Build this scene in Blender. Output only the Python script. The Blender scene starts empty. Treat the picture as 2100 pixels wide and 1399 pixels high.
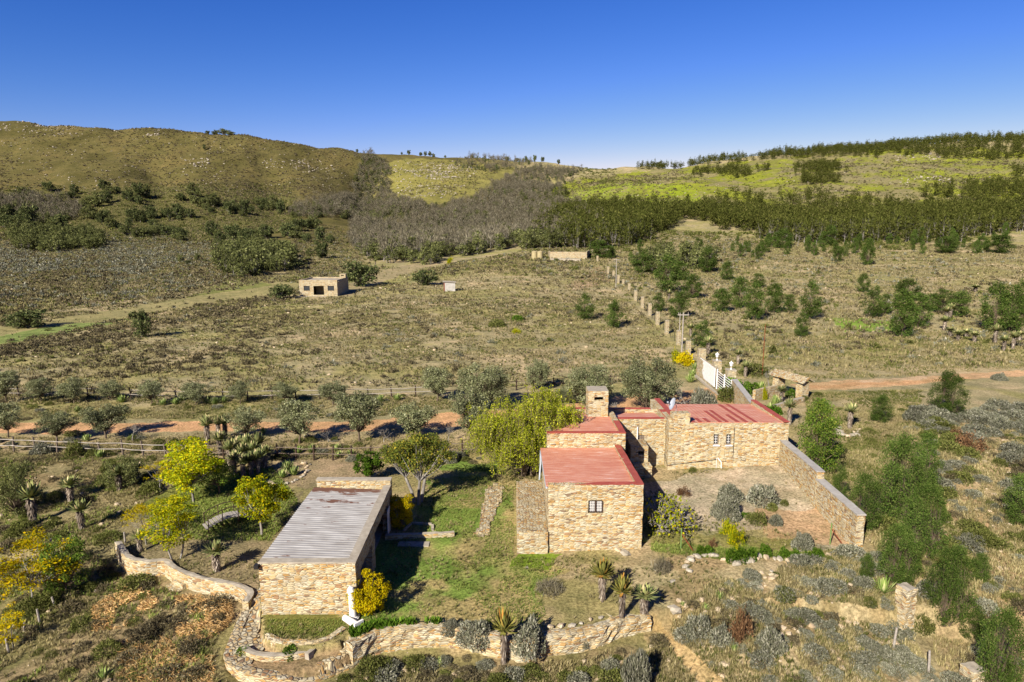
import bpy, math, random
import numpy as np
from mathutils import Vector

S = bpy.context.scene
# ---------------------------------------------------------------- camera, sky, sun, exposure
CAMH, PITCH, FPX = 18.0, math.radians(10.0), 1400.0
cam_d = bpy.data.cameras.new("camera"); cam = bpy.data.objects.new("camera", cam_d)
S.collection.objects.link(cam); S.camera = cam
cam.location = (0, 0, CAMH); cam.rotation_euler = (math.radians(90) - PITCH, 0, 0)
cam_d.lens = 24.0; cam_d.sensor_width = 36.0; cam_d.clip_start = 0.5; cam_d.clip_end = 8000

SUN_ELEV, SUN_AZ = math.radians(32), math.radians(32)      # light travels towards +y turned 26 deg to +x
ldir = Vector((math.sin(SUN_AZ) * math.cos(SUN_ELEV), math.cos(SUN_AZ) * math.cos(SUN_ELEV), -math.sin(SUN_ELEV)))
sd = bpy.data.lights.new("sun", 'SUN'); sd.energy = 5.0; sd.angle = math.radians(0.5); sd.color = (1.0, 0.94, 0.84)
sun = bpy.data.objects.new("sun", sd); S.collection.objects.link(sun)
sun.rotation_euler = ldir.to_track_quat('-Z', 'Y').to_euler(); sun.location = (-30, -40, 60)
world = bpy.data.worlds.new("World"); S.world = world; world.use_nodes = True
nt = world.node_tree; nt.nodes.clear()
sky = nt.nodes.new('ShaderNodeTexSky'); sky.sky_type = 'NISHITA'; sky.sun_disc = False
sky.sun_elevation = SUN_ELEV; sky.sun_rotation = math.pi + SUN_AZ
sky.air_density = 1.0; sky.dust_density = 0.0; sky.ozone_density = 5.0; sky.altitude = 300
hs = nt.nodes.new('ShaderNodeHueSaturation'); hs.inputs['Hue'].default_value = .515; hs.inputs['Saturation'].default_value = 1.1; hs.inputs['Value'].default_value = 1.0
tint = nt.nodes.new('ShaderNodeMix'); tint.data_type = 'RGBA'; tint.blend_type = 'MULTIPLY'; tint.inputs[0].default_value = 1.0; tint.inputs[7].default_value = (.93, .84, 1.04, 1)
bg = nt.nodes.new('ShaderNodeBackground'); bg.inputs['Strength'].default_value = 0.06
wo = nt.nodes.new('ShaderNodeOutputWorld')
nt.links.new(sky.outputs[0], hs.inputs['Color']); nt.links.new(hs.outputs[0], tint.inputs[6])
sep_ = nt.nodes.new('ShaderNodeSeparateColor'); cmb_ = nt.nodes.new('ShaderNodeCombineColor'); nt.links.new(tint.outputs[2], sep_.inputs[0])
for ci, (a_, g_) in enumerate(((1.81, 1.94), (.917, 1.30), (.80, 1.0))):       # deep clear blue overhead: per-channel response of the sky
    ns = []
    for op, v in (('MULTIPLY', .1477), ('MINIMUM', (1.9, 1.5, 1.12)[ci]), ('POWER', g_), ('MULTIPLY', a_ / .1477)):
        q = nt.nodes.new('ShaderNodeMath'); q.operation = op; q.inputs[1].default_value = v; ns.append(q)
    nt.links.new(sep_.outputs[ci], ns[0].inputs[0])
    for q, w in zip(ns[:-1], ns[1:]): nt.links.new(q.outputs[0], w.inputs[0])
    nt.links.new(ns[-1].outputs[0], cmb_.inputs[ci])
nt.links.new(cmb_.outputs[0], bg.inputs[0]); nt.links.new(bg.outputs[0], wo.inputs[0])
S.view_settings.view_transform = 'Standard'; S.view_settings.look = 'None'
S.view_settings.exposure = 1.3; S.view_settings.gamma = 1.0
S.render.engine = 'CYCLES'
try:
    S.cycles.max_bounces = 5; S.cycles.diffuse_bounces = 3; S.cycles.glossy_bounces = 2
    S.cycles.transmission_bounces = 3; S.cycles.transparent_max_bounces = 4
except Exception: pass

# ---------------------------------------------------------------- maths
CP, SP = math.cos(PITCH), math.sin(PITCH)
def proj(x, y, z):
    Z = y * CP + (CAMH - z) * SP
    return 1050 + FPX * x / Z, 700 - FPX * (y * SP + (z - CAMH) * CP) / Z
def ray(px, py):
    a, b = (px - 1050) / FPX, (700 - py) / FPX
    return np.array([a, CP + b * SP, -SP + b * CP])
def PZ(px, py, z=0.0):
    d = ray(px, py); t = (z - CAMH) / d[2]; return np.array([d[0] * t, d[1] * t, z])
def PY(px, py, y):
    d = ray(px, py); t = y / d[1]; return np.array([d[0] * t, y, CAMH + d[2] * t])
def PX(px, py, x):
    d = ray(px, py); t = x / d[0]; return np.array([x, d[1] * t, CAMH + d[2] * t])
_tab = np.random.RandomState(5).rand(8, 256, 256)
def vn(x, y, k=0):
    x = np.asarray(x, float); y = np.asarray(y, float)
    xi = np.floor(x).astype(int); yi = np.floor(y).astype(int); fx = x - xi; fy = y - yi
    fx = fx * fx * (3 - 2 * fx); fy = fy * fy * (3 - 2 * fy); T = _tab[k % 8]
    a = T[xi & 255, yi & 255]; b = T[(xi + 1) & 255, yi & 255]; c = T[xi & 255, (yi + 1) & 255]; d = T[(xi + 1) & 255, (yi + 1) & 255]
    return (a * (1 - fx) + b * fx) * (1 - fy) + (c * (1 - fx) + d * fx) * fy
def fbm(x, y, k=0, o=4):
    s = 0; a = .5; t = 0
    for i in range(o):
        s = s + a * vn(x * 2 ** i + 17.3 * i, y * 2 ** i + 9.1 * i, k + i); t += a; a *= .5
    return s / t
def sstep(a, b, x):
    t = np.clip((x - a) / (b - a), 0, 1); return t * t * (3 - 2 * t)
def inpoly(x, y, P):
    x = np.asarray(x, float); y = np.asarray(y, float); r = np.zeros(x.shape, bool); n = len(P)
    for i in range(n):
        x0, y0 = P[i][0], P[i][1]; x1, y1 = P[(i + 1) % n][0], P[(i + 1) % n][1]
        if y0 == y1: continue
        c = ((y0 > y) != (y1 > y)) & (x < (x1 - x0) * (y - y0) / (y1 - y0) + x0); r ^= c
    return r
def dline(x, y, L):
    d = np.full(np.shape(x), 1e9)
    for i in range(len(L) - 1):
        ax, ay = L[i][0], L[i][1]; bx, by = L[i + 1][0] - ax, L[i + 1][1] - ay
        t = np.clip(((x - ax) * bx + (y - ay) * by) / (bx * bx + by * by + 1e-9), 0, 1)
        d = np.minimum(d, np.hypot(x - ax - t * bx, y - ay - t * by))
    return d

# ---------------------------------------------------------------- terrain shape
kn = [60, 90, 120, 160, 200, 250, 300, 400, 500, 600, 750]
cols = {  # photo row at which the ground of each knot distance is seen
 -400: [0, 0, 0, 0, 576, 548, 524, 484, 446, 392, 305],
 0:    [0, 0, 0, 0, 578, 550, 528, 490, 455, 402, 318],
 300:  [0, 0, 0, 0, 578, 551, 530, 494, 462, 415, 330],
 600:  [0, 0, 0, 0, 576, 549, 528, 498, 468, 430, 368],
 740:  [0, 0, 0, 0, 575, 548, 528, 502, 476, 446, 400],
 880:  [0, 0, 0, 0, 574, 544, 524, 498, 466, 430, 378],
 1100: [0, 0, 0, 0, 572, 531, 508, 482, 455, 426, 388],
 1300: [0, 0, 0, 0, 570, 533, 508, 474, 444, 414, 374],
 1700: [0, 0, 0, 0, 568, 532, 504, 464, 428, 390, 342],
 2100: [0, 0, 0, 0, 560, 524, 496, 452, 414, 372, 322],
 2500: [0, 0, 0, 0, 556, 520, 490, 446, 408, 366, 318]}
skx = [-400, 0, 60, 120, 200, 260, 330, 400, 500, 600, 650, 700, 740, 780, 850, 900, 1000, 1100, 1200, 1300, 1400, 1500, 1600, 1700, 1800, 1900, 2000, 2100, 2500]
sky_y = [250, 248, 247, 255, 266, 272, 263, 267, 276, 292, 301, 308, 314, 317, 320, 323, 328, 337, 346, 349, 343, 332, 320, 309, 301, 296, 292, 288, 280]
rdx = [-400, 500, 800, 1200, 1400, 2100, 2500]; rdd = [900, 900, 980, 1040, 960, 860, 850]
UX = np.arange(-400, 2501, 20.0); LD = np.linspace(math.log(50), math.log(2600), 240); DD = np.exp(LD)
def zfrom(py, D): return CAMH + D * np.tan(np.arctan((700 - py) / FPX) - PITCH)
ck = sorted(cols); TG = np.zeros((len(UX), len(DD)))
for i, ux in enumerate(UX):
    zs = []
    for j, D in enumerate(kn):
        zs.append(0.0 if D <= 160 else zfrom(np.interp(ux, ck, [cols[c][j] for c in ck]), D))
    zs[3] = zs[4] * .35; zs[2] = zs[4] * .1
    R = np.interp(ux, rdx, rdd); zr = zfrom(np.interp(ux, skx, sky_y), R)
    TG[i] = np.interp(DD, kn + [R, R * 1.25, 2600], zs + [zr, zr - 45, zr - 260])
for it in range(5):
    TG[:, 1:-1] = (TG[:, :-2] + 2 * TG[:, 1:-1] + TG[:, 2:]) / 4
pk = np.interp(UX, rdx, rdd)
for i in range(len(UX)):                       # keep the ridge where the photograph has it
    k = np.argmin(abs(DD - pk[i])); zr = zfrom(np.interp(UX[i], skx, sky_y), pk[i])
    TG[i] += (zr - TG[i, k]) * np.exp(-((LD - LD[k]) / .10) ** 2)

EDGE_PX = [(205, 1105), (236, 1118), (250, 1140), (262, 1152), (300, 1160), (335, 1155), (352, 1172), (395, 1190), (440, 1200), (482, 1207), (512, 1222),
           (497, 1240), (470, 1290), (456, 1325), (462, 1345), (493, 1362), (530, 1372), (575, 1372), (634, 1362), (680, 1350), (723, 1330), (771, 1305), (864, 1293),
           (938, 1297), (1023, 1318), (1070, 1326), (1100, 1316), (1167, 1309), (1233, 1297), (1265, 1283), (1335, 1270), (1420, 1255), (1500, 1240)]
EDGE = [PZ(a, b, 0.0)[:2] for a, b in EDGE_PX]
EPOLY = EDGE + [np.array([60., 28.]), np.array([60., 80.]), np.array([-60., 80.]), np.array([-60., 38.])]
MID_PX = [(512, 1232), (497, 1245), (474, 1292), (460, 1325), (466, 1343), (495, 1358), (530, 1367), (575, 1368), (634, 1358), (680, 1346), (728, 1326), (716, 1302), (694, 1318), (640, 1328), (570, 1326), (541, 1308), (534, 1272), (530, 1232)]
MID = [PZ(a, b, 0.0)[:2] for a, b in MID_PX]
def hgt(x, y):
    x = np.asarray(x, float); y = np.asarray(y, float)
    yy = np.maximum(y, 1.0); ux = np.clip(1050 + FPX * x / (CP * yy + 3), -400, 2500); ld = np.clip(np.log(np.maximum(y, 50)), LD[0], LD[-1])
    fi = (ux + 400) / 20; i0 = np.clip(fi.astype(int), 0, len(UX) - 2); fi = fi - i0
    fj = (ld - LD[0]) / (LD[1] - LD[0]); j0 = np.clip(fj.astype(int), 0, len(DD) - 2); fj = fj - j0
    z = (TG[i0, j0] * (1 - fi) + TG[i0 + 1, j0] * fi) * (1 - fj) + (TG[i0, j0 + 1] * (1 - fi) + TG[i0 + 1, j0 + 1] * fi) * fj
    # rolling ground, gullies, spurs
    z = z + sstep(70, 160, y) * (fbm(x / 55, y / 55, 1, 3) - .5) * (1.2 + y / 170) + sstep(400, 600, y) * (fbm(x / 45, y / 70, 3, 4) - .5) * 9 * sstep(1500, 1100, y)
    z = z - sstep(480, 700, y) * sstep(930, 800, y) * (13 * np.exp(-((ux - 752) / 38) ** 2) + 9 * np.exp(-((ux - 560) / 40) ** 2) * sstep(900, 700, y) + 8 * np.exp(-((ux - 330) / 45) ** 2) * sstep(860, 700, y) + 10 * np.exp(-((ux - 1130) / 60) ** 2))
    z = z + .1 * (fbm(x / 3.1, y / 3.1, 2, 3) - .5) + sstep(55, 90, y) * .35 * (fbm(x / 5, y / 5, 4, 3) - .5)
    # garden: rises to the right
    z = z + .048 * np.clip(x - 2, 0, 18) * sstep(85, 60, y) * sstep(24, 33, y)
    z = z - .5 * sstep(11, 18.5, x) * sstep(45, 36, y) * sstep(22, 27, y)
    near = y < 60
    if np.any(near):
        d = dline(x, y, EDGE); out = ~inpoly(x, y, EPOLY)
        fade = sstep(11, 5.5, x) * sstep(-25, -21.5, x)
        sd = np.where(out, d, -d); drop = ((.62 + .28 * sstep(-12.5, -11, x) - .12 * sstep(-6, -2, x)) * sstep(-.27, -.07, sd) * fade + .085 * np.maximum(sd, 0) + .9 * sstep(0, 14, sd) * (1 - fade))
        z = z - np.where(near, drop, 0)
        mid = inpoly(x, y, MID); z = z - np.where(mid, .42 * sstep(31.6, 28.8, y), 0)
        z = z - np.where(near, .07 * np.clip(-17 - x, 0, 20) * sstep(50, 40, y), 0)
        z = z - np.where(near, .06 * np.clip(x - 20, 0, 20) * sstep(52, 36, y), 0)
    return z
def G(px, py):
    d = ray(px, py)
    t = np.concatenate([np.linspace(12, 80, 700), np.exp(np.linspace(math.log(80), math.log(1500), 1500))])
    x = d[0] * t; y = d[1] * t; z = CAMH + d[2] * t; h = hgt(x, y); k = np.nonzero(z <= h)[0]
    i = k[0] if len(k) else len(t) - 1
    if i > 0:
        a = z[i - 1] - h[i - 1]; b = z[i] - h[i]; f = a / (a - b + 1e-9); f = min(max(f, 0), 1)
        return np.array([x[i - 1] + (x[i] - x[i - 1]) * f, y[i - 1] + (y[i] - y[i - 1]) * f, h[i - 1] + (h[i] - h[i - 1]) * f])
    return np.array([x[i], y[i], h[i]])
def hz(x, y): return float(hgt(np.array([x]), np.array([y]))[0])

# ---------------------------------------------------------------- mesh helpers
class MB:
    def __init__(s): s.V = []; s.F = []; s.UV = []; s.M = []; s.n = 0
    def add(s, V, F, uv=None, mat=0):
        V = np.asarray(V, float).reshape(-1, 3); F = np.asarray(F, int)
        if F.size == 0: return s
        s.V.append(V); s.F.append(F + s.n); s.n += len(V)
        s.UV.append(uv if uv is not None else V[F][:, :, :2]); s.M.append(np.full(len(F), mat)); return s
    def mesh(s, name, mats, smooth=False):
        me = bpy.data.meshes.new(name); V = np.concatenate(s.V)
        tot = np.concatenate([np.full(len(f), f.shape[1]) for f in s.F]); li = np.concatenate([f.ravel() for f in s.F])
        me.vertices.add(len(V)); me.vertices.foreach_set('co', V.ravel())
        me.loops.add(len(li)); me.loops.foreach_set('vertex_index', li)
        me.polygons.add(len(tot)); st = np.concatenate([[0], np.cumsum(tot)[:-1]])
        me.polygons.foreach_set('loop_start', st); me.polygons.foreach_set('loop_total', tot)
        me.polygons.foreach_set('material_index', np.concatenate(s.M))
        me.polygons.foreach_set('use_smooth', np.full(len(tot), smooth))
        uv = me.uv_layers.new(name='UVMap'); uv.data.foreach_set('uv', np.concatenate([u.reshape(-1, 2) for u in s.UV]).ravel())
        me.update(calc_edges=True); me.validate()
        for m in (mats if isinstance(mats, (list, tuple)) else [mats]): me.materials.append(m)
        s.me = me; return me
    def build(s, name, mats, parent=None, smooth=False):
        o = bpy.data.objects.new(name, s.mesh(name, mats, smooth)); S.collection.objects.link(o)
        if parent is not None: o.parent = parent
        return o
    # solids --------------------------------------------------
    def box(s, a, b, rot=0, c=None, mat=0):
        a = np.asarray(a, float); b = np.asarray(b, float)
        V = np.array([[x, y, z] for z in (a[2], b[2]) for y in (a[1], b[1]) for x in (a[0], b[0])])
        F = [[0, 2, 3, 1], [4, 5, 7, 6], [0, 1, 5, 4], [2, 6, 7, 3], [0, 4, 6, 2], [1, 3, 7, 5]]
        uv = np.zeros((6, 4, 2))
        for i, f in enumerate(F):
            P = V[f]; uv[i] = P[:, [0, 1]] if i < 2 else (P[:, [0, 2]] if i < 4 else P[:, [1, 2]])
        if rot:
            c = (a + b) / 2 if c is None else np.asarray(c, float); ca, sa = math.cos(rot), math.sin(rot); W = V - c
            V = np.stack([W[:, 0] * ca - W[:, 1] * sa, W[:, 0] * sa + W[:, 1] * ca, W[:, 2]], 1) + c
        return s.add(V, F, uv, mat)
    def tube(s, pts, rad, n=6, mat=0, cap=True):
        pts = np.asarray(pts, float); rad = np.broadcast_to(np.asarray(rad, float), (len(pts),)); V = []
        T = np.gradient(pts, axis=0); T /= np.linalg.norm(T, axis=1)[:, None] + 1e-9
        ref = np.array([0, 0, 1.]) if abs(T[0][2]) < .9 else np.array([1., 0, 0])
        a = np.linspace(0, 2 * math.pi, n, endpoint=False)
        for p, t, r in zip(pts, T, rad):
            u = np.cross(t, ref); u /= np.linalg.norm(u) + 1e-9; v = np.cross(t, u)
            V.append(p + r * (np.cos(a)[:, None] * u + np.sin(a)[:, None] * v))
        F = [[i * n + k, i * n + (k + 1) % n, (i + 1) * n + (k + 1) % n, (i + 1) * n + k] for i in range(len(pts) - 1) for k in range(n)]
        V = np.concatenate(V); L = np.arange(len(pts))
        uv = np.array([[[k / n, i * .3], [(k + 1) / n, i * .3], [(k + 1) / n, (i + 1) * .3], [k / n, (i + 1) * .3]] for i in range(len(pts) - 1) for k in range(n)])
        s.add(V, F, uv, mat)
        if cap and n > 3:
            s.add(V[:n], [list(range(n))], None, mat); s.add(V[-n:], [list(range(n))[::-1]], None, mat)
        return s
    def quads(s, c, t, b, mat=0):
        """leaf diamonds: centre c, half length t, half width b"""
        n = len(c); V = np.empty((n, 4, 3)); V[:, 0] = c - t; V[:, 1] = c + b; V[:, 2] = c + t; V[:, 3] = c - b
        return s.add(V.reshape(-1, 3), np.arange(n * 4).reshape(n, 4), np.zeros((n, 4, 2)), mat)
def unit(v): return v / (np.linalg.norm(v, axis=-1, keepdims=True) + 1e-9)
def leaves(mb, c, size, rng, aspect=.45, up=0.0, var=.35, mat=0, out=None, flat=0.0):
    n = len(c); t = rng.normal(size=(n, 3)); 
    if out is not None: t = unit(t) + out
    t[:, 2] = t[:, 2] * (1 - flat) + up; t = unit(t); q = unit(np.cross(t, rng.normal(size=(n, 3))))
    L = size * (1 + var * rng.normal(size=(n, 1))).clip(.4, 2)
    mb.quads(c, t * L * .5, q * L * .5 * aspect, mat)
def jit(P, amp, k=0):
    """repeatable position-hashed displacement so that shared edges stay together"""
    P = np.asarray(P); h = np.sin(P @ np.array([127.1 + k, 311.7, 74.7])) * 43758.5453; a = h - np.floor(h)
    h2 = np.sin(P @ np.array([269.5, 183.3 + k, 246.1])) * 43758.5453; b = h2 - np.floor(h2)
    h3 = np.sin(P @ np.array([113.5, 271.9, 124.6 + k])) * 43758.5453; c = h3 - np.floor(h3)
    return P + amp * (np.stack([a, b, c], 1) - .5) * 2
def tag(o, label=None, cat=None, group=None, kind=None):
    if label: o['label'] = label
    if cat: o['category'] = cat
    if group: o['group'] = group
    if kind: o['kind'] = kind
    return o
def empty(name, loc, rz=0.0):
    o = bpy.data.objects.new(name, None); S.collection.objects.link(o); o.location = loc; o.rotation_euler = (0, 0, rz); o.empty_display_size = .3; return o
ORD = ['', 'second', 'third', 'fourth', 'fifth', 'sixth', 'seventh', 'eighth', 'ninth', 'tenth', 'eleventh', 'twelfth', 'thirteenth', 'fourteenth', 'fifteenth', 'sixteenth', 'seventeenth', 'eighteenth', 'nineteenth', 'twentieth', 'twenty-first', 'twenty-second', 'twenty-third', 'twenty-fourth', 'twenty-fifth', 'twenty-sixth', 'twenty-seventh', 'twenty-eighth', 'twenty-ninth', 'thirtieth', 'thirty-first', 'thirty-second', 'thirty-third', 'thirty-fourth', 'thirty-fifth', 'thirty-sixth', 'thirty-seventh', 'thirty-eighth', 'thirty-ninth', 'fortieth']
def nth(i, n, what, side='left'):
    if i == 0: return f'{side}most {what}'
    if i == n - 1: return f'{"right" if side == "left" else "left"}most {what}'
    return f'{ORD[i]} {what} from the {side}'

# ---------------------------------------------------------------- materials
def lin(r, g, b, k=.5):
    f = lambda c: (c / 255 / 12.92 if c / 255 <= .04045 else ((c / 255 + .055) / 1.055) ** 2.4) * k
    return (f(r), f(g), f(b), 1)
def newmat(name):
    m = bpy.data.materials.new(name); m.use_nodes = True; t = m.node_tree; t.nodes.clear()
    out = t.nodes.new('ShaderNodeOutputMaterial'); p = t.nodes.new('ShaderNodeBsdfPrincipled'); t.links.new(p.outputs[0], out.inputs[0])
    p.inputs['Roughness'].default_value = .85; p.inputs['Specular IOR Level'].default_value = .2
    return m, t, p, out
def N(t, kind, **kw):
    n = t.nodes.new(kind)
    for k, v in kw.items():
        if k in n.inputs: n.inputs[k].default_value = v
        else: setattr(n, k, v)
    return n
def ramp(t, fac, stops, interp='LINEAR'):
    r = t.nodes.new('ShaderNodeValToRGB'); r.color_ramp.interpolation = interp; e = r.color_ramp.elements
    while len(e) < len(stops): e.new(.5)
    for i, (p, c) in enumerate(stops): e[i].position = p; e[i].color = c if len(c) == 4 else (*c, 1)
    t.links.new(fac, r.inputs[0]); return r
def mix(t, fac, a, b, mode='MIX'):
    m = t.nodes.new('ShaderNodeMix'); m.data_type = 'RGBA'; m.blend_type = mode
    for sock, v in ((0, fac), (6, a), (7, b)):
        if isinstance(v, bpy.types.NodeSocket): t.links.new(v, m.inputs[sock])
        else: m.inputs[sock].default_value = v
    return m.outputs[2]
def leafmat(name, A, B, Cc=None, transl=.3, rough=.7, kb=1.45):
    A, B, Cc = [tuple(min(.85, q * kb) for q in v[:3]) + (1,) if v else None for v in (A, B, Cc)]
    m = bpy.data.materials.new(name); m.use_nodes = True; t = m.node_tree; t.nodes.clear()
    g = N(t, 'ShaderNodeNewGeometry'); oi = N(t, 'ShaderNodeObjectInfo')
    r = ramp(t, g.outputs['Random Per Island'], [(0, A), (.75, B), (1, Cc or B)])
    mr = N(t, 'ShaderNodeMapRange'); mr.inputs['To Min'].default_value = .78; mr.inputs['To Max'].default_value = 1.2
    t.links.new(oi.outputs['Random'], mr.inputs[0])
    nz = N(t, 'ShaderNodeTexNoise', Scale=.35); nz.inputs['Detail'].default_value = 2; t.links.new(g.outputs['Position'], nz.inputs['Vector'])
    m2 = N(t, 'ShaderNodeMapRange'); m2.inputs['From Min'].default_value = .3; m2.inputs['From Max'].default_value = .7
    m2.inputs['To Min'].default_value = .75; m2.inputs['To Max'].default_value = 1.25; t.links.new(nz.outputs[0], m2.inputs[0])
    mu = N(t, 'ShaderNodeMath', operation='MULTIPLY'); t.links.new(mr.outputs[0], mu.inputs[0]); t.links.new(m2.outputs[0], mu.inputs[1])
    vm = N(t, 'ShaderNodeVectorMath', operation='SCALE'); t.links.new(r.outputs[0], vm.inputs[0]); t.links.new(mu.outputs[0], vm.inputs['Scale'])
    d = N(t, 'ShaderNodeBsdfDiffuse'); tr = N(t, 'ShaderNodeBsdfTranslucent'); mx = N(t, 'ShaderNodeMixShader', Fac=transl); o = N(t, 'ShaderNodeOutputMaterial')
    t.links.new(vm.outputs[0], d.inputs[0]); t.links.new(vm.outputs[0], tr.inputs[0]); t.links.new(d.outputs[0], mx.inputs[1]); t.links.new(tr.outputs[0], mx.inputs[2]); t.links.new(mx.outputs[0], o.inputs[0])
    return m
def noisy(name, A, B, scale=4, rough=.85, bump=.3, stretch=(1, 1, 1), detail=6, Cc=None, spec=.2, coord='Object'):
    m, t, p, o = newmat(name); tc = N(t, 'ShaderNodeTexCoord'); mp = N(t, 'ShaderNodeMapping', Scale=stretch); t.links.new(tc.outputs[coord], mp.inputs[0])
    nz = N(t, 'ShaderNodeTexNoise', Scale=scale, Detail=detail, Roughness=.65); t.links.new(mp.outputs[0], nz.inputs['Vector'])
    st = [(.3, A), (.7, B)] + ([(.82, Cc)] if Cc else [])
    r = ramp(t, nz.outputs[0], st); t.links.new(r.outputs[0], p.inputs['Base Color']); p.inputs['Roughness'].default_value = rough; p.inputs['Specular IOR Level'].default_value = spec
    if bump:
        b = N(t, 'ShaderNodeBump', Strength=bump, Distance=.03); t.links.new(nz.outputs[0], b.inputs['Height']); t.links.new(b.outputs[0], p.inputs['Normal'])
    return m
def stonemat(name, sx=3.2, sz=8.0, mortar=(196, 170, 130), bright=.5, gap=.05, rnd=.85, pale=0.0):
    m, t, p, o = newmat(name); uv = N(t, 'ShaderNodeUVMap'); 
    nz = N(t, 'ShaderNodeTexNoise', Scale=2.2, Detail=2); t.links.new(uv.outputs[0], nz.inputs['Vector'])
    ad = N(t, 'ShaderNodeVectorMath', operation='MULTIPLY_ADD'); ad.inputs[1].default_value = (.12, .07, 0); t.links.new(nz.outputs['Color'], ad.inputs[0]); t.links.new(uv.outputs[0], ad.inputs[2])
    mp = N(t, 'ShaderNodeMapping', Scale=(sx, sz, 1)); t.links.new(ad.outputs[0], mp.inputs[0])
    v = N(t, 'ShaderNodeTexVoronoi', voronoi_dimensions='2D', Scale=1.0, Randomness=rnd); t.links.new(mp.outputs[0], v.inputs['Vector'])
    e = N(t, 'ShaderNodeTexVoronoi', voronoi_dimensions='2D', feature='DISTANCE_TO_EDGE', Scale=1.0, Randomness=rnd); t.links.new(mp.outputs[0], e.inputs['Vector'])
    sep = N(t, 'ShaderNodeSeparateColor'); t.links.new(v.outputs['Color'], sep.inputs[0]); k = bright
    r = ramp(t, sep.outputs[0], [(0, lin(238, 216, 178, k)), (.26, lin(232, 198, 142, k)), (.44, lin(222, 172, 98, k)), (.54, lin(242, 228, 202, k)), (.72, lin(216, 160, 78, k)), (.82, lin(236, 208, 162, k)), (.91, lin(186, 132, 86, k)), (.97, lin(140, 104, 80, k))], 'CONSTANT')
    n2 = N(t, 'ShaderNodeTexNoise', Scale=11, Detail=5); t.links.new(uv.outputs[0], n2.inputs['Vector'])
    r2 = ramp(t, n2.outputs[0], [(.3, (.82, .81, .78)), (.6, (1.05, 1.03, 1.0))]); c = mix(t, 1.0, r.outputs[0], r2.outputs[0], 'MULTIPLY')
    n3 = N(t, 'ShaderNodeTexNoise', Scale=.6, Detail=3); t.links.new(uv.outputs[0], n3.inputs['Vector']); r3 = ramp(t, n3.outputs[0], [(.35, (.85, .84, .84)), (.65, (1.1, 1.08, 1.04))]); c = mix(t, 1.0, c, r3.outputs[0], 'MULTIPLY')
    if pale: c = mix(t, pale, c, lin(214, 198, 170, k))
    # joints: pale mortar with dark raked gaps here and there
    jr = ramp(t, sep.outputs[1], [(.0, lin(*mortar, k)), (.7, lin(*mortar, k * .85)), (.95, lin(110, 86, 60, k * .8))], 'LINEAR')
    ef = ramp(t, e.outputs['Distance'], [(gap * .5, (1, 1, 1)), (gap + .10, (0, 0, 0))]); c = mix(t, ef.outputs[0], c, jr.outputs[0]); c = mix(t, 1.0, c, (.965, 1.0, .95, 1), 'MULTIPLY'); t.links.new(c, p.inputs['Base Color'])
    hr = ramp(t, e.outputs['Distance'], [(0, (0, 0, 0)), (.22, (1, 1, 1))])
    h2 = N(t, 'ShaderNodeMath', operation='MULTIPLY_ADD'); h2.inputs[1].default_value = .35; t.links.new(n2.outputs[0], h2.inputs[0]); t.links.new(hr.outputs[0], h2.inputs[2])
    h3 = N(t, 'ShaderNodeMath', operation='MULTIPLY_ADD'); h3.inputs[1].default_value = .5; t.links.new(sep.outputs[2], h3.inputs[0]); t.links.new(h2.outputs[0], h3.inputs[2])
    b = N(t, 'ShaderNodeBump', Strength=.8, Distance=.028); t.links.new(h3.outputs[0], b.inputs['Height']); t.links.new(b.outputs[0], p.inputs['Normal'])
    return m

K = .5
M = {}
M['stone'] = stonemat('sandstone_masonry', 3.4, 12.5, mortar=(214, 198, 168), bright=.5, pale=.16)
M['stone_far'] = stonemat('sandstone_masonry_weathered', 2.6, 8.0, mortar=(204, 188, 160), bright=.46, pale=.42)
M['flag'] = stonemat('flat_paving_stone', 5.5, 6.5, mortar=(190, 170, 140), bright=.42, gap=.07, pale=.2)
M['cobble'] = stonemat('cobbles_in_cement', 4.5, 4.5, mortar=(176, 160, 138), bright=.46, gap=.15, pale=.15)
M['cement'] = noisy('cement_cap', lin(168, 155, 134), lin(206, 194, 172), 3, .9, .2)
M['cap_grey'] = noisy('grey_cap', lin(175, 168, 158), lin(206, 200, 190), 3, .9, .2)
M['rock'] = noisy('rock', lin(190, 160, 120), lin(236, 218, 186), 2.5, .9, .5, Cc=lin(205, 140, 70))
M['rock_pale'] = noisy('pale_rock', lin(150, 138, 116), lin(222, 210, 188), 1.5, .9, .5)
M['white'] = noisy('white_paint', lin(232, 226, 214, .62), lin(246, 242, 236, .7), 5, .6, .1)
M['bark'] = noisy('bark', lin(84, 70, 56), lin(142, 124, 102), 5, .95, .6, (1, 1, .3))
M['bark_grey'] = noisy('grey_bark', lin(120, 112, 102), lin(188, 180, 168), 5, .95, .4, (1, 1, .3))
M['wood'] = noisy('weathered_timber', lin(92, 76, 62), lin(158, 142, 124), 3, .9, .3, (1, 6, 6))
M['wood_pale'] = noisy('silvered_timber', lin(150, 138, 124), lin(205, 196, 182), 3, .9, .3, (1, 6, 6))
M['wood_dark'] = noisy('dark_creosoted_timber', lin(52, 38, 30), lin(92, 72, 58), 4, .9, .3)
M['steel'] = noisy('galvanised', lin(170, 178, 188), lin(210, 216, 224), 3, .45, .05, spec=.5)
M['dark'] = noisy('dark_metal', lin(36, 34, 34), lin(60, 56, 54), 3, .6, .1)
M['rust'] = noisy('rusty_steel', lin(112, 58, 34), lin(168, 92, 56), 6, .9, .2)
M['greenpaint'] = noisy('green_painted_steel', lin(110, 140, 70), lin(140, 165, 95), 6, .7, .1)
M['tank'] = noisy('tank_plastic', lin(176, 160, 116), lin(200, 184, 138), 1.2, .6, .05)
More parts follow.
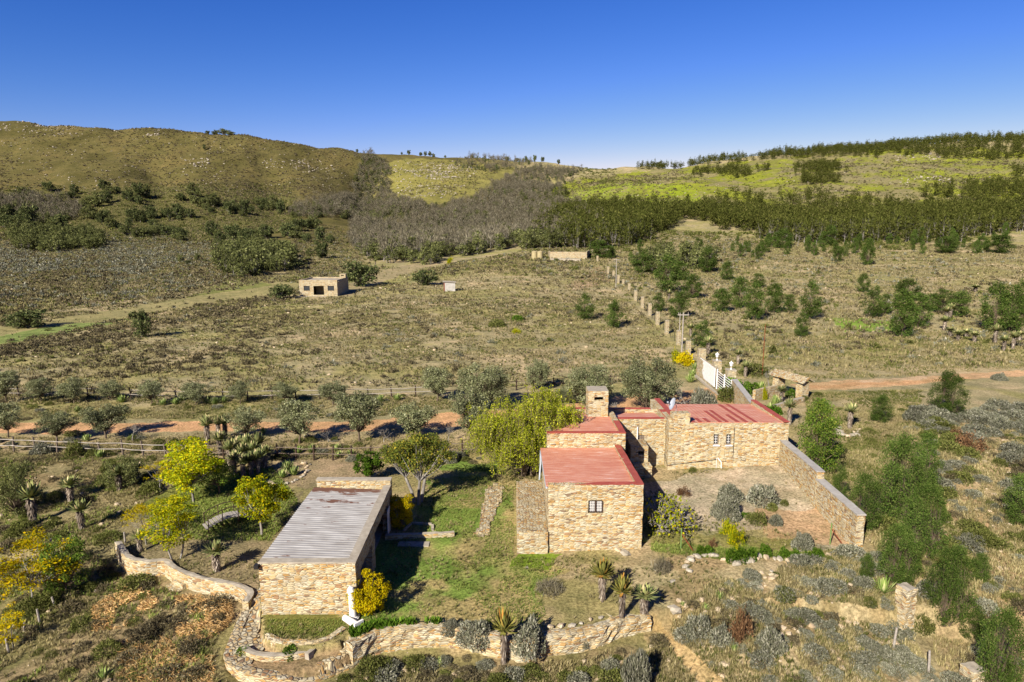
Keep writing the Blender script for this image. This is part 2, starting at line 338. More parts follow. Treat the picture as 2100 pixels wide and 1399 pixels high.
M['curtain'] = noisy('curtained_glass', lin(110, 112, 112, .5), lin(215, 212, 206, .5), 9, .25, 0, (6, 1, 1), spec=.5)
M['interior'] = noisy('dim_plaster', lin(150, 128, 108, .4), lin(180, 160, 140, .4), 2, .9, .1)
def glassmat():
    m, t, p, o = newmat('dark_window_glass'); p.inputs['Base Color'].default_value = (.025, .03, .035, 1); p.inputs['Roughness'].default_value = .08; p.inputs['Specular IOR Level'].default_value = .6; return m
M['glass'] = glassmat()
def redroof(name, streaks=False):
    m, t, p, o = newmat(name); tc = N(t, 'ShaderNodeTexCoord'); mp = N(t, 'ShaderNodeMapping', Scale=(.6, 2.4, 1)); t.links.new(tc.outputs['Object'], mp.inputs[0])
    nz = N(t, 'ShaderNodeTexNoise', Scale=1.6, Detail=8, Roughness=.7); t.links.new(mp.outputs[0], nz.inputs['Vector'])
    r = ramp(t, nz.outputs[0], [(.34, lin(196, 118, 90, .66)), (.5, lin(212, 144, 114, .64)), (.58, lin(218, 154, 126, .64)), (.68, lin(238, 202, 184, .62))])
    t.links.new(r.outputs[0], p.inputs['Base Color']); p.inputs['Roughness'].default_value = .6; p.inputs['Specular IOR Level'].default_value = .3
    b = N(t, 'ShaderNodeBump', Strength=.2, Distance=.02); t.links.new(nz.outputs[0], b.inputs['Height']); t.links.new(b.outputs[0], p.inputs['Normal'])
    if streaks:
        wv = N(t, 'ShaderNodeTexWave', Scale=1.1); wv.bands_direction = 'X'; wv.wave_profile = 'SIN'; t.links.new(tc.outputs['Object'], wv.inputs['Vector']); b2 = N(t, 'ShaderNodeBump', Strength=.45, Distance=.03); t.links.new(wv.outputs[0], b2.inputs['Height']); t.links.new(b.outputs[0], b2.inputs['Normal']); t.links.new(b2.outputs[0], p.inputs['Normal'])
    return m
M['red_sheet'] = redroof('faded_red_sheet_roof', True)
M['red'] = redroof('faded_red_roof_paint')
M['red_deep'] = noisy('fresh_red_paint', lin(166, 76, 60, .56), lin(190, 96, 76, .56), 2, .6, .15)
def zincmat():
    m, t, p, o = newmat('weathered_corrugated_iron'); tc = N(t, 'ShaderNodeTexCoord'); mp = N(t, 'ShaderNodeMapping', Scale=(.5, 3, 1)); t.links.new(tc.outputs['Object'], mp.inputs[0])
    nz = N(t, 'ShaderNodeTexNoise', Scale=2, Detail=6); t.links.new(mp.outputs[0], nz.inputs['Vector'])
    r = ramp(t, nz.outputs[0], [(.3, lin(152, 146, 140, .5)), (.55, lin(178, 174, 169, .5)), (.75, lin(200, 196, 191, .5))])
    mp2 = N(t, 'ShaderNodeMapping', Scale=(.35, .9, 1), Location=(3.1, .7, 0)); t.links.new(tc.outputs['Object'], mp2.inputs[0])
    n2 = N(t, 'ShaderNodeTexNoise', Scale=1.3, Detail=8, Roughness=.7); t.links.new(mp2.outputs[0], n2.inputs['Vector'])
    sx = N(t, 'ShaderNodeSeparateXYZ'); t.links.new(tc.outputs['Object'], sx.inputs[0])
    far = N(t, 'ShaderNodeMapRange'); far.inputs['From Min'].default_value = 35.0; far.inputs['From Max'].default_value = 38.2; far.inputs['To Max'].default_value = .17; t.links.new(sx.outputs[1], far.inputs[0])
    sm = N(t, 'ShaderNodeMath', operation='ADD'); t.links.new(n2.outputs[0], sm.inputs[0]); t.links.new(far.outputs[0], sm.inputs[1])
    f = ramp(t, sm.outputs[0], [(.61, (0, 0, 0)), (.67, (1, 1, 1))]); c = mix(t, f.outputs[0], r.outputs[0], lin(112, 78, 62)); t.links.new(c, p.inputs['Base Color']); p.inputs['Roughness'].default_value = .6
    return m
M['zinc'] = zincmat()
L = {}
L['olive'] = leafmat('olive_leaves', lin(92, 98, 62), lin(142, 144, 102), lin(182, 182, 142))
L['olive_dk'] = leafmat('dusty_dark_leaves', lin(76, 82, 44), lin(116, 120, 70), lin(150, 150, 100))
L['willow'] = leafmat('yellow_green_leaves', lin(112, 124, 24), lin(158, 164, 42), lin(206, 200, 74), .4, kb=1.6)
L['yellow'] = leafmat('yellow_leaves', lin(172, 162, 16), lin(212, 190, 22), lin(226, 180, 26), .4, kb=1.4)
L['yelgreen'] = leafmat('turning_leaves', lin(112, 134, 26), lin(176, 174, 28), lin(220, 194, 20), .45, kb=1.75)
L['green'] = leafmat('mid_green_leaves', lin(62, 88, 28), lin(104, 126, 48), lin(142, 148, 58))
L['leanleaf'] = leafmat('olive_gold_leaves', lin(70, 84, 34), lin(110, 116, 48), lin(176, 158, 56))
L['bright'] = leafmat('fresh_green_leaves', lin(62, 92, 26), lin(96, 128, 38), lin(134, 156, 58), kb=1.25)
L['acacia'] = leafmat('feathery_green_leaves', lin(58, 80, 30), lin(88, 108, 46), lin(120, 128, 68), .3, kb=1.42)
L['acacia_far'] = leafmat('young_wattle_leaves', lin(60, 66, 26), lin(88, 92, 42), lin(118, 116, 62), .25, kb=1.45)
L['dark'] = leafmat('dark_evergreen_leaves', lin(54, 64, 36), lin(86, 92, 54), lin(116, 116, 76), .2, kb=1.75)
L['dead'] = leafmat('grey_dead_twigs', lin(90, 84, 66), lin(124, 116, 94), lin(164, 156, 134), .1, kb=1.4)
L['karoo'] = leafmat('grey_karoo_leaves', lin(92, 94, 72), lin(136, 134, 112), lin(172, 168, 150), .2, kb=1.4)
L['karoo_dk'] = leafmat('brown_karoo_leaves', lin(72, 66, 48), lin(104, 94, 70), lin(136, 126, 98), .1)
L['scrubgreen'] = leafmat('green_scrub_leaves', lin(82, 88, 40), lin(116, 120, 62), lin(150, 146, 88), .2, kb=1.2)
L['drygrass'] = leafmat('dry_grass_blades', lin(134, 124, 80), lin(170, 156, 110), lin(200, 184, 140), .3, kb=1.35)
L['greengrass'] = leafmat('green_grass_blades', lin(104, 124, 52), lin(142, 152, 76), lin(180, 174, 106), .4, kb=1.7)
L['aloe'] = leafmat('aloe_leaves', lin(104, 116, 70), lin(154, 154, 96), lin(214, 192, 144), .15, kb=1.45)
L['aloe_red'] = leafmat('sunburnt_aloe_leaves', lin(112, 116, 60), lin(162, 152, 76), lin(200, 132, 62), .1, kb=1.15)
L['skirt'] = leafmat('dead_aloe_leaves', lin(84, 72, 60), lin(142, 128, 112), lin(190, 178, 160), .1)
L['brownleaf'] = leafmat('dry_brown_leaves', lin(100, 72, 50), lin(136, 102, 72), lin(170, 136, 98), .2, kb=1.1)
L['slash'] = leafmat('cut_branch_litter', lin(160, 122, 74), lin(206, 166, 108), lin(232, 202, 150), .1)
L['agave'] = leafmat('agave_leaves', lin(110, 134, 62), lin(160, 172, 98), lin(200, 200, 140), .1)

# ---------------------------------------------------------------- ground sheet
def ground():
    ys = [5.0, 9.0, 13.0, 16.0]
    while ys[-1] < 1500:
        y = ys[-1]; ys.append(y + (.6 if y < 22 else (.12 if y < 46 else max(.12, (y - 46) * .0062 + .12))))
    ys = np.array(ys + [1700, 2100, 2600]); s = np.linspace(-1, 1, 1000); s = np.sign(s) * np.abs(s) ** 1.4
    X = s[None, :] * (1.7 * ys[:, None] + 26); Y = np.repeat(ys[:, None], len(s), 1); Z = hgt(X, Y)
    nr, nc = X.shape; px, py = proj(X, Y, Z)
    a = 1.0
    n1 = fbm(X / 9, Y / 9, 0, 4) - .5; n2 = fbm(X / 2.2, Y / 2.2, 3, 4) - .5; nb = fbm(X / 60, Y / 60, 5, 4) - .5
    nf = fbm(X / 24, Y / 40, 6, 4) - .5
    jx = px + 70 * n2 * np.clip(40 / Y, .25, 1) + 60 * n1 * np.clip(60 / Y, .3, 1); jy = py + 30 * n2 * np.clip(40 / Y, .15, 1) + 26 * n1 * np.clip(60 / Y, .25, 1)
    col = np.empty((nr, nc, 3))
    def c3(r, g, b, k=K): return np.array(lin(r, g, b, k)[:3])
    col[:] = c3(176, 162, 124, .55)
    def put(mask, c, amt=1.0):
        w = (mask * amt)[..., None]; col[:] = col * (1 - w) + w * c
    def poly(P, amp=1.0):
        return inpoly(px + (jx - px) * amp, py + (jy - py) * amp, P).astype(float)
    # broad patchiness of the plain: yellow-olive turf against bare pinkish soil
    put(sstep(-.02, .12, n1 + .4 * n2), c3(170, 160, 102, .56), .7)
    put(sstep(.08, .2, -n1 + .3 * n2), c3(204, 180, 142, .56), .65)
    put(sstep(.12, .3, nb + .3 * n1) * sstep(60, 100, Y), c3(162, 158, 94, .56), .6)
    far = sstep(330, 420, Y)
    # left hillside (brown gold fynbos), centre spur, right slope
    put(far * sstep(1150, 900, px), c3(122, 113, 66, .42), .95)
    put(far * sstep(1150, 900, px) * sstep(0, .25, nf + .5 * n1), c3(144, 128, 80, .42), .7)
    put(far * sstep(1150, 900, px) * sstep(.02, .25, -nf), c3(96, 90, 48, .42), .6)
    put(poly([(-500, 480), (-500, 400), (150, 390), (420, 380), (600, 400), (620, 450), (560, 480), (300, 500)]), c3(120, 118, 72, .42), .7)
    put(poly([(760, 420), (770, 345), (830, 325), (960, 330), (1060, 345), (1010, 390), (880, 425)]), c3(160, 152, 84), .8)
    rs = poly([(1110, 400), (1180, 365), (1330, 350), (1500, 333), (1800, 305), (2600, 295), (2600, 460), (1700, 440), (1300, 440), (1150, 430)])
    put(rs, c3(146, 144, 74), 1.0); put(rs * sstep(-.06, .12, nf + .9 * n2 + .3 * n1), c3(158, 164, 52), .85)
    put(rs * sstep(-.01, .1, -nf + .8 * n1), c3(158, 146, 106), .9); put(poly([(1130, 400), (1250, 375), (1420, 380), (1450, 420), (1300, 440), (1150, 430)]) * sstep(-.15, .05, n2 + n1), c3(160, 176, 44), .8)
    put(poly([(1500, 350), (1800, 322), (2600, 320), (2600, 365), (2000, 372), (1700, 375)], 1.5) * sstep(-.05, .1, n1), c3(150, 140, 104), .7)
    # grey scrub flats and meadow on the left
    put(poly([(-500, 470), (120, 480), (420, 470), (640, 500), (520, 560), (300, 600), (-500, 640)]), c3(126, 120, 86), .6)
    put(poly([(-500, 720), (0, 668), (200, 640), (400, 606), (560, 575), (620, 580), (600, 602), (440, 622), (260, 652), (0, 712), (-500, 790)], .5), c3(176, 164, 114), .9)
    put(poly([(-500, 720), (0, 690), (90, 672), (220, 660), (330, 645), (200, 672), (60, 700), (-500, 770)], .5), c3(148, 164, 92), .9)
    put(poly([(480, 560), (560, 585), (520, 592), (380, 612), (430, 592)], .5), c3(128, 140, 62), .6)
    put(poly([(700, 590), (760, 560), (900, 530), (890, 545), (770, 585), (700, 612)], .5), c3(186, 166, 132), .8)
    put(poly([(1070, 540), (1110, 500), (1190, 495), (1230, 520), (1250, 545), (1180, 548)], .7), c3(178, 166, 112), .8)
    put(poly([(1160, 590), (1230, 545), (1260, 575), (1200, 592)]), c3(190, 158, 128), .7)
    # right plain
    put(poly([(1700, 655), (1820, 655), (1860, 680), (1740, 685)]), c3(140, 172, 64), .9)
    put(poly([(1740, 678), (1830, 678), (1820, 692), (1750, 694)]), c3(176, 158, 138), .8)
    # near ground: browner soil with olive turf
    nearm = sstep(62, 50, Y); put(nearm, c3(192, 168, 130, .54), .75); put(nearm * sstep(-.04, .12, n2 + .5 * n1), c3(160, 150, 96, .54), .7)
    # farm road behind, between the two fences
    put(poly([(-700, 868), (0, 868), (200, 868), (420, 866), (700, 866), (980, 844), (1150, 834), (1450, 795), (1470, 830), (1150, 872), (980, 872), (700, 886), (420, 884), (200, 887), (-700, 896)], .45), c3(222, 172, 128, .57), .95)
    put(poly([(1620, 790), (1700, 781), (1850, 776), (2000, 764), (2700, 720), (2700, 760), (2100, 770), (1950, 782), (1800, 794), (1660, 802)], .35), c3(224, 182, 138, .56), .95)
    put(poly([(1760, 779), (1900, 771), (1900, 777), (1760, 786)], .5), c3(230, 196, 158), .9)
    put(poly([(1660, 790), (1850, 782), (1990, 775), (1990, 779), (1800, 790), (1660, 797)], .5), c3(220, 164, 116, .56), .5)
    put(poly([(1455, 800), (1490, 800), (1540, 845), (1380, 850), (1400, 815)], .6), c3(214, 170, 128), .8)
    # left wild garden, darker green
    put(poly([(-500, 930), (420, 935), (560, 985), (520, 1080), (430, 1120), (250, 1130), (150, 1240), (-500, 1300)]), c3(140, 132, 90), .55)
    put(poly([(380, 985), (560, 960), (620, 1030), (560, 1110), (430, 1110), (330, 1100), (300, 1030)]), c3(134, 140, 62), .8)
    put(poly([(250, 1140), (330, 1090), (470, 1080), (600, 1030), (650, 1010), (560, 1120), (520, 1200), (400, 1190)]), c3(156, 140, 108), .8)
    put(poly([(600, 940), (790, 930), (760, 1000), (640, 1010), (560, 980)]), c3(182, 158, 126), .85)
    put(poly([(0, 960), (260, 920), (300, 960), (160, 1010), (0, 1060)]) * sstep(-.08, .1, n2), c3(166, 138, 108), .7)
    # lawn
    lawn = poly([(870, 1010), (960, 925), (1030, 940), (1060, 990), (1060, 1135), (1160, 1165), (1110, 1200), (1120, 1285), (1020, 1292), (860, 1282), (730, 1280), (740, 1100), (800, 1080)])
    put(lawn, c3(168, 164, 98, .56), .95); put(lawn * sstep(-.06, .16, n2 + n1 * .6), c3(128, 156, 68, .54), .85)
    put(lawn * sstep(.05, .16, -n2 + .5 * n1), c3(188, 164, 116, .54), .75)
    put(poly([(1040, 1125), (1150, 1135), (1110, 1165), (1040, 1160)]), c3(132, 160, 40), .9)
    put(poly([(870, 1080), (850, 1140), (800, 1110)]), c3(150, 126, 88), .6)
    put(poly([(545, 1265), (700, 1262), (720, 1290), (690, 1308), (560, 1310)], .4), c3(132, 130, 66), .9)
    # courtyard of bare soil
    cy_ = poly([(1330, 1000), (1400, 975), (1600, 950), (1640, 985), (1765, 1125), (1700, 1135), (1600, 1090), (1450, 1100), (1390, 1080), (1330, 1090)], .6)
    put(cy_, c3(202, 184, 158, .56), .95); put(cy_ * sstep(0, .12, n2), c3(168, 152, 120), .6)
    put(poly([(1560, 1050), (1700, 1050), (1770, 1130), (1600, 1120)]), c3(208, 168, 126), .7)
    put(poly([(1330, 1050), (1450, 1090), (1700, 1130), (1480, 1150), (1330, 1120)]), c3(140, 140, 66), .6)
    # eroded bank bottom right
    br = poly([(1270, 1160), (1400, 1150), (1760, 1150), (1900, 1290), (1990, 1700), (1300, 1700), (1340, 1290)])
    put(br, c3(202, 182, 142, .54), .75); put(br * sstep(.0, .12, n2), c3(172, 148, 108), .8)
    put(poly([(1330, 1275), (1350, 1272), (1400, 1320), (1450, 1360), (1500, 1420), (1440, 1420), (1390, 1350)], .6), c3(220, 182, 124), .6)
    put(poly([(1790, 860), (2600, 820), (2600, 1700), (1990, 1700), (1850, 1250), (1790, 1100)]) * sstep(-.05, .1, -n2), c3(194, 166, 128), .6)
    put(poly([(1830, 960), (2000, 1000), (2100, 1200), (2080, 1290), (1940, 1160)], 1.3), c3(204, 168, 128), .5)
    put(poly([(1640, 930), (1830, 890), (1830, 960), (1700, 1000)]), c3(152, 150, 84), .7)
    # outside the front walls
    fr = poly([(0, 1130), (250, 1150), (480, 1215), (450, 1330), (480, 1370), (700, 1360), (1020, 1345), (1330, 1285), (1330, 1700), (-500, 1700), (-500, 1130)])
    put(fr, c3(160, 140, 106), .8); put(fr * sstep(-.04, .1, n2 + .4 * n1), c3(144, 136, 88), .7)
    put(inpoly(X, Y, MID) * 1.0, c3(178, 150, 116), .9)
    col *= (1 + .10 * (fbm(X / .5, Y / .5, 2, 2) - .5) * 2)[..., None]
    tri = np.arange(nr * nc).reshape(nr, nc)
    F = np.stack([tri[:-1, :-1], tri[:-1, 1:], tri[1:, 1:], tri[1:, :-1]], -1).reshape(-1, 4)
    P = np.stack([X, Y, Z], -1).reshape(-1, 3)
    mb = MB(); mb.V.append(P); mb.F.append(F); mb.UV.append(P[F][:, :, :2]); mb.M.append(np.zeros(len(F), int)); mb.n = len(P)
    m, t, p, o = newmat('ground')
    at = N(t, 'ShaderNodeAttribute', attribute_name='tint'); g = N(t, 'ShaderNodeNewGeometry')
    cd = N(t, 'ShaderNodeVectorMath', operation='DISTANCE'); cd.inputs[1].default_value = (0, 10, 0); t.links.new(g.outputs['Position'], cd.inputs[0])
    def dn(scale, lo, hi, a0, b0, st=(1, 1, 1), det=5):
        mp = N(t, 'ShaderNodeMapping', Scale=st); t.links.new(g.outputs['Position'], mp.inputs[0])
        n = N(t, 'ShaderNodeTexNoise', Scale=scale, Detail=det, Roughness=.7); t.links.new(mp.outputs[0], n.inputs['Vector'])
        return n, ramp(t, n.outputs[0], [(lo, a0), (hi, b0)])
    n1_, r1 = dn(6.5, .38, .60, (.58, .57, .52), (1.28, 1.26, 1.22), det=8)
    n2_, r2 = dn(.55, .38, .62, (.74, .78, .72), (1.18, 1.15, 1.14))
    n3_, r3 = dn(.12, .38, .62, (.84, .88, .84), (1.12, 1.10, 1.1))
    c = mix(t, 1.0, at.outputs['Color'], r1.outputs[0], 'MULTIPLY'); c = mix(t, 1.0, c, r2.outputs[0], 'MULTIPLY'); c = mix(t, 1.0, c, r3.outputs[0], 'MULTIPLY')
    # small pebbles
    v = N(t, 'ShaderNodeTexVoronoi', Scale=2.6); t.links.new(g.outputs['Position'], v.inputs['Vector'])
    vr = ramp(t, v.outputs['Distance'], [(.05, (1, 1, 1)), (.11, (0, 0, 0))]); sc_ = N(t, 'ShaderNodeSeparateColor'); t.links.new(v.outputs['Color'], sc_.inputs[0])
    gt = N(t, 'ShaderNodeMath', operation='GREATER_THAN'); gt.inputs[1].default_value = .82; t.links.new(sc_.outputs[0], gt.inputs[0])
    mu = N(t, 'ShaderNodeMath', operation='MULTIPLY'); t.links.new(gt.outputs[0], mu.inputs[0]); t.links.new(vr.outputs[0], mu.inputs[1])
    c = mix(t, mu.outputs[0], c, lin(222, 200, 168)); t.links.new(c, p.inputs['Base Color']); p.inputs['Roughness'].default_value = 1.0; p.inputs['Specular IOR Level'].default_value = .05
    hsum = N(t, 'ShaderNodeMath', operation='MULTIPLY_ADD'); hsum.inputs[1].default_value = .8; t.links.new(n2_.outputs[0], hsum.inputs[0]); t.links.new(n1_.outputs[0], hsum.inputs[2])
    b = N(t, 'ShaderNodeBump', Strength=.8, Distance=.09); t.links.new(hsum.outputs[0], b.inputs['Height']); t.links.new(b.outputs[0], p.inputs['Normal'])
    o = mb.build('ground', m, None, True)
    ca = o.data.color_attributes.new('tint', 'FLOAT_COLOR', 'POINT')
    ca.data.foreach_set('color', np.concatenate([col.reshape(-1, 3), np.ones((nr * nc, 1))], 1).ravel())
    tag(o, kind='structure'); return o
ground()

# ---------------------------------------------------------------- masonry
def wall(mb, p0, p1, thick, z0, ztop, holes=(), step=.28, amp=.022, mat=0, capmat=None, capw=0.0, both=True, roughtop=0.0):
    """vertical wall, front face on the line p0->p1, body behind it (to the left of the direction).
    ztop: number or function of distance; holes: (s0, s1, z0, z1)"""
    p0 = np.array(p0, float); p1 = np.array(p1, float); Ld = np.linalg.norm(p1 - p0); u = (p1 - p0) / Ld; n = np.array([-u[1], u[0]])
    zt = ztop if callable(ztop) else (lambda s: ztop)
    def cuts(a, b, ex):
        k = max(1, int(round((b - a) / step))); c = list(np.linspace(a, b, k + 1))
        for e in ex:
            c = [q for q in c if abs(q - e) > step * .3 or q in (a, b)] + [e]
        return np.array(sorted(c))
    ss = cuts(0, Ld, [h[0] for h in holes] + [h[1] for h in holes]); zm = max(zt(0), zt(Ld))
    zs = cuts(z0, zm, [h[2] for h in holes] + [h[3] for h in holes])
    def W(s, t, z):
        s, t, z = np.broadcast_arrays(np.asarray(s, float), t, z)
        P = np.stack([p0[0] + u[0] * s + n[0] * t, p0[1] + u[1] * s + n[1] * t, z], -1).reshape(-1, 3); return jit(P, amp)
    def zz(s, z): return z0 + (z - z0) * (np.array([zt(q) for q in np.ravel(s)]).reshape(np.shape(s)) - z0) / (zm - z0) if zt(0) != zt(Ld) else z
    for t in ((0.0, thick) if both else (0.0,)):
        A, B = np.meshgrid(ss, zs, indexing='ij'); P = W(A, t, zz(A, B)); idx = np.arange(A.size).reshape(A.shape)
        Q = []; 
        for i in range(len(ss) - 1):
            for j in range(len(zs) - 1):
                cs, cz = (ss[i] + ss[i + 1]) / 2, (zs[j] + zs[j + 1]) / 2
                if any(h[0] < cs < h[1] and h[2] < cz < h[3] for h in holes): continue
                q = [idx[i, j], idx[i + 1, j], idx[i + 1, j + 1], idx[i, j + 1]]; Q.append(q if t == 0 else q[::-1])
        Q = np.array(Q); st = np.stack([A.ravel() + p0[0] + p0[1], B.ravel()], 1); mb.add(P, Q, st[Q], mat)
    def strip(sa, za, flip=False, matn=mat, capuv=False):
        ts = np.linspace(0, thick, max(2, int(thick / step) + 1)); A, T = np.meshgrid(np.arange(len(sa)), ts, indexing='ij'); s_ = np.asarray(sa)[A]; z_ = np.asarray(za)[A]
        P = W(s_, T, zz(s_, z_)); idx = np.arange(A.size).reshape(A.shape); Q = np.stack([idx[:-1, :-1], idx[1:, :-1], idx[1:, 1:], idx[:-1, 1:]], -1).reshape(-1, 4)
        if flip: Q = Q[:, ::-1]
        st = np.stack([T.ravel() + p0[0], (s_ + z_).ravel()], 1); mb.add(P, Q, st[Q], matn)
    strip(ss, np.full(len(ss), zm), matn=capmat if capmat is not None else mat)
    strip(np.zeros(len(zs)), zs, True); strip(np.full(len(zs), Ld), zs)
    for h in holes:
        hz_ = zs[(zs >= h[2] - 1e-6) & (zs <= h[3] + 1e-6)]; hs_ = ss[(ss >= h[0] - 1e-6) & (ss <= h[1] + 1e-6)]
        strip(np.full(len(hz_), h[0]), hz_); strip(np.full(len(hz_), h[1]), hz_, True); strip(hs_, np.full(len(hs_), h[2])); strip(hs_, np.full(len(hs_), h[3]), True)
def coping(name, parent, p0, p1, thick, ztop, over=.03, h=.05, mat=None, wav=.01):
    """a flat coping course laid on a wall"""
    mb = MB(); p0 = np.array(p0, float); p1 = np.array(p1, float); Ld = np.linalg.norm(p1 - p0); u = (p1 - p0) / Ld; n = np.array([-u[1], u[0]])
    zt = ztop if callable(ztop) else (lambda s: ztop); k = max(2, int(Ld / .5)); ss = np.linspace(-over, Ld + over, k + 1); R = []
    for s in ss:
        for t, dz in ((-over, 0), (-over, h), (thick + over, h), (thick + over, 0)):
            q = p0 + u * s + n * t; R.append([q[0], q[1], zt(min(max(s, 0), Ld)) + dz + .004])
    R = jit(np.array(R), wav); F = [[i * 4 + a, i * 4 + (a + 1) % 4, i * 4 + 4 + (a + 1) % 4, i * 4 + 4 + a] for i in range(k) for a in range(4)]
    mb.add(R, np.array(F)); mb.add(R[:4], [[0, 1, 2, 3]]); mb.add(R[-4:], [[3, 2, 1, 0]]); return mb.build(name, mat, parent)
def window(parent, x0, x1, z0, z1, y, nx, nz, fmat, pane, name='window', sill=None, double=False, axis='x'):
    """casement window whose frame stands in the wall opening, facing -y"""
    f = MB(); w = .075; f.box((x0, y - .02, z0), (x1, y + .05, z0 + w)); f.box((x0, y - .02, z1 - w), (x1, y + .05, z1)); f.box((x0, y - .018, z0 + w), (x0 + w, y + .048, z1 - w)); f.box((x1 - w, y - .018, z0 + w), (x1, y + .048, z1 - w))
    if double: f.box(((x0 + x1) / 2 - .05, y - .025, z0 + w), ((x0 + x1) / 2 + .05, y + .045, z1 - w))
    wo_ = f.build(name, M[fmat], parent)
    g = MB(); g.box((x0 + w, y + .028, z0 + w), (x1 - w, y + .034, z1 - w)); g.build('pane', M[pane], wo_)
    b = MB(); bw = .012 if double else .02
    for i in range(1, nx):
        xx = x0 + (x1 - x0) * i / nx; b.box((xx - bw / 2, y - .002, z0 + w), (xx + bw / 2, y + .022, z1 - w))
    for j in range(1, nz):
        zz = z0 + (z1 - z0) * j / nz; b.box((x0 + w, y - .004, zz - bw / 2), (x1 - w, y + .020, zz + bw / 2))
    b.build('glazing_bars', M['white' if double or sill else 'wood'], wo_)
    if sill: s_ = MB(); s_.box((x0 - .05, y - .24, z0 - .07), (x1 + .05, y + .02, z0)); s_.build('sill', M[sill], wo_)
    return wo_

# ---------------------------------------------------------------- the main house
H = empty('stone_house', (4.5, 39, 0.0)); H.location = (0, 0, 0)
tag(H, 'large sandstone farmhouse with flat red painted roofs beside the lawn', 'house')
WT = .36
# front wing
ax0, ax1, ay0, ay1 = 1.98, 7.12, 35.0, 43.0; azf, azb = 3.92, 3.42
wa, wb = PY(1206, 1054, ay0), PY(1238, 1027, ay0)
mb = MB()
wall(mb, (ax0, ay0), (ax1, ay0), WT, -.5, azf, [(wa[0] - ax0, wb[0] - ax0, wa[2], wb[2])])
wall(mb, (ax1, ay0 + WT), (ax1, ay1), WT, -.5, lambda s: azf + .02 - (azf - azb) * s / 8, roughtop=1)
wall(mb, (ax0, ay1), (ax0, ay0 + WT), WT, -.5, lambda s: azf - .22 - (azf - azb) * (1 - s / 8)); mb.build('front_wing_walls', M['stone'], H)
window(H, wa[0], wb[0], wa[2], wb[2], ay0 + .12, 6, 5, 'wood_dark', 'curtain', double=True)
def sheet(name, C, mat, parent, nx=20, ny=20, amp=.006, thick=.05):
    """slightly uneven slab between four corners (ccw from front left)"""
    C = np.array(C, float); u, v = np.meshgrid(np.linspace(0, 1, nx), np.linspace(0, 1, ny), indexing='ij')
    P = (C[0] * ((1 - u) * (1 - v))[..., None] + C[1] * (u * (1 - v))[..., None] + C[2] * (u * v)[..., None] + C[3] * ((1 - u) * v)[..., None]).reshape(-1, 3)
    P[:, 2] += amp * (fbm(P[:, 0] * 1.5, P[:, 1] * 1.5, 2, 3) - .5) * 2; i = np.arange(nx * ny).reshape(nx, ny)
    Q = np.stack([i[:-1, :-1], i[1:, :-1], i[1:, 1:], i[:-1, 1:]], -1).reshape(-1, 4); mb = MB(); mb.add(P, Q, P[Q][:, :, :2])
    P2 = P - np.array([0, 0, thick]); mb.add(P2, Q[:, ::-1]); ed = list(i[:, 0]) + list(i[-1, 1:]) + list(i[::-1, -1][1:]) + list(i[0, ::-1][1:-1]); n = len(ed)
    V = np.concatenate([P[ed], P2[ed]]); mb.add(V, [[k, n + k, n + (k + 1) % n, (k + 1) % n] for k in range(n)]); return mb.build(name, M[mat], parent)
sheet('front_wing_roof', [(ax0 - .12, ay0 + WT + .01, azf - .17), (ax1 - WT - .01, ay0 + WT + .01, azf - .17), (ax1 - WT - .01, ay1 - .02, azb - .13), (ax0 - .12, ay1 - .02, azb - .13)], 'red', H, amp=.012)
coping('parapet_coping', H, (ax1, ay0 + .04), (ax1, ay1), WT, lambda s: azf + .02 - (azf - azb) * s / 8, .02, .035, M['red_deep'])
sheet('roof_flashing', [(ax0 + 1.35, ay0 + .02, azf + .012), (ax1, ay0 + .02, azf + .012), (ax1, ay0 + WT + .12, azf + .016), (ax0 + 2.8, ay0 + WT + .1, azf + .014)], 'red_deep', H, 12, 4, .004, .012)
mb = MB(); mb.tube([(ax0 - .09, ay0 + .3, azf - .28), (ax0 - .11, ay1 - .4, azb - .22)], .06, 6); mb.tube([(ax0 - .12, ay1 - .5, azb - .2), (ax0 - .12, ay1 - .6, 2.4), (ax0 - .2, ay1 - .9, 1.42)], .055, 6); mb.build('downpipe', M['steel'], H)
# low flagged terrace block along its left side
tb = MB(); tx0, tx1, ty0, ty1, tz = .28, ax0 - .02, 34.85, 42.2, 1.28
wall(tb, (tx0, ty0), (tx1, ty0), .3, -.5, tz); wall(tb, (tx0, ty1), (tx0, ty0 + .3), .3, -.5, tz)
tb.build('terrace_walls', M['stone'], H); sheet('terrace_top', [(tx0 + .08, ty0 + .1, tz + .02), (tx1, ty0 + .1, tz + .02), (tx1, ty1, tz + .02), (tx0 + .08, ty1, tz + .02)], 'flag', H, 14, 50, .05, .08)
# middle block
mx0, mx1, my0, my1, mzt = 2.3, 7.45, 43.0, 48.6, 4.28
mb = MB(); wall(mb, (mx0, my0), (mx1, my0), WT, -.4, mzt); wall(mb, (mx1, my0 + WT), (mx1, my1), WT, -.4, lambda s: mzt - .1 * s / 5); wall(mb, (mx0, my1), (mx0, my0 + WT), WT, -.4, mzt - .1)
wall(mb, (mx0, 50.6), (11.2, 50.6), WT, -.4, 3.78); mb.build('middle_block_walls', M['stone'], H)
sheet('middle_block_roof', [(mx0 + WT, my0 + WT + .01, mzt - .12), (mx1 - WT - .01, my0 + WT + .01, mzt - .12), (mx1 - WT - .01, my1, mzt - .34), (mx0 + WT, my1, mzt - .34)], 'red', H, amp=.01)
coping('parapet_coping', H, (mx0, my0), (mx1 - WT - .03, my0), WT, mzt, .015, .035, M['red_deep']); coping('parapet_coping', H, (mx1, my0), (mx1, my0 + 2.9), WT, lambda s: mzt - .1 * s / 5, .02, .04, M['red_deep'])
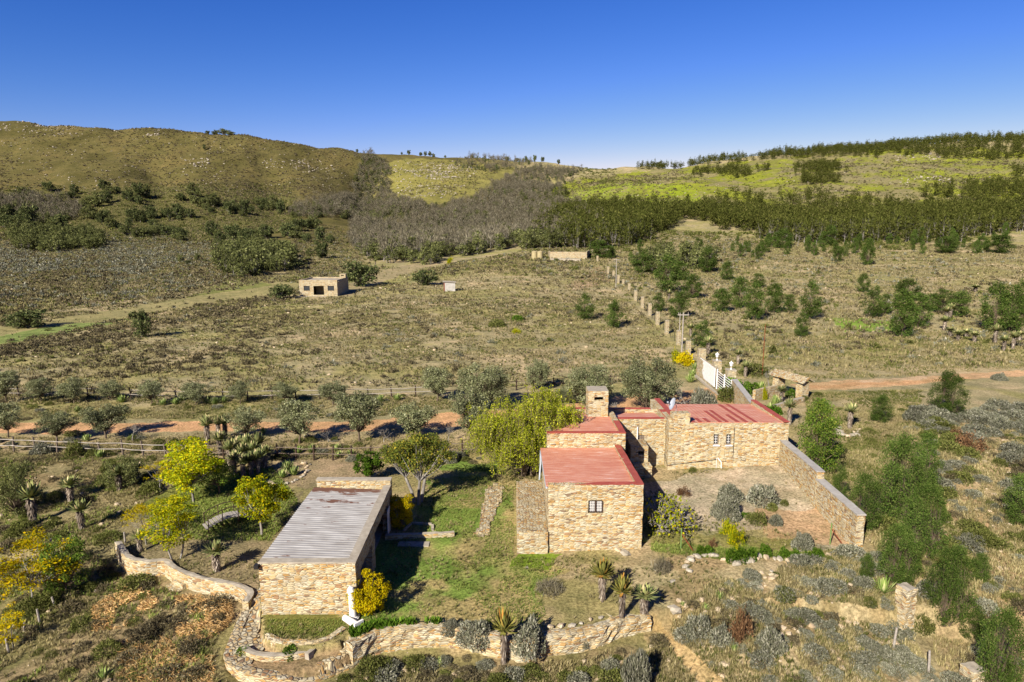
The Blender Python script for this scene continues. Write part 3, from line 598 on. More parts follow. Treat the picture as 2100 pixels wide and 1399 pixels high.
coping('parapet_coping', H, (mx0, 50.6), (10.6, 50.6), WT, 3.78, .02, .035, M['red_deep'])
# linking block with its small window
bw0, bw1 = PY(1309.5, 905, 47.5), PY(1322, 893, 47.5); bx0, bx1 = 7.1, 11.1
mb = MB(); wall(mb, (bx0, 47.5), (bx1, 47.5), WT, -.4, 3.92, [(bw0[0] - bx0, bw1[0] - bx0, bw0[2], bw1[2])]); mb.build('link_block_walls', M['stone'], H)
window(H, bw0[0], bw1[0], bw0[2], bw1[2], 47.6, 2, 2, 'wood', 'interior')
sheet('link_block_roof', [(mx1 - 2.2, 47.5 + WT, 3.84), (10.9, 47.5 + WT, 3.84), (10.9, 50.6, 3.5), (mx0 + .4, 50.6, 3.5)], 'red', H, amp=.01)
coping('parapet_coping', H, (bx0 + .4, 47.5), (bx1 - .1, 47.5), WT, 3.92, .012, .03, M['red_deep'])
# right block
cx0, cx1, cyf, cyb = 11.12, 19.6, 46.5, 53.3; czf, czb = 3.9, 3.42
h1a, h1b = PY(1463, 913, cyf), PY(1475, 891, cyf); h2a, h2b = PY(1488.5, 913, cyf), PY(1501, 891, cyf)
mb = MB(); wall(mb, (cx0, cyf), (cx1, cyf), WT, -.4, czf, [(h1a[0] - cx0, h1b[0] - cx0, h1a[2], h1b[2]), (h2a[0] - cx0, h2b[0] - cx0, h2a[2], h2b[2])])
wall(mb, (cx1, cyf + WT), (cx1, cyb), WT, -.4, lambda s: czf + .06 - .2 * s / 6.8); wall(mb, (cx0, cyb), (cx0, cyf + WT), WT, -.4, lambda s: czf + .22 - .25 * (1 - s / 6.8)); wall(mb, (cx1, cyb), (cx0, cyb), WT, -.4, czb - .06)
mb.build('right_block_walls', M['stone'], H)
for a, b in ((h1a, h1b), (h2a, h2b)): window(H, a[0], b[0], a[2], b[2], cyf + .12, 2, 4, 'wood', 'glass', sill='white')
sheet('right_block_roof', [(cx0 + WT, cyf + .12, czf + .02), (cx1 - WT, cyf + .12, czf + .02), (cx1 - WT, cyb + .1, czb), (cx0 + WT, cyb + .1, czb)], 'red_sheet', H, 24, 24, .008, .08)
coping('parapet_coping', H, (cx0 + WT, cyb), (cx0 + WT, cyf - .0), WT, lambda s: czf + .23 - .25 * (1 - s / 6.8), .03, .04, M['red_deep']).hide_render = False
coping('parapet_coping', H, (cx1, cyf), (cx1, cyb), WT, lambda s: czf + .07 - .2 * s / 6.8, .02, .04, M['red_deep'])
mb = MB(); wall(mb, (cx0 - .02, 49.7), (cx0 - .02, 47.7), .55, 3.2, 3.98); mb.build('stepped_parapet', M['stone'], H); coping('parapet_coping', H, (cx0 - .02, 49.7), (cx0 - .02, 47.7), .55, 3.98, .02, .035, M['red_deep'])
mb = MB(); 
for q in (1420.5, 1435, 1452, 1476, 1490, 1512, 1530, 1549):      # painted over roof seams: narrow raised ribs
    far_ = {1420.5: 48.0, 1435: 48.0, 1452: 48.0, 1476: 50.6, 1490: 50.8, 1512: 49.2, 1530: 53.1, 1549: 53.2}[q]; xx = PY(q, 863, cyf)[0]
    zr = lambda y: czf + .02 - (czf + .02 - czb) * (y - cyf - .12) / (cyb - cyf); P = [(xx, cyf + .15), (xx + .25, cyf + .15), (xx + .25, far_), (xx + .0, far_)]
    V = [(a, b, zr(b) + .012) for a, b in P] + [(a, b, zr(b) + .034) for a, b in P]; mb.add(V, [[4, 5, 6, 7], [0, 1, 5, 4], [1, 2, 6, 5], [2, 3, 7, 6], [3, 0, 4, 7]])
mb.build('roof_seams', M['red_deep'], H)
mb = MB(); cc0, cc1 = PY(1379, 862, cyf)[0], PY(1415, 862, cyf)[0]
wall(mb, (cc0, cyf - .03), (cc1, cyf - .03), .75, 3.5, 4.62); mb.build('roof_stub', M['stone'], H)
dish = MB(); dc = np.array([cc0 + .28, cyf + 1.1, 5.0]); rr = np.linspace(0, .42, 7); aa = np.linspace(0, 2 * math.pi, 20, endpoint=False); V = []
nd = unit(np.array([-.9, -.1, .35])); ud = unit(np.cross(nd, [0, 0, 1.])); vd = np.cross(ud, nd)
for off in (0, -.012):
    for r in rr:
        for a in aa: V.append(dc + ud * r * math.cos(a) + vd * r * math.sin(a) * 1.1 + nd * (r * r * .5 + off))
V = np.array(V); n_ = 20; F = [[o_ + i * n_ + k, o_ + i * n_ + (k + 1) % n_, o_ + (i + 1) * n_ + (k + 1) % n_, o_ + (i + 1) * n_ + k] for o_ in (0, 140) for i in range(6) for k in range(n_)]
dish.add(V, F); dish.tube([dc - nd * .02, dc - nd * .25, dc - nd * .25 - np.array([0, 0, .85])], .025, 6); dish.tube([dc + vd * -.42 + nd * .1, dc + nd * .45], .012, 5); dish.box(dc + nd * .45 - .05, dc + nd * .45 + .05)
dish.build('satellite_dish', M['steel'], H)
mb = MB(); wx = PY(1505, 900, cyf)[0]
mb.tube([(wx, cyf - .03, 3.6), (wx, cyf - .03, 1.45)], .018, 5); mb.build('conduit', M['dark'], H)
mb = MB(); a = PY(1376, 955, cyf - .05); b = PY(1470, 943, cyf - .05); mb.tube([(cx0 - .03, cyf + .9, a[2] + .5), (cx0 - .03, cyf - .03, a[2]), tuple(b)], .02, 5); mb.build('water_pipe', M['dark'], H)
mb = MB(); a = PY(1472, 940, cyf - .05); mb.tube([(a[0], cyf - .05, a[2]), (a[0] + .25, cyf - .1, a[2] - .3), (a[0] + .28, cyf - .1, .45)], .04, 6); mb.tube([(a[0] - .08, cyf - .05, a[2]), (a[0] - .08, cyf - .05, .45)], .02, 5); mb.build('waste_pipe', M['white'], H)
# chimney: stone stack with a smoke slot
mb = MB(); c0, c1 = PY(1206, 850, 47.9)[0], PY(1247, 850, 47.9)[0]; s0 = PY(1219, 822, 47.9); s1 = PY(1238, 815, 47.9)
wall(mb, (c0, 47.9), (c1, 47.9), .3, 3.6, 5.85, [(s0[0] - c0, s1[0] - c0, s0[2], s1[2])]); wall(mb, (c0, 49.2), (c1, 49.2), .3, 3.6, 5.85, [(s0[0] - c0, s1[0] - c0, s0[2], s1[2])])
wall(mb, (c0 + .3, 49.2), (c0 + .3, 48.2), .3, 3.6, 5.85) if False else wall(mb, (c1, 48.2), (c1, 49.2), .3, 3.6, 5.85); wall(mb, (c0, 49.2), (c0, 48.2), .3, 3.6, 5.85)
ch = mb.build('chimney', M['stone'], H); sheet('chimney_cap', [(c0, 47.92, 5.88), (c1, 47.92, 5.88), (c1, 49.48, 5.88), (c0, 49.48, 5.88)], 'cement', ch, 6, 6, .02, .08)
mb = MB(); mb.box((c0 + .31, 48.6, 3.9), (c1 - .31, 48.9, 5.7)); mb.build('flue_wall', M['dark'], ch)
# outdoor oven against the link block
mb = MB(); o0, o1 = PY(1293, 950, 45.9)[0], PY(1329, 950, 45.9)[0]
wall(mb, (o0, 46.0), (o1, 46.0), .4, -.3, 2.35, [(.55, .95, 1.75, 2.0)]); wall(mb, (o1, 46.4), (o1, 47.45), .3, -.3, 2.35); wall(mb, (o0, 47.45), (o0, 46.4), .3, -.3, 2.35)
wall(mb, (o0 + .15, 45.2), (o1 + .15, 45.2), .8, -.3, 1.2); mb.build('outdoor_oven', M['stone'], H); sheet('oven_top', [(o0, 46.02, 2.37), (o1, 46.02, 2.37), (o1, 47.45, 2.4), (o0, 47.45, 2.4)], 'flag', H, 6, 6, .04, .06)
mb = MB(); q = PY(1300, 890, 47.4); mb.tube([(q[0] + .25, 47.4, 2.3), (q[0] + .25, 47.4, 3.35)], .045, 6); mb.build('flue_pipe', M['white'], H)

# white slab table in the yard corner
t0 = PZ(1303, 957, 1.0); TBL = empty('garden_table', (t0[0] + .4, t0[1], 0)); tag(TBL, 'white topped table standing in the corner beside the outdoor oven', 'table')
mb = MB(); mb.box((-.38, -.05, .98), (.42, 1.25, 1.04)); mb.build('tabletop', M['white'], TBL)
for sx in (-.3, .32):
    for sy in (.05, 1.1):
        mb = MB(); mb.tube([(sx, sy, -.1), (sx, sy, .98)], .035, 6); mb.build('leg', M['wood_pale'], TBL)

# ---------------------------------------------------------------- long courtyard wall
gw = empty('courtyard_wall', (0, 0, 0)); tag(gw, 'long sandstone wall with grey coping running from the house corner down the courtyard', 'wall')
gx = 18.95; y2, y1_, ym = 34.2, 46.5, 39.9
mb = MB(); wall(mb, (gx, ym), (gx, y1_ - .02), .0001 + .42, -.6, 3.15) if False else None
y2 = 34.9; GA, GM, GB = (19.22, y2), (19.2, ym), (19.5, y1_ + .1)
wall(mb, GA, GM, .45, -.6, lambda s: 2.22 + .06 * s / 5); wall(mb, GM, GB, .45, -.6, lambda s: 2.78 - .16 * s / 6)
mb.build('masonry', M['stone'], gw)
coping('coping', gw, GA, GM, .45, lambda s: 2.22 + .06 * s / 5, .03, .07, M['cap_grey']); coping('coping', gw, GM, (19.49, y1_ - .05), .45, lambda s: 2.78 - .16 * s / 6, .03, .07, M['cap_grey'])
# ---------------------------------------------------------------- boundary wall behind the house, gate and lamp pillars
bw = empty('boundary_wall', (0, 0, 0)); tag(bw, 'grey topped stone boundary wall running back from the right corner of the house roof', 'wall')
mb = MB(); wall(mb, (20.3, 53.6), (21.9, 64.8), .45, -.3, 2.75); mb.build('masonry', M['stone'], bw); coping('coping', bw, (20.3, 53.6), (21.9, 64.8), .45, 2.75, .03, .07, M['cap_grey'])
sg = empty('sliding_gate', (0, 0, 0)); tag(sg, 'white sliding gate with solid panel and open horizontal rails between house and lamp pillars', 'gate')
mb = MB(); mb.box((21.25, 69.9, .75), (21.33, 75.6, 2.75)); mb.build('solid_panel', M['white'], sg)
mb = MB(); 
for k in range(7): mb = MB(); mb.box((21.45, 64.9, 1.0 + k * .25), (21.5, 69.7, 1.05 + k * .25)); mb.build('rail', M['white'], sg)
mb = MB(); 
for yy in (64.95, 67.3, 69.75): mb = MB(); mb.box((21.42, yy - .05, .6), (21.53, yy + .05, 2.72)); mb.build('upright', M['white'], sg)
mb = MB(); mb.box((20.7, 64.5, .55), (20.95, 75.6, .78)); mb.build('ground_rail', M['cement'], sg)
gwall = MB(); wall(gwall, (21.8, 69.9), (21.5, 76.5), .35, .2, 2.7); gb = gwall.build('back_wall', M['stone_far']); tag(gb, 'dark topped stone wall directly behind the solid white gate panel', 'wall')
def lamp_pillar(px, pbase, ptop, D, w, lab, lab2):
    c = PY(px, pbase, D); top = PY(px, ptop, D)[2]; mb = MB(); z0 = hz(c[0], D) - .3
    E = empty('gate_pillar', (c[0], D, 0)); tag(E, lab, 'pillar')
    m_ = MB(); wall(m_, (-w / 2, 0), (w / 2, 0), w, z0, top); m_.build('masonry', M['stone_far'], E); coping('cap', E, (-w / 2, 0), (w / 2, 0), w, top, .02, .06, M['cement'])
    Lm = empty('pillar_lamp', (c[0], D + w / 2, top + .06)); tag(Lm, lab2, 'lamp')
    m_ = MB(); m_.tube([(0, 0, 0), (0, 0, .05), (0, 0, .12), (0, 0, .3)], [.13, .1, .04, .035], 10); m_.build('stem', M['white'], Lm)
    m_ = MB(); m_.tube([(0, 0, .3), (0, 0, .36), (0, 0, .62), (0, 0, .66)], [.06, .13, .2, .2], 6); m_.build('lantern', M['white'], Lm)
    m_ = MB(); m_.tube([(0, 0, .66), (0, 0, .68), (0, 0, .8), (0, 0, .9)], [.24, .23, .06, .02], 6); m_.build('lantern_roof', M['white'], Lm)
lamp_pillar(1471, 772, 742, 73.0, .85, 'round topped stone gate pillar nearer the white solid gate panel', 'white lantern on the stone pillar beside the solid white gate panel')
lamp_pillar(1500.5, 786, 761, 69.0, .9, 'stone gate pillar at the open railed end of the white gate', 'white lantern on the stone pillar above the open gate rails')
c = G(1440, 740); mb = MB(); wall(mb, (-.45, 0), (.45, 0), .8, -.3, 1.5); o = mb.build('stone_plinth', M['stone_far']); o.location = c; tag(o, 'squat cream stone block at the far end of the white gate', 'pillar')
# stone shelter by the track
sh = empty('entrance_shelter', (27.9, 66.6, hz(27.9, 66.6)), math.atan2(-3.5, 1.5)); tag(sh, 'open stone shelter with sloping slab roof on two piers beside the track', 'shelter')
for xs in (-1.55, 1.55):
    m_ = MB(); wall(m_, (xs - .38, -.45), (xs + .38, -.45), .9, -.4, 1.75); m_.build('pier', M['stone'], sh)
m_ = MB(); R = []
for xx in np.linspace(-2.25, 2.25, 14):
    for yy, zz in ((-.75, 1.78), (-.75, 1.9), (.1, 2.35), (.75, 1.95), (.75, 1.8), (.1, 2.15)): R.append((xx, yy, zz))
R = jit(np.array(R), .03); m_.add(R, [[i * 6 + a, i * 6 + (a + 1) % 6, i * 6 + 6 + (a + 1) % 6, i * 6 + 6 + a] for i in range(13) for a in range(6)]); m_.add(R[:6], [[0, 1, 2, 3, 4, 5]]); m_.add(R[-6:], [[5, 4, 3, 2, 1, 0]]); m_.build('roof', M['flag'], sh)
m_ = MB(); a_, b_ = G(1548, 822), G(1600, 812); wall(m_, a_[:2], b_[:2], .3, a_[2] - .3, a_[2] + 1.0); tag(m_.build('garden_wall', M['stone']), 'low stone bed wall between the lamp pillars and the open shelter', 'wall')
m_ = MB(); a_, b_ = G(1592, 842), G(1650, 826); wall(m_, a_[:2], b_[:2], .4, a_[2] - .3, a_[2] + .45, capmat=1); tag(m_.build('stone_step', [M['stone'], M['cement']]), 'low capped stone step below the bed of succulents by the shelter', 'wall')

# ---------------------------------------------------------------- carport / outbuilding
CPt = empty('open_outbuilding', (0, 0, 0)); tag(CPt, 'low sandstone shed open on its lawn side under grey corrugated roof', 'outbuilding')
kx0, kx1, ky0, ky1, kz = -11.6, -7.18, 29.0, 38.3, 2.55
mb = MB(); wall(mb, (kx0, ky0), (kx1, ky0), .36, -1.0, kz); wall(mb, (kx0, ky1), (kx0, ky0 + .36), .36, -1.0, kz - .12); wall(mb, (kx0 + .05, ky1), (kx1, ky1), .36, -.4, kz + .32)
wall(mb, (kx1, ky0 + .36), (kx1, ky1), .36, -.6, kz, [(.7, 3.3, -.3, 1.7), (4.0, 8.0, -.3, 1.9)]); mb.build('walls', M['stone'], CPt)
mb = MB(); nx_, ny_ = 3, 260; ysr = np.linspace(ky0 + .33, ky1 - .02, ny_); P = []; ww = (ky1 - ky0) / 40
for xx in (kx0 - .1, (kx0 + kx1) / 2 - .1, kx1 - .37):
    ph = (ysr - ky0) / ww * 2 * math.pi
    P.append(np.stack([np.full(ny_, xx), ysr, kz - .06 - .16 * (xx - kx0) / 4.4 + .02 * np.tanh(2.2 * np.sin(ph)) + .01 * np.sin(xx * 3 + ysr * .7)], 1))
P = np.concatenate(P); i = np.arange(len(P)).reshape(3, ny_); mb.add(P, np.stack([i[:-1, :-1], i[1:, :-1], i[1:, 1:], i[:-1, 1:]], -1).reshape(-1, 4)); mb.build('corrugated_roof', M['zinc'], CPt)
coping('parapet_cap', CPt, (kx0, ky0), (kx1 - .4, ky0), .36, kz, .03, .06, M['cement']); coping('parapet_cap', CPt, (kx1, ky0 + .02), (kx1, ky1), .36, kz, .03, .06, M['cement']); coping('parapet_cap', CPt, (kx0 + .05, ky1), (kx1, ky1), .36, kz + .32, .03, .06, M['cement'])
mb = MB(); mb.box((kx0 + .4, ky0 + .4, -.02), (kx1 - .4, ky1 - .1, .03)); mb.build('floor', M['cement'], CPt)
mb = MB(); wall(mb, (kx0 + .4, 35.0), (kx1 - .4, 35.0), .2, 0, 2.2); mb.build('inner_wall', M['interior'], CPt)
mb = MB(); 
for z_ in (1.35,): mb.box((kx1 + .0, 36.9, .1), (kx1 + .04, 37.6, 1.6))
mb.build('door', M['white'], CPt)
mb = MB(); q = PY(527, 1163, ky0 - .1); mb.box((q[0] - .12, ky0 - .2, q[2] - .08), (q[0] + .08, ky0 + .05, q[2] + .1)); mb.build('wall_light', M['dark'], CPt)
# columns
def column(name, label, loc, rot, L_):
    E = empty(name, loc); E.rotation_euler = rot; tag(E, label, 'column', None)
    m_ = MB(); zz = np.linspace(.16, L_ - .2, 12); m_.tube([(0, 0, z) for z in zz], .165 - .035 * (zz / L_) ** 2, 20); m_.build('shaft', M['white'], E, True)
    m_ = MB(); m_.box((-.24, -.24, 0), (.24, .24, .09)); m_.tube([(0, 0, .09), (0, 0, .12), (0, 0, .165)], [.21, .21, .17], 18); m_.build('base', M['white'], E)
    return E
cb = PY(724, 1264, 28.6); E = column('standing_column', 'white classical column leaning upright at the corner of the open shed', (cb[0] + .02, 28.62, hz(cb[0], 28.6)), (0, math.radians(-3), 0), 1.55)
m_ = MB(); m_.tube([(0, 0, 1.33), (0, 0, 1.4), (-.02, 0, 1.5), (-.1, 0, 1.56)], [.14, .19, .16, .12], 14); m_.build('broken_capital', M['white'], E)
f0, f1 = PZ(737, 1286, .17), PZ(708, 1268, .17); dd = Vector(f1) - Vector(f0); E = column('fallen_column', 'white classical column lying fallen on the grass by the front steps', Vector(f0) , dd.to_track_quat('Z', 'Y').to_euler(), dd.length + .25)
# low lawn wall with slab
m_ = MB(); a_, b_ = PZ(790, 1108, 0), PZ(932, 1102, 0); wall(m_, a_[:2], b_[:2], .25, -.3, .26, capmat=1); tag(m_.build('lawn_wall', [M['stone'], M['cement']]), 'low capped stone wall running out across the lawn behind the shed', 'wall')
m_ = MB(); a_ = PZ(815, 1122, 0); m_.box((a_[0], a_[1], -.1), (a_[0] + 1.75, a_[1] + .55, .045)); tag(m_.build('concrete_slab', M['cement']), 'flat pale slab on the grass at the foot of the low lawn wall', 'paving slab')
m_ = MB(); 
for (p, q) in (((830, 1090), (845, 1076)), ((845, 1076), (885, 1078)), ((885, 1078), (884, 1090))):
    a_, b_ = PZ(*p, 0), PZ(*q, 0); wall(m_, a_[:2], b_[:2], .14, -.2, .1, step=.2)
tag(m_.build('bed_edging', M['cement']), 'low cement edging of the small bed above the lawn wall', 'garden edging')

# ---------------------------------------------------------------- curved walls built along a line
def curvewall(mb, pts, thick, h, zb=-1.5, step=.25, amp=.035, mat=0, cap=1, capflat=.02):
    """pts: (x, y, ztop) polyline; body lies to the left of the direction"""
    pts = np.array(pts, float); d = np.r_[0, np.cumsum(np.linalg.norm(np.diff(pts[:, :2], axis=0), axis=1))]; n = max(2, int(d[-1] / step)); s = np.linspace(0, d[-1], n + 1)
    # smooth the polyline a little
    P = np.stack([np.interp(s, d, pts[:, k]) for k in range(3)], 1)
    for _ in range(2): P[1:-1] = (P[:-2] + 2 * P[1:-1] + P[2:]) / 4
    T = unit(np.gradient(P[:, :2], axis=0)); Nn = np.stack([-T[:, 1], T[:, 0]], 1)
    def row(off, z): return np.concatenate([P[:, :2] + Nn * off, np.reshape(z, (-1, 1))], 1)
    nz_ = max(2, int(h / .22)); 
    for off, flip in ((0, False), (thick, True)):
        G_ = np.stack([row(off, P[:, 2] - h * k / nz_) for k in range(nz_ + 1)], 1); sh = G_.shape; V = jit(G_.reshape(-1, 3), amp); i = np.arange(sh[0] * sh[1]).reshape(sh[:2])
        Q = np.stack([i[:-1, 1:], i[1:, 1:], i[1:, :-1], i[:-1, :-1]], -1).reshape(-1, 4); Q = Q[:, ::-1] if flip else Q; st = np.stack([np.repeat(s, sh[1]), V[:, 2]], 1); mb.add(V, Q, st[Q], mat)
    G_ = np.stack([row(thick * k / 2, P[:, 2] + (capflat if k == 1 else 0)) for k in range(3)], 1); sh = G_.shape; V = jit(G_.reshape(-1, 3), amp * .6); i = np.arange(sh[0] * 3).reshape(sh[:2])
    Q = np.stack([i[:-1, :-1], i[1:, :-1], i[1:, 1:], i[:-1, 1:]], -1).reshape(-1, 4); st = np.stack([np.repeat(s, 3), np.tile([0, thick / 2, thick], len(P))], 1); mb.add(V, Q, st[Q], cap)
    for e in (0, -1):
        q = [row(0, P[:, 2])[e], row(thick, P[:, 2])[e], row(thick, P[:, 2] - h)[e], row(0, P[:, 2] - h)[e]]; mb.add(q, [[0, 1, 2, 3]] if e == 0 else [[3, 2, 1, 0]], np.array([[[0, 0], [thick, 0], [thick, h], [0, h]]]), mat)
def pxline(L_, z, top=None): return [tuple(PZ(a, b, z)[:2]) + (z if top is None else top,) for a, b in L_]
mb = MB(); curvewall(mb, [(x, y, z + .16) for x, y, z in [tuple(PZ(a, b, 0)) for a, b in EDGE_PX[1:12]]], .3, 1.3); tag(mb.build('garden_wall', [M['stone'], M['cement']]), 'winding capped stone retaining wall left of the grey roofed shed', 'retaining wall')
mb = MB(); curvewall(mb, [(x, y, hz(x + .25, y + .3) + (.03 if i < 5 else .10)) for i, (x, y, z) in enumerate([tuple(PZ(a, b, 0)) for a, b in EDGE_PX[11:21]])], .42, 1.3, cap=1); tag(mb.build('garden_wall', [M['stone'], M['cobble']]), 'broad curving stone wall holding up the cobbled path at the bottom', 'retaining wall')
mb = MB(); curvewall(mb, [(x, y, .13) for x, y, z in [tuple(PZ(a, b, 0)) for a, b in EDGE_PX[20:31]]], .5, 1.4, amp=.06, cap=2); tag(mb.build('garden_wall', [M['stone'], M['flag'], M['stone']]), 'rough dry stone retaining wall along the foot of the lawn', 'retaining wall')
mb = MB(); curvewall(mb, [(x, y, .07) for x, y, z in [tuple(PZ(a, b, 0)) for a, b in ((541, 1306), (568, 1322), (600, 1324), (640, 1324), (680, 1314), (700, 1300), (712, 1292))]], .28, .75, amp=.04, cap=0); tag(mb.build('garden_wall', [M['stone'], M['stone']]), 'low stone edge holding the small grass bed in front of the shed', 'retaining wall')
mb = MB(); curvewall(mb, [(x, y, .05) for x, y, z in [tuple(PZ(a, b, 0)) for a, b in ((1243, 1262), (1252, 1272), (1262, 1282))]], .3, .5, amp=.06, cap=0); tag(mb.build('stone_kerb', [M['stone'], M['stone']]), 'short run of stones joining the lawn edge to the bottom wall', 'garden edging')
# planter lip
mb = MB(); curvewall(mb, [tuple(PZ(a, b, -.3)[:2]) + (-.18,) for a, b in ((492, 1335), (515, 1350), (560, 1354), (600, 1350), (634, 1342))], .3, .5, amp=.02, cap=1); tag(mb.build('planter_wall', [M['stone'], M['cement']]), 'cement topped curb around the planted strip inside the curved wall', 'planter')
mb = MB(); a_, b_ = PZ(633, 1346, -.2), PZ(664, 1320, -.2); wall(mb, a_[:2], b_[:2], .2, -.8, -.1); tag(mb.build('planter_divider', M['cement']), 'slanting grey slab closing the right end of the planted strip', 'planter')
# paved surfaces inside the loop
def drape(name, PXs, mat, dz=.03, step=.22, z0=0.0, amp=.02, kind='structure', lab=None, cat=None):
    W_ = [PZ(a, b, z0)[:2] for a, b in PXs]; A = np.array(W_); x0, y0 = A.min(0); x1, y1 = A.max(0); X, Y = np.meshgrid(np.arange(x0, x1 + step, step), np.arange(y0, y1 + step, step), indexing='ij')
    c = inpoly((X[:-1, :-1] + X[1:, 1:]) / 2, (Y[:-1, :-1] + Y[1:, 1:]) / 2, W_); V = np.stack([X, Y, hgt(X, Y) + dz], -1).reshape(-1, 3); V = jit(V, amp); i = np.arange(X.size).reshape(X.shape)
    Q = np.stack([i[:-1, :-1], i[1:, :-1], i[1:, 1:], i[:-1, 1:]], -1)[c]; m_ = MB(); m_.add(V, Q, V[Q][:, :, :2]); o = m_.build(name, M[mat]); tag(o, lab, cat, kind=kind); return o
drape('cobbled_path', [(512, 1222), (538, 1205), (560, 1240), (533, 1262), (530, 1290), (545, 1312), (520, 1330), (510, 1345), (498, 1358), (470, 1345), (460, 1325), (474, 1292), (497, 1245)], 'cobble', .05, .18)
drape('paved_landing', [(650, 1344), (668, 1336), (700, 1325), (712, 1314), (722, 1322), (690, 1343), (655, 1353)], 'flag', .05, .18)
drape('stone_path', [(1000, 1000), (1016, 992), (1034, 1000), (1030, 1012), (1028, 1030), (1018, 1045), (1014, 1062), (1004, 1080), (1002, 1100), (985, 1103), (970, 1098), (980, 1085), (986, 1068), (985, 1048), (992, 1030)], 'flag', .06, .16, amp=.045)
# steps
def steps(loc, rz, n, w, rise, run, lab, mat='flag'):
    E = empty('stone_steps', loc, rz); tag(E, lab, 'steps')
    for k in range(n):
        m_ = MB(); wall(m_, (-w / 2, -run * (k + 1)), (w / 2, -run * (k + 1)), run + .02, -rise * (n + 2), -rise * (k + 1), step=.2, amp=.035); m_.build('step', M['stone'], E)
a_ = PZ(384, 1172, 0); steps((a_[0], a_[1] + .1, .05), math.radians(-35), 4, 1.1, .22, .32, 'short stone steps coming down through the winding garden wall')
a_ = PZ(716, 1296, 0); steps((a_[0] + .05, a_[1] + .1, .1), math.radians(-38), 3, 1.15, .15, .3, 'stone steps beside the fallen white column')
m_ = MB(); a_ = PZ(672, 1372, -1.0); 
for k, (r_, zt_) in enumerate(((.75, -.72), (.55, -.5))):
    aa = np.linspace(0, 2 * math.pi, 14, endpoint=False); V = jit(np.array([(a_[0] + r_ * math.cos(t), a_[1] + .6 + r_ * .8 * math.sin(t), z) for z in (-1.9, (zt_ - 1.9) / 2, zt_) for t in aa]), .05)
    m_.add(V, [[i * 14 + q, i * 14 + (q + 1) % 14, i * 14 + 14 + (q + 1) % 14, i * 14 + 14 + q] for i in range(2) for q in range(14)], np.array([[[q * .4, i * .5], [(q + 1) * .4, i * .5], [(q + 1) * .4, (i + 1) * .5], [q * .4, (i + 1) * .5]] for i in range(2) for q in range(14)])); m_.add(V[28:], [list(range(14))])
tag(m_.build('round_stone_steps', M['cobble']), 'rounded stone steps bulging out below the curved front wall', 'steps')
# right hand bottom pillar etc.
def pillar(name, px, pb, pt, wpx, lab, mat='stone', group=None, rz=0):
    g = G(px, pb); Z_ = g[1] * CP + (CAMH - g[2]) * SP; w = wpx / FPX * Z_ * (.68 if g[1] > 60 else .9); top = PY(px, pt, g[1])[2]; m_ = MB(); wall(m_, (-w / 2, -w / 2), (w / 2, -w / 2), w, -.4, top - g[2], step=.2, amp=.03 if g[1] < 60 else .012, capmat=1)
    o = m_.build(name, [M[mat], M['cement']]); o.location = g; o.rotation_euler = (0, 0, rz); tag(o, lab, 'pillar', group); return o
pillar('stone_pillar', 1853, 1268, 1203, 30, 'rough stone pillar standing alone among grey bushes beside a big aloe', rz=.3)
pillar('stone_pillar', 1992, 1400, 1368, 34, 'stone pillar at the bottom right edge under the feathery tree', rz=.2)
PL = [(1411, 727, 700, 12), (1391, 708, 678, 11), (1367, 685, 657, 10), (1348, 667, 640, 9.5), (1332, 648, 623, 9), (1317, 632, 609, 8), (1303, 617, 596, 8), (1290, 597, 582, 6.5), (1278, 583, 573, 6), (1268, 581, 564, 6), (1258, 571, 556, 6), (1247, 562, 547, 5.5), (1225, 537, 525, 5), (1214, 520, 512, 4)]
for i, (a, b, c, w) in enumerate(PL):
    pillar('fence_pillar', a, b, c, w, f'{nth(i, len(PL), "square stone pillar", "right")} in the wire fence climbing towards the hills', 'stone_far', 'stone pillars of the wire fence climbing away from the gate', .1)
# wire between them, carried by thin stakes
m_ = MB(); 
for (a, b, *_), (c, d, *_2) in zip(PL[:-1], PL[1:]):
    g0, g1 = G(a, b), G(c, d)
    for k in range(4):
        m_.tube([g0 + [0, 0, .35 + .35 * k], g1 + [0, 0, .35 + .35 * k]], .008, 3, cap=False)
    for f in (.33, .66): q = g0 + (g1 - g0) * f; m_.tube([q - [0, 0, .3], q + [0, 0, 1.45]], .035, 4)
tag(m_.build('wire_fence', M['dark']), 'thin wire strands and stakes strung between the square stone pillars', 'fence')

# ---------------------------------------------------------------- far stone house, shed, tanks, reservoir wall
fa, fb = G(616, 609), G(694, 609); yf = fa[1]; zg = hz((fa[0] + fb[0]) / 2, yf) - .1
fx0, fx1 = PY(614, 600, yf)[0], PY(692, 600, yf)[0]; ft = PY(650, 575, yf)[2]
FH = empty('small_stone_house', (0, 0, 0)); tag(FH, 'small flat roofed stone cottage with open central doorway far across the plain', 'house')
def hole(a, b, c, d, y): p = PY(a, d, y); q = PY(b, c, y); return (p[0] - fx0, q[0] - fx0, p[2], q[2])
hs_ = [hole(623, 635, 587, 597, yf), hole(643.5, 664, 587, 605.5, yf), hole(672, 685, 587, 597, yf)]
mb = MB(); wall(mb, (fx0, yf), (fx1, yf), .4, zg - 1, ft, hs_, step=.5); wall(mb, (fx1, yf + .4), (fx1 + .5, yf + 9), .4, zg - 1, ft, step=.8); wall(mb, (fx0 + .3, yf + 9), (fx0, yf + .4), .4, zg - 1, ft, step=.8); wall(mb, (fx0 + .3, yf + 9), (fx1 + .5, yf + 9), .4, zg - 1, ft, step=.8)
wall(mb, (hs_[1][0] + fx0 - .3, yf + 3.2), (hs_[1][1] + fx0 + .3, yf + 3.2), .3, zg - 1, ft - .2, step=.8); mb.build('walls', M['stone_far'], FH)
mb = MB(); mb.box((fx0 + .3, yf + .3, ft - .42), (fx1 + .3, yf + 9, ft - .3)); mb.build('roof', M['cement'], FH)
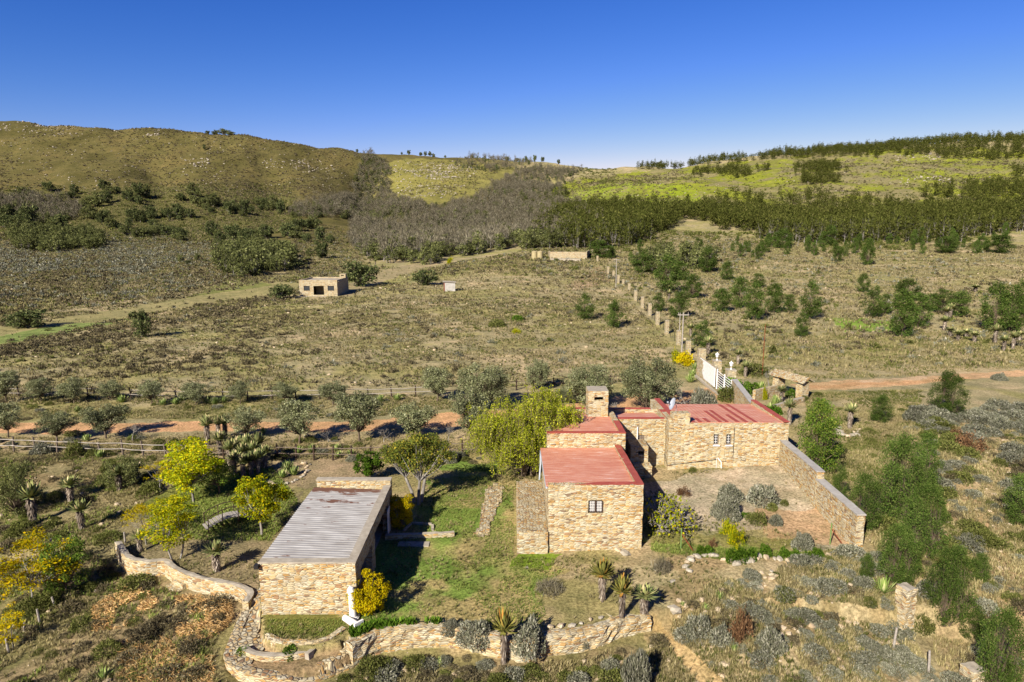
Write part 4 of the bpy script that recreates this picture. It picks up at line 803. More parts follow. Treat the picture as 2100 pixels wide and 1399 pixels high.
mb = MB(); mb.box((fx0 + .5, yf + .5, zg - .2), (fx1 - .4, yf + 3.1, zg + .15)); mb.build('porch_floor', M['cement'], FH)
for h in (hs_[0], hs_[2]): window(FH, h[0] + fx0, h[1] + fx0, h[2], h[3], yf + .12, 3, 3, 'wood_dark', 'glass')
mb = MB(); cq = PY(702, 575, yf + 12); wall(mb, (fx1 - 1.2, yf + 7.4), (fx1 + .3, yf + 7.4), 1.4, ft - .5, ft + .9, [(.4, 1.1, ft + .35, ft + .65)], step=.5); mb.build('chimney', M['stone_far'], FH)
mb = MB(); wall(mb, (fx0 - .2, yf - 1.6), (fx1 + .2, yf - 1.6), 1.6, zg - 1, zg + .12, step=.5); mb.build('plinth', M['cement'], FH)
g = G(922, 598); Z_ = g[1] * CP + 3; SHD = empty('white_shed', g, .12); tag(SHD, 'small white box shed with sloping roof standing alone on the plain', 'shed'); w = 23 / FPX * Z_; h_ = PY(922, 579, g[1])[2] - g[2]
mb = MB(); mb.box((-w / 2, 0, -.4), (w / 2, 2.4, h_ - .15)); mb.build('walls', noisy('stained_whitewash', lin(176, 170, 158), lin(222, 216, 206), 1.6, .8, .1), SHD); mb = MB(); V = [(-w / 2 - .25, -.25, h_ + .12), (w / 2 + .25, -.25, h_ - .05), (w / 2 + .25, 2.6, h_ - .05), (-w / 2 - .25, 2.6, h_ + .12)]; V += [(a, b, c - .1) for a, b, c in V]; mb.add(V, [[0, 1, 2, 3], [7, 6, 5, 4], [0, 4, 5, 1], [1, 5, 6, 2], [2, 6, 7, 3], [3, 7, 4, 0]]); mb.build('roof', M['cement'], SHD)
mb = MB(); mb.box((-w / 2 - .03, -.02, 0), (-w / 2 + .22, .35, h_ - .2)); mb.build('door_post', M['rust'], SHD)
for i, (px_, lab) in enumerate(((1096, 'left of the two round beige water tanks beside the reservoir wall'), (1107.5, 'right of the two round beige water tanks beside the reservoir wall'))):
    g = G(px_, 531); Z_ = g[1] * CP + 3; r_ = 12 / FPX * Z_ / 2; h_ = PY(px_, 515, g[1])[2] - g[2]; T_ = empty('water_tank', g); tag(T_, lab, 'water tank', 'pair of water tanks')
    mb = MB(); zz = np.linspace(-.3, h_ - .35, 30); mb.tube([(0, 0, z) for z in zz], r_ * (1 - .012 * (np.arange(30) % 2)), 24); mb.build('body', M['tank'], T_, True); mb = MB(); mb.tube([(0, 0, h_ - .36), (0, 0, h_ - .2), (0, 0, h_ - .05), (0, 0, h_)], [r_ * 1.01, r_ * .85, r_ * .35, r_ * .2], 24); mb.build('lid', M['tank'], T_)
a_, b_ = G(1128, 531), G(1205, 533); mb = MB(); top = PY(1165, 517, a_[1])[2]; wall(mb, a_[:2], (b_[0], a_[1] - 1), .5, a_[2] - 1.5, top, step=.8); wall(mb, (b_[0], a_[1] - .5), (b_[0] + 3, a_[1] + 16), .5, a_[2] - 1, top, step=1); wall(mb, (a_[0], a_[1] + 12), a_[:2], .5, a_[2] - 1, top - .2, step=1)
tag(mb.build('reservoir_wall', M['stone_far']), 'long low stone reservoir wall beside the two water tanks', 'wall')
mb = MB(); a_, b_ = G(1128, 535), G(1190, 536); wall(mb, a_[:2], b_[:2], 2.2, a_[2] - 1, a_[2] + .7, step=.8); tag(mb.build('reservoir_step', M['cement']), 'pale cement step along the foot of the reservoir wall', 'wall')

# ---------------------------------------------------------------- utility poles and other posts
def pole(px, pb, pt, lab, cross=False, r=.11, mat='wood_pale', name='utility_pole', cat='pole', lean=0):
    g = G(px, pb); h_ = PY(px, pt, g[1])[2] - g[2]; m_ = MB(); m_.tube([(0, 0, -.4), (lean * .5, 0, h_ / 2), (lean, 0, h_)], [r, r * .9, r * .75], 7)
    if cross: m_.box((-.75, -.06, h_ - .35), (.75, .06, h_ - .22)); [m_.tube([(q, 0, h_ - .22), (q, 0, h_ + .05)], .04, 5) for q in (-.65, 0, .65)]
    o = m_.build(name, M[mat]); o.location = g; tag(o, lab, cat)
pole(1398, 727, 642, 'silver timber power pole with crossarm near the orange flowering shrub', True); pole(1263, 592, 531, 'silver timber power pole beside the far stone fence pillars', True); pole(1393, 690, 642, 'thin second power pole behind the nearer crossarm pole', False, .08)
pole(1563, 770, 666, 'tall thin rusty steel rod pole standing among aloes behind the shelter', False, .05, 'rust', 'steel_pole')
pole(1125, 497, 482, 'dark post on the bare ground above the water tanks', False, .15, 'wood_dark', 'timber_post', 'post')
POSTS = [(105, 1175, 1105, 'thin grey fence stake beside the yellow branches at far left'), (50, 1300, 1277, 'grey stump of a post under the yellow leaves at far left'), (18, 1338, 1310, 'lowest grey stake at the left edge of the picture'), (113, 1245, 1225, 'short dark fence post below the dark green tree'), (257, 1115, 1092, 'dark timber post at the left end of the winding wall'), (82, 1278, 1250, 'leaning grey stake between the yellow tree and the slope'),
         (1832, 1330, 1288, 'pale leaning stake below the lone stone pillar'), (1905, 1380, 1335, 'pale stake nearest the bottom right tree')]
for a, b, c, lab in POSTS: pole(a, b, c, lab, False, .06, 'wood_pale', 'fence_stake', 'stake', random.Random(a).uniform(-.12, .25))
def gate_bits(px, pb, lab):
    g = G(px, pb); E = empty('washing_line_post', g); tag(E, lab, 'frame'); m_ = MB(); m_.tube([(0, 0, -.1), (0, 0, 1.25)], .035, 6); m_.build('upright', M['greenpaint'], E)
    m_ = MB(); m_.tube([(0, 0, .95), (.62, -.35, .05)], .03, 5); m_.build('brace', M['rust'], E)
gate_bits(1396, 1128, 'green steel upright with rusty brace near the yellow leafed fig'); gate_bits(1702, 1117, 'green steel upright with rusty brace leaning by the long courtyard wall')

# ================================================================ vegetation
class Proto:
    def __init__(s, name, cat, parts, h, w): s.name, s.cat, s.parts, s.h, s.w = name, cat, parts, h, w
def mkproto(name, cat, parts, h, w): return Proto(name, cat, [(n, mb.mesh(name + '_' + n, mats, sm)) for n, mb, mats, sm in parts], h, w)
def place(P, loc, sxy, sz, label, group=None, rz=0.0, name=None, flat=False, tilt=0.0, cat=None):
    if len(P.parts) == 1 or flat:
        o = bpy.data.objects.new(name or P.name, P.parts[0][1]); S.collection.objects.link(o)
    else:
        o = bpy.data.objects.new(name or P.name, None); S.collection.objects.link(o); o.empty_display_size = .3
        for n, me in P.parts:
            c = bpy.data.objects.new(n, me); S.collection.objects.link(c); c.parent = o
    o.location = loc; o.rotation_euler = (tilt, 0, rz); o.scale = (sxy, sxy, sz); tag(o, label, cat or P.cat, group); return o
PR = random.Random(77); AGV = []
def put_px(P, px, pb, pt, wpx, label, group=None, rz=None, name=None, flat=False, sink=.05, tilt=0.0, cat=None):
    g = G(px, pb); Z_ = g[1] * CP + (CAMH - g[2]) * SP; w = wpx / FPX * Z_
    # the top of a crown is seen from above: use the crown's far half for the height
    h = max(.15, PY(px, pt, g[1] + w * .12)[2] - g[2])
    if P in AGV: h = min(h, w * .55)
    return place(P, (g[0], g[1], g[2] - sink), w / P.w, h / P.h, label, group, PR.uniform(0, 6.28) if rz is None else rz, name, flat, tilt, cat)

def tree_mesh(rng, h=4.0, rx=1.6, ry=None, zc=.62, rz=.4, trunk=.10, nclump=26, clump=.42, nleaf=110, leaf=.13, aspect=.5, stems=1, fork=.25, lean=0, up=0.0, twig=True, shape='ball', leafdroop=0, bark='bark', mats='olive', low=.0, vclump=.75, extra=None, flatleaf=0.0):
    """trunk and limbs reaching out to clumps of leaf-sized faces; h height, rx crown radius"""
    ry = ry or rx; C_ = []; k = 0
    while len(C_) < nclump and k < 6000:
        k += 1; v = rng.normal(size=3); v /= np.linalg.norm(v); r = rng.rand() ** .38; 
        if shape == 'cone':
            zz = rng.rand() ** .8; a = rng.rand() * 6.28; rr = (1 - zz) ** .75 * (.55 + .45 * rng.rand()) * (1 if zz > .1 else .7); p = np.array([rx * rr * math.cos(a), ry * rr * math.sin(a), h * (low + .08 + (.9 - low) * zz)])
        elif shape == 'column':
            zz = rng.rand(); a = rng.rand() * 6.28; rr = (math.sin(math.pi * (.12 + .8 * zz)) ** .7) * rng.rand() ** .5 * (1 - .25 * zz); p = np.array([rx * rr * math.cos(a), ry * rr * math.sin(a), h * (low + .06 + (.92 - low) * zz)])
        else: p = np.array([v[0] * rx * r, v[1] * ry * r, h * (zc + rz * v[2] * r)])
        if any(np.linalg.norm((p - q) / [1, 1, 1]) < clump * .55 for q in C_): continue
        C_.append(p + np.array([lean * p[2] / h, 0, 0]))
    C_ = np.array(C_); tb_ = MB(); lb = MB()
    base = [np.array([0., 0, -.15])] if stems == 1 else [np.array([.18 * math.cos(a), .18 * math.sin(a), -.15]) * (h / 4) for a in np.linspace(0, 6.28, stems + 1)[:-1] + rng.rand()]
    fz = h * fork; forks = []
    for b in base:
        if stems == 1: top = np.array([lean * fork * .8 + rng.normal() * .05 * h / 4, rng.normal() * .05 * h / 4, fz])
        else: d = b[:2] / (np.linalg.norm(b[:2]) + 1e-9); top = np.array([d[0] * rx * .35 + lean * .4, d[1] * rx * .35, fz * (1 + .6 * rng.rand())])
        m_ = (b + top) / 2 + rng.normal(size=3) * .04 * h / 4; tb_.tube([b, m_, top], [trunk * 1.25, trunk, trunk * .8], 7); forks.append(top)
    forks = np.array(forks)
    for p in C_:
        f = forks[np.argmin(np.linalg.norm((forks - p)[:, :2], axis=1))]; m_ = f + (p - f) * .5 + np.array([rng.normal() * .1, rng.normal() * .1, -.06 * np.linalg.norm(p - f)]) ; r0 = trunk * (.45 if twig else .3)
        tb_.tube([f, m_, p], [r0, r0 * .55, r0 * .18], 4, cap=False)
    for p in C_:
        cr = clump * (.65 + .7 * rng.rand()); n = int(nleaf * (cr / clump) ** 2 * (.7 + .5 * rng.rand())); d = unit(rng.normal(size=(n, 3))) * (rng.rand(n, 1) ** .45) * cr; d[:, 2] *= vclump
        if leafdroop: d[:, 2] -= leafdroop * rng.rand(n) ** 2
        leaves(lb, p + d, leaf, rng, aspect, up, .3, out=unit(d) * .6, flat=flatleaf)
    if extra: extra(lb, tb_, rng, C_)
    return tb_, lb
def trees(name, cat, n, seed, mats, bark='bark', crown='crown', **kw):
    out = []
    for i in range(n):
        rng = np.random.RandomState(seed + i); tb_, lb = tree_mesh(rng, **kw); h = kw.get('h', 4.0); w = kw.get('rx', 1.6) * 2.25
        out.append(mkproto(name, cat, [('trunk', tb_, M[bark], True), (crown, lb, L[mats] if isinstance(mats, str) else mats[i % len(mats)], False)], h * (1.04), w))
    return out
OLIVE = trees('olive_tree', 'tree', 4, 10, 'olive', h=4, rx=1.75, zc=.62, rz=.36, trunk=.09, nclump=44, clump=.52, nleaf=190, leaf=.14, aspect=.5, fork=.22)
OLIVEBIG = trees('olive_tree', 'tree', 3, 20, 'olive', h=5, rx=2.4, zc=.56, rz=.42, trunk=.11, nclump=80, clump=.6, nleaf=190, leaf=.15, aspect=.5, fork=.12, stems=2)
WATTLE = trees('feathery_tree', 'tree', 5, 30, 'acacia', 'bark', twig=False, h=5, rx=1.5, trunk=.06, nclump=95, clump=.38, nleaf=120, leaf=.14, aspect=.3, fork=.2, shape='column', low=.0, up=.3, vclump=1.2)
WATTLEBIG = trees('feathery_tree', 'tree', 3, 38, 'acacia', 'bark', twig=False, h=6, rx=2.3, trunk=.07, nclump=150, clump=.44, nleaf=130, leaf=.15, aspect=.3, fork=.1, shape='column', low=.0, up=.3, vclump=1.2, stems=3)
BRIGHTTREE = trees('green_tree', 'tree', 1, 45, 'green', h=6, rx=2.0, trunk=.1, nclump=110, clump=.5, nleaf=150, leaf=.13, aspect=.5, fork=.12, shape='column', low=.0, up=.1, vclump=.9)
MIDW = trees('feathery_tree', 'tree', 5, 50, 'acacia', 'bark', twig=False, h=6, rx=1.7, trunk=.07, nclump=60, clump=.5, nleaf=90, leaf=.22, aspect=.34, fork=.2, shape='column', low=.02, up=.35, vclump=1.2)
FARG2 = trees('dark_bushy_tree', 'tree', 3, 66, 'olive_dk', 'bark_grey', h=7, rx=3.4, zc=.52, rz=.46, trunk=.2, nclump=44, clump=1.1, nleaf=60, leaf=.55, aspect=.5, fork=.15)
DARK = trees('dark_bushy_tree', 'tree', 4, 60, 'dark', 'bark_grey', h=7, rx=4.2, zc=.52, rz=.46, trunk=.2, nclump=40, clump=1.2, nleaf=60, leaf=.6, aspect=.6, fork=.15)
FARW = trees('wattle_tree', 'tree', 5, 70, 'acacia_far', 'bark_grey', h=8, rx=2.0, trunk=.1, nclump=16, clump=1.0, nleaf=13, leaf=.75, aspect=.4, fork=.3, shape='column', low=.1, up=.6, vclump=1.3)
FARD = trees('grey_leafless_tree', 'tree', 4, 80, 'dead', 'bark_grey', h=8, rx=2.6, trunk=.14, nclump=16, clump=1.2, nleaf=14, leaf=1.3, aspect=.10, fork=.3, zc=.6, rz=.42, up=1.0, vclump=1.2, shape='ball')
def bushes(name, n, seed, mats, h, r, nq, leaf, aspect=.3, up=.6, dome=.8, cat='bush', hollow=.35, clumps=0):
    out = []
    for i in range(n):
        rng = np.random.RandomState(seed + i); lb = MB(); N_ = nq
        d = unit(rng.normal(size=(N_, 3))); d[:, 2] = abs(d[:, 2]); rr = (hollow + (1 - hollow) * rng.rand(N_, 1) ** .5); nz_ = .75 + .5 * vn(d[:, 0] * 2.2 + 9 + seed, d[:, 1] * 2.2 + 5 + d[:, 2], i % 8)[:, None]
        c = d * rr * nz_ * np.array([r, r, h * .9])
        if clumps:
            q = unit(rng.normal(size=(clumps, 3))); q[:, 2] = abs(q[:, 2]); q = q * np.array([r, r, h]) * .7; k = rng.randint(0, clumps, N_); c = q[k] + rng.normal(size=(N_, 3)) * np.array([r, r, h]) * .17; c[:, 2] = np.maximum(c[:, 2], .02)
        leaves(lb, c, leaf, rng, aspect, up, .35, out=unit(c) * .9)
        out.append(mkproto(name, cat, [('foliage', lb, L[mats], False)], h, r * 2.05))
    return out
KAROO = bushes('grey_shrub', 4, 100, 'karoo', .55, .62, 1900, .10, .34, .35, hollow=.55)
LAV = bushes('lavender_bush', 3, 110, 'karoo', .62, .7, 4200, .085, .34, .4, hollow=.6)
KAROODK = bushes('brown_shrub', 3, 120, 'karoo_dk', .5, .6, 900, .11, .28, .4, hollow=.4)
GREENB = bushes('green_shrub', 3, 130, 'scrubgreen', .65, .7, 1700, .10, .38, .4, hollow=.45)
BRIGHTB = bushes('bright_green_bush', 2, 140, 'bright', .6, .5, 1400, .08, .5, .3, hollow=.7)
YELB = bushes('yellow_shrub', 2, 145, 'yelgreen', .9, .7, 1500, .1, .4, .6, clumps=16)
BROWNB = bushes('dead_brown_shrub', 2, 150, 'brownleaf', .6, .7, 1500, .09, .3, .2, clumps=14)
DEADB = bushes('dead_twig_heap', 1, 155, 'dead', .35, .8, 700, .3, .05, .4)
SMALL = bushes('karoo_shrub', 4, 160, 'karoo_dk', .6, .75, 150, .24, .35, .5, clumps=8); SMALLG = bushes('karoo_shrub', 3, 165, 'karoo', .6, .75, 150, .24, .3, .5, clumps=8); SMALLS = bushes('karoo_shrub', 2, 168, 'scrubgreen', .6, .75, 150, .24, .3, .7, clumps=8)

# aloes: a rosette of long tapering leaves on a trunk dressed in dead leaves
def aloe(seed, h, R=.66, nl=70, mats='aloe', trunk=True):
    rng = np.random.RandomState(seed); ro = MB(); V = []; F = []; zt = h * .78 if trunk else .08
    for i in range(nl):
        a = i * 2.4 + rng.rand() * .3; e = math.radians(78 - 95 * (i / nl) + rng.normal() * 6) if trunk else math.radians(80 - 62 * (i / nl)); Lf = R * (.8 + .35 * rng.rand()); w = .055 * R / .6 * (1.25 if trunk else 1.0)
        P = []; p = np.array([0, 0, zt]) + .05 * np.array([math.cos(a), math.sin(a), 0]); q = e
        for k in range(5):
            wd = w * (1, 1.05, .85, .5, .06)[k]; t = np.array([-math.sin(a), math.cos(a), 0]); P += [p + t * wd, p - t * wd - 0, p - np.array([0, 0, .035 * (1, .9, .7, .4, .05)[k]])]
            p = p + Lf / 4 * np.array([math.cos(a) * math.cos(q), math.sin(a) * math.cos(q), math.sin(q)]); q += math.radians(7 if e > 0 else 12)
        b = len(V); V += P
        for k in range(4): c = b + k * 3; F += [[c, c + 1, c + 4, c + 3], [c + 1, c + 2, c + 5, c + 4], [c + 2, c, c + 3, c + 5]]
    ro.add(np.array(V), np.array(F)); parts = [('rosette', ro, L[mats], False)]
    if trunk:
        sk = MB(); sk.tube([(0, 0, -.2), (.02, 0, zt * .4), (0, 0, zt)], [.1, .09, .08], 8); n = int(170 * h); z = zt * (.12 + .86 * rng.rand(n)) ; a = rng.rand(n) * 6.28; r = .10 + .10 * (z / zt) * rng.rand(n)
        c = np.stack([r * np.cos(a), r * np.sin(a), z], 1); t = np.stack([np.cos(a) * .55, np.sin(a) * .55, -np.ones(n)], 1) * (.13 + .07 * rng.rand(n))[:, None]; b = np.stack([-np.sin(a), np.cos(a), 0 * a], 1) * .028
        sk.quads(c, t, b); parts.append(('trunk', sk, L['skirt'], False))
    return mkproto('aloe', 'aloe', parts, h * 1.0 if trunk else .5, R * 1.55)
ALOE = [aloe(200 + i, 1.9) for i in range(3)]; ALOER = [aloe(210 + i, 1.7, .7, 80, 'aloe_red') for i in range(3)]; AGAVE = [aloe(220 + i, .5, .6, 40, 'agave', False) for i in range(3)]; AGV += AGAVE

# single hero trees -------------------------------------------------
def weeping():
    rng = np.random.RandomState(7)
    def ex(lb, tb_, rng, C_):
        for p in C_:
            for s in range(14):
                q = p + rng.normal(size=3) * np.array([.38, .38, .2]); Ld = .35 + 1.15 * rng.rand(); out_ = unit(np.array([p[0], p[1], 0.])) * .35; n = int(Ld * 42)
                tt = np.linspace(0, 1, n)[:, None]; c = q + out_ * tt * Ld * .6 * (1 - .4 * tt) + np.array([0, 0, -1]) * Ld * tt ** 1.4 + rng.normal(size=(n, 3)) * .045
                c = c[c[:, 2] > .6 + .6 * rng.rand()]
                if len(c): leaves(lb, c, .105, rng, .3, -.9, .3)
                tb_.tube([q, q + out_ * .3 * Ld + [0, 0, -.4 * Ld], q + out_ * .5 * Ld + [0, 0, -.85 * Ld]], [.012, .009, .004], 3, cap=False)
    tb_, lb = tree_mesh(rng, h=5.6, rx=2.35, zc=.6, rz=.38, trunk=.13, nclump=110, clump=.4, nleaf=110, leaf=.1, aspect=.35, stems=4, fork=.22, extra=ex)
    return mkproto('weeping_tree', 'tree', [('trunk', tb_, M['bark'], True), ('crown', lb, L['willow'], False)], 5.6, 5.0)
W = weeping(); put_px(W, 1080, 972, 786, 210, 'weeping yellow green tree hanging over the corner of the red roofed house', rz=.4)
def hero(name, seed, mats, px, pb, pt, w, lab, bark='bark', **kw):
    rng = np.random.RandomState(seed); tb_, lb = tree_mesh(rng, **kw); P = mkproto(name, 'tree', [('trunk', tb_, M[bark], True), ('crown', lb, L[mats], False)], kw['h'] * 1.04, kw['rx'] * 2.2); return put_px(P, px, pb, pt, w, lab, rz=0)
hero('yellow_tree', 301, 'yelgreen', 537, 1100, 966, 118, 'round yellow green tree on a slim trunk left of the grey roofed shed', 'bark_grey', h=3.6, rx=1.45, zc=.66, rz=.33, trunk=.07, nclump=44, clump=.38, nleaf=150, leaf=.12, aspect=.6, fork=.3)
hero('yellow_bush', 302, 'yellow', 762, 1262, 1152, 84, 'golden yellow bush at the front right corner of the shed', h=2.6, rx=1.1, zc=.5, rz=.46, trunk=.05, nclump=50, clump=.3, nleaf=170, leaf=.09, aspect=.6, fork=.1)['category'] = 'bush'
hero('yellow_bush', 303, 'yellow', 822, 1085, 1003, 62, 'rounded yellow bush behind the shed at its back right corner', h=2.4, rx=1.1, zc=.52, rz=.46, trunk=.05, nclump=50, clump=.3, nleaf=170, leaf=.09, aspect=.6, fork=.1)['category'] = 'bush'
hero('leaning_tree', 304, 'leanleaf', 858, 1032, 876, 165, 'broad crowned tree with several leaning grey stems behind the shed', 'bark_grey', h=4.9, rx=2.5, ry=1.5, zc=.74, rz=.24, trunk=.11, nclump=84, clump=.5, nleaf=150, leaf=.13, aspect=.55, stems=3, fork=.34)
hero('green_bush_tree', 305, 'bright', 756, 988, 918, 62, 'small bright green leafy tree left of the leaning tree', h=2.6, rx=1.1, zc=.6, rz=.4, trunk=.09, nclump=34, clump=.33, nleaf=130, leaf=.12, aspect=.7, fork=.18)
hero('yellow_tree', 306, 'yelgreen', 397, 1030, 888, 130, 'tall yellow green tree standing among aloes below the rail fence', 'bark_grey', h=4.2, rx=1.9, zc=.62, rz=.36, trunk=.07, nclump=76, clump=.5, nleaf=130, leaf=.15, aspect=.5, fork=.3, vclump=.5, flatleaf=.5)
hero('yellow_tree', 307, 'yelgreen', 362, 1150, 1003, 120, 'thin trunked yellow green tree beside the winding garden wall', 'bark_grey', h=4.4, rx=1.7, zc=.6, rz=.38, trunk=.06, nclump=60, clump=.46, nleaf=120, leaf=.14, aspect=.45, stems=2, fork=.3, vclump=.5, flatleaf=.5)
hero('yellow_tree', 308, 'yellow', 300, 1118, 1012, 90, 'sparse orange yellow tree at the left end of the winding wall', 'bark_grey', h=3.6, rx=1.6, zc=.66, rz=.26, trunk=.05, nclump=20, clump=.42, nleaf=80, leaf=.12, aspect=.4, fork=.3, vclump=.4, flatleaf=.6)
hero('yellow_tree', 309, 'yellow', 330, 1010, 928, 80, 'sparse orange yellow tree directly below the weathered rail fence', 'bark_grey', h=3.2, rx=1.6, zc=.66, rz=.26, trunk=.05, nclump=14, clump=.38, nleaf=70, leaf=.12, aspect=.4, fork=.3, vclump=.4, flatleaf=.6)
hero('yellow_tree', 310, 'yellow', 66, 1232, 1080, 185, 'sprawling bright yellow tree near the left edge of the picture', 'bark_grey', h=3.8, rx=2.0, zc=.56, rz=.4, trunk=.05, nclump=46, clump=.45, nleaf=100, leaf=.13, aspect=.45, fork=.25, vclump=.5, flatleaf=.5)
hero('yellow_tree', 311, 'yellow', 28, 1330, 1225, 70, 'small bright yellow tree lowest at the left edge', 'bark_grey', h=3, rx=1.1, zc=.55, rz=.42, trunk=.04, nclump=18, clump=.36, nleaf=90, leaf=.12, aspect=.4, fork=.2, vclump=.5, flatleaf=.5)
hero('dark_green_tree', 312, 'green', 135, 1215, 1085, 100, 'dark green tree growing beside the sprawling yellow tree at left', h=3.8, rx=1.7, zc=.5, rz=.45, trunk=.07, nclump=60, clump=.42, nleaf=120, leaf=.12, aspect=.5, fork=.15)
hero('dark_green_tree', 313, 'green', 450, 1015, 930, 80, 'dark leaved tree under the tall yellow tree', h=3.2, rx=1.5, zc=.6, rz=.36, trunk=.08, nclump=36, clump=.42, nleaf=110, leaf=.12, aspect=.5, fork=.3)
hero('dark_green_tree', 314, 'olive_dk', 38, 1060, 935, 110, 'big dull green bush tree at the left edge below the fence', h=3.6, rx=1.9, zc=.5, rz=.45, trunk=.08, nclump=60, clump=.45, nleaf=120, leaf=.12, aspect=.45, fork=.1)
hero('dark_green_tree', 315, 'olive_dk', 255, 1000, 925, 95, 'dull green bush tree below the fence beside a pair of aloes', h=2.8, rx=1.7, zc=.5, rz=.45, trunk=.07, nclump=50, clump=.4, nleaf=110, leaf=.11, aspect=.45, fork=.1)
for i, (a, b, c, w, lab) in enumerate([(1675, 972, 808, 98, 'dense fresh green tree behind the long wall at the right corner of the house')]): put_px(BRIGHTTREE[0], a, b, c, w, lab)
# fig with bare pale branches and few yellow leaves
def fig():
    rng = np.random.RandomState(61); tb_ = MB(); lb = MB()
    def go(p, d, l, r, k):
        q = p + d * l * .5 + rng.normal(size=3) * .06; e = p + d * l; tb_.tube([p, q, e], [r, r * .9, r * .75], 5, cap=False)
        if k == 0:
            n = 3; leaves(lb, e + rng.normal(size=(n, 3)) * .12, .12, rng, .8, .2); return
        for _ in range(3):
            dd = unit(d + rng.normal(size=3) * .55 + [0, 0, .12]); go(e, dd, l * (.7 + .2 * rng.rand()), r * .6, k - 1)
    for a in np.linspace(0, 6.28, 10)[:-1]: go(np.array([0, 0, -.05]), unit(np.array([math.cos(a) * .8, math.sin(a) * .8, 1.0])), .7, .06, 3)
    return mkproto('fig_tree', 'tree', [('branches', tb_, M['bark_grey'], False), ('leaves', lb, L['yelgreen'], False)], 2.6, 3.0)
put_px(fig(), 1364, 1094, 988, 104, 'low fig tree with bare pale branches and yellow leaves against the front wing', rz=1)
def bare(seed, n=4):
    rng = np.random.RandomState(seed); tb_ = MB()
    def go(p, d, l, r, k):
        e = p + d * l; tb_.tube([p, p + d * l * .5 + rng.normal(size=3) * .05 * l, e], [r, r * .8, r * .6], 4, cap=False)
        if k == 0: return
        for _ in range(3): go(e, unit(d + rng.normal(size=3) * .5 + [0, 0, .15]), l * (.65 + .2 * rng.rand()), r * .58, k - 1)
    go(np.array([0, 0, -.1]), np.array([0, 0, 1.]), .8, .08, n); return mkproto('bare_tree', 'tree', [('branches', tb_, M['bark_grey'], False)], 3.0, 2.8)
BARE = [bare(i) for i in (401, 402, 403)]
BL = [(273, 905, 855, 50, 'leafless grey tree casting its shadow on the orange farm road'), (673, 907, 872, 50, 'low leafless tree between two roadside olives, left of the leaning tree'), (788, 907, 862, 50, 'pale leafless tree just above the leaning tree by the fence'), (920, 905, 858, 50, 'leafless tree left of the weeping tree beside the farm road'),
      (160, 900, 868, 45, 'thin leafless shrub tree on the farm road at the left'), (1405, 845, 775, 60, 'tangled grey leafless shrub behind the house roof'), (1265, 850, 815, 60, 'low grey leafless bush just behind the chimney'), (1575, 795, 745, 30, 'crooked dead branch tree standing behind the shelter')]
for i, (a, b, c, w, lab) in enumerate(BL): put_px(BARE[i % 3], a, b, c, w, lab)
# olives ------------------------------------------------------------
FO = [(13, 826, 757, 55), (82, 825, 775, 50), (152, 827, 771, 52), (227, 822, 775, 44), (312, 832, 779, 44), (403, 832, 783, 60), (493, 829, 779, 40), (588, 828, 778, 46), (683, 832, 783, 56), (898, 824, 751, 62)]
for i, (a, b, c, w) in enumerate(FO): put_px(OLIVE[i % 4], a, b, c - 2, w * 1.2, nth(i, len(FO), 'grey olive tree along the farther rail fence'), 'olive trees along the farther rail fence')
RO = [(17, 897, 823, 62), (118, 907, 842, 66), (217, 900, 818, 80), (505, 903, 827, 66), (615, 910, 818, 80), (737, 908, 800, 90), (848, 903, 818, 74), (965, 902, 790, 80)]
for i, (a, b, c, w) in enumerate(RO): put_px(OLIVE[(i * 3 + 1) % 4], a, b, c - 3, w * 1.18, nth(i, len(RO), 'olive tree along the near side of the farm road'), 'olive trees on the near side of the farm road')
for i, (a, b, c, w, lab) in enumerate([(990, 840, 736, 112, 'big silvery olive tree above the weeping tree'), (1104, 800, 733, 56, 'medium olive tree by the fence between two bigger ones'), (1210, 838, 736, 108, 'spreading silvery olive tree directly above the chimney'), (1330, 842, 726, 124, 'largest olive tree standing behind the middle of the house'), (1165, 826, 790, 60, 'low olive bush peeping over the red roof left of the chimney')]): put_px(OLIVEBIG[i % 3], a, b, c, w, lab)
# feathery trees, right foreground -----------------------------------
RF = [(1940, 852, 757, 86, 'feathery tree on the slope just below the dirt track'), (1803, 866, 806, 52, 'small bright feathery tree right of the stone ringed aloe'), (1838, 1065, 885, 120, 'tallest feathery tree of the clump right of the long wall'), (1768, 1085, 965, 90, 'feathery tree directly beyond the long courtyard wall'), (1895, 1010, 880, 70, 'slim feathery tree at the back of the clump right of the wall'),
      (1890, 1140, 985, 105, 'feathery tree at the right side of the clump'), (1838, 1195, 1065, 100, 'bushy green feathery tree below the clump right of the wall end'), (1775, 1190, 1130, 36, 'thin feathery sapling beside the big aloe'), (1940, 1275, 1110, 105, 'loose feathery tree above the bottom right tree'), (2045, 1420, 1235, 110, 'large feathery tree in the bottom right corner'), (2088, 1075, 965, 75, 'feathery tree cut by the right edge'), (1720, 1040, 950, 40, 'short feathery tree behind the step of the long wall'), (1990, 1310, 1230, 60, 'low feathery tree left of the bottom right tree'), (2010, 1190, 1130, 50, 'small feathery tree on the bare slope at right')]
for i, (a, b, c, w, lab) in enumerate(RF): put_px((WATTLEBIG if w > 84 else WATTLE)[i % 3], a, b, c, w * 1.05, lab)
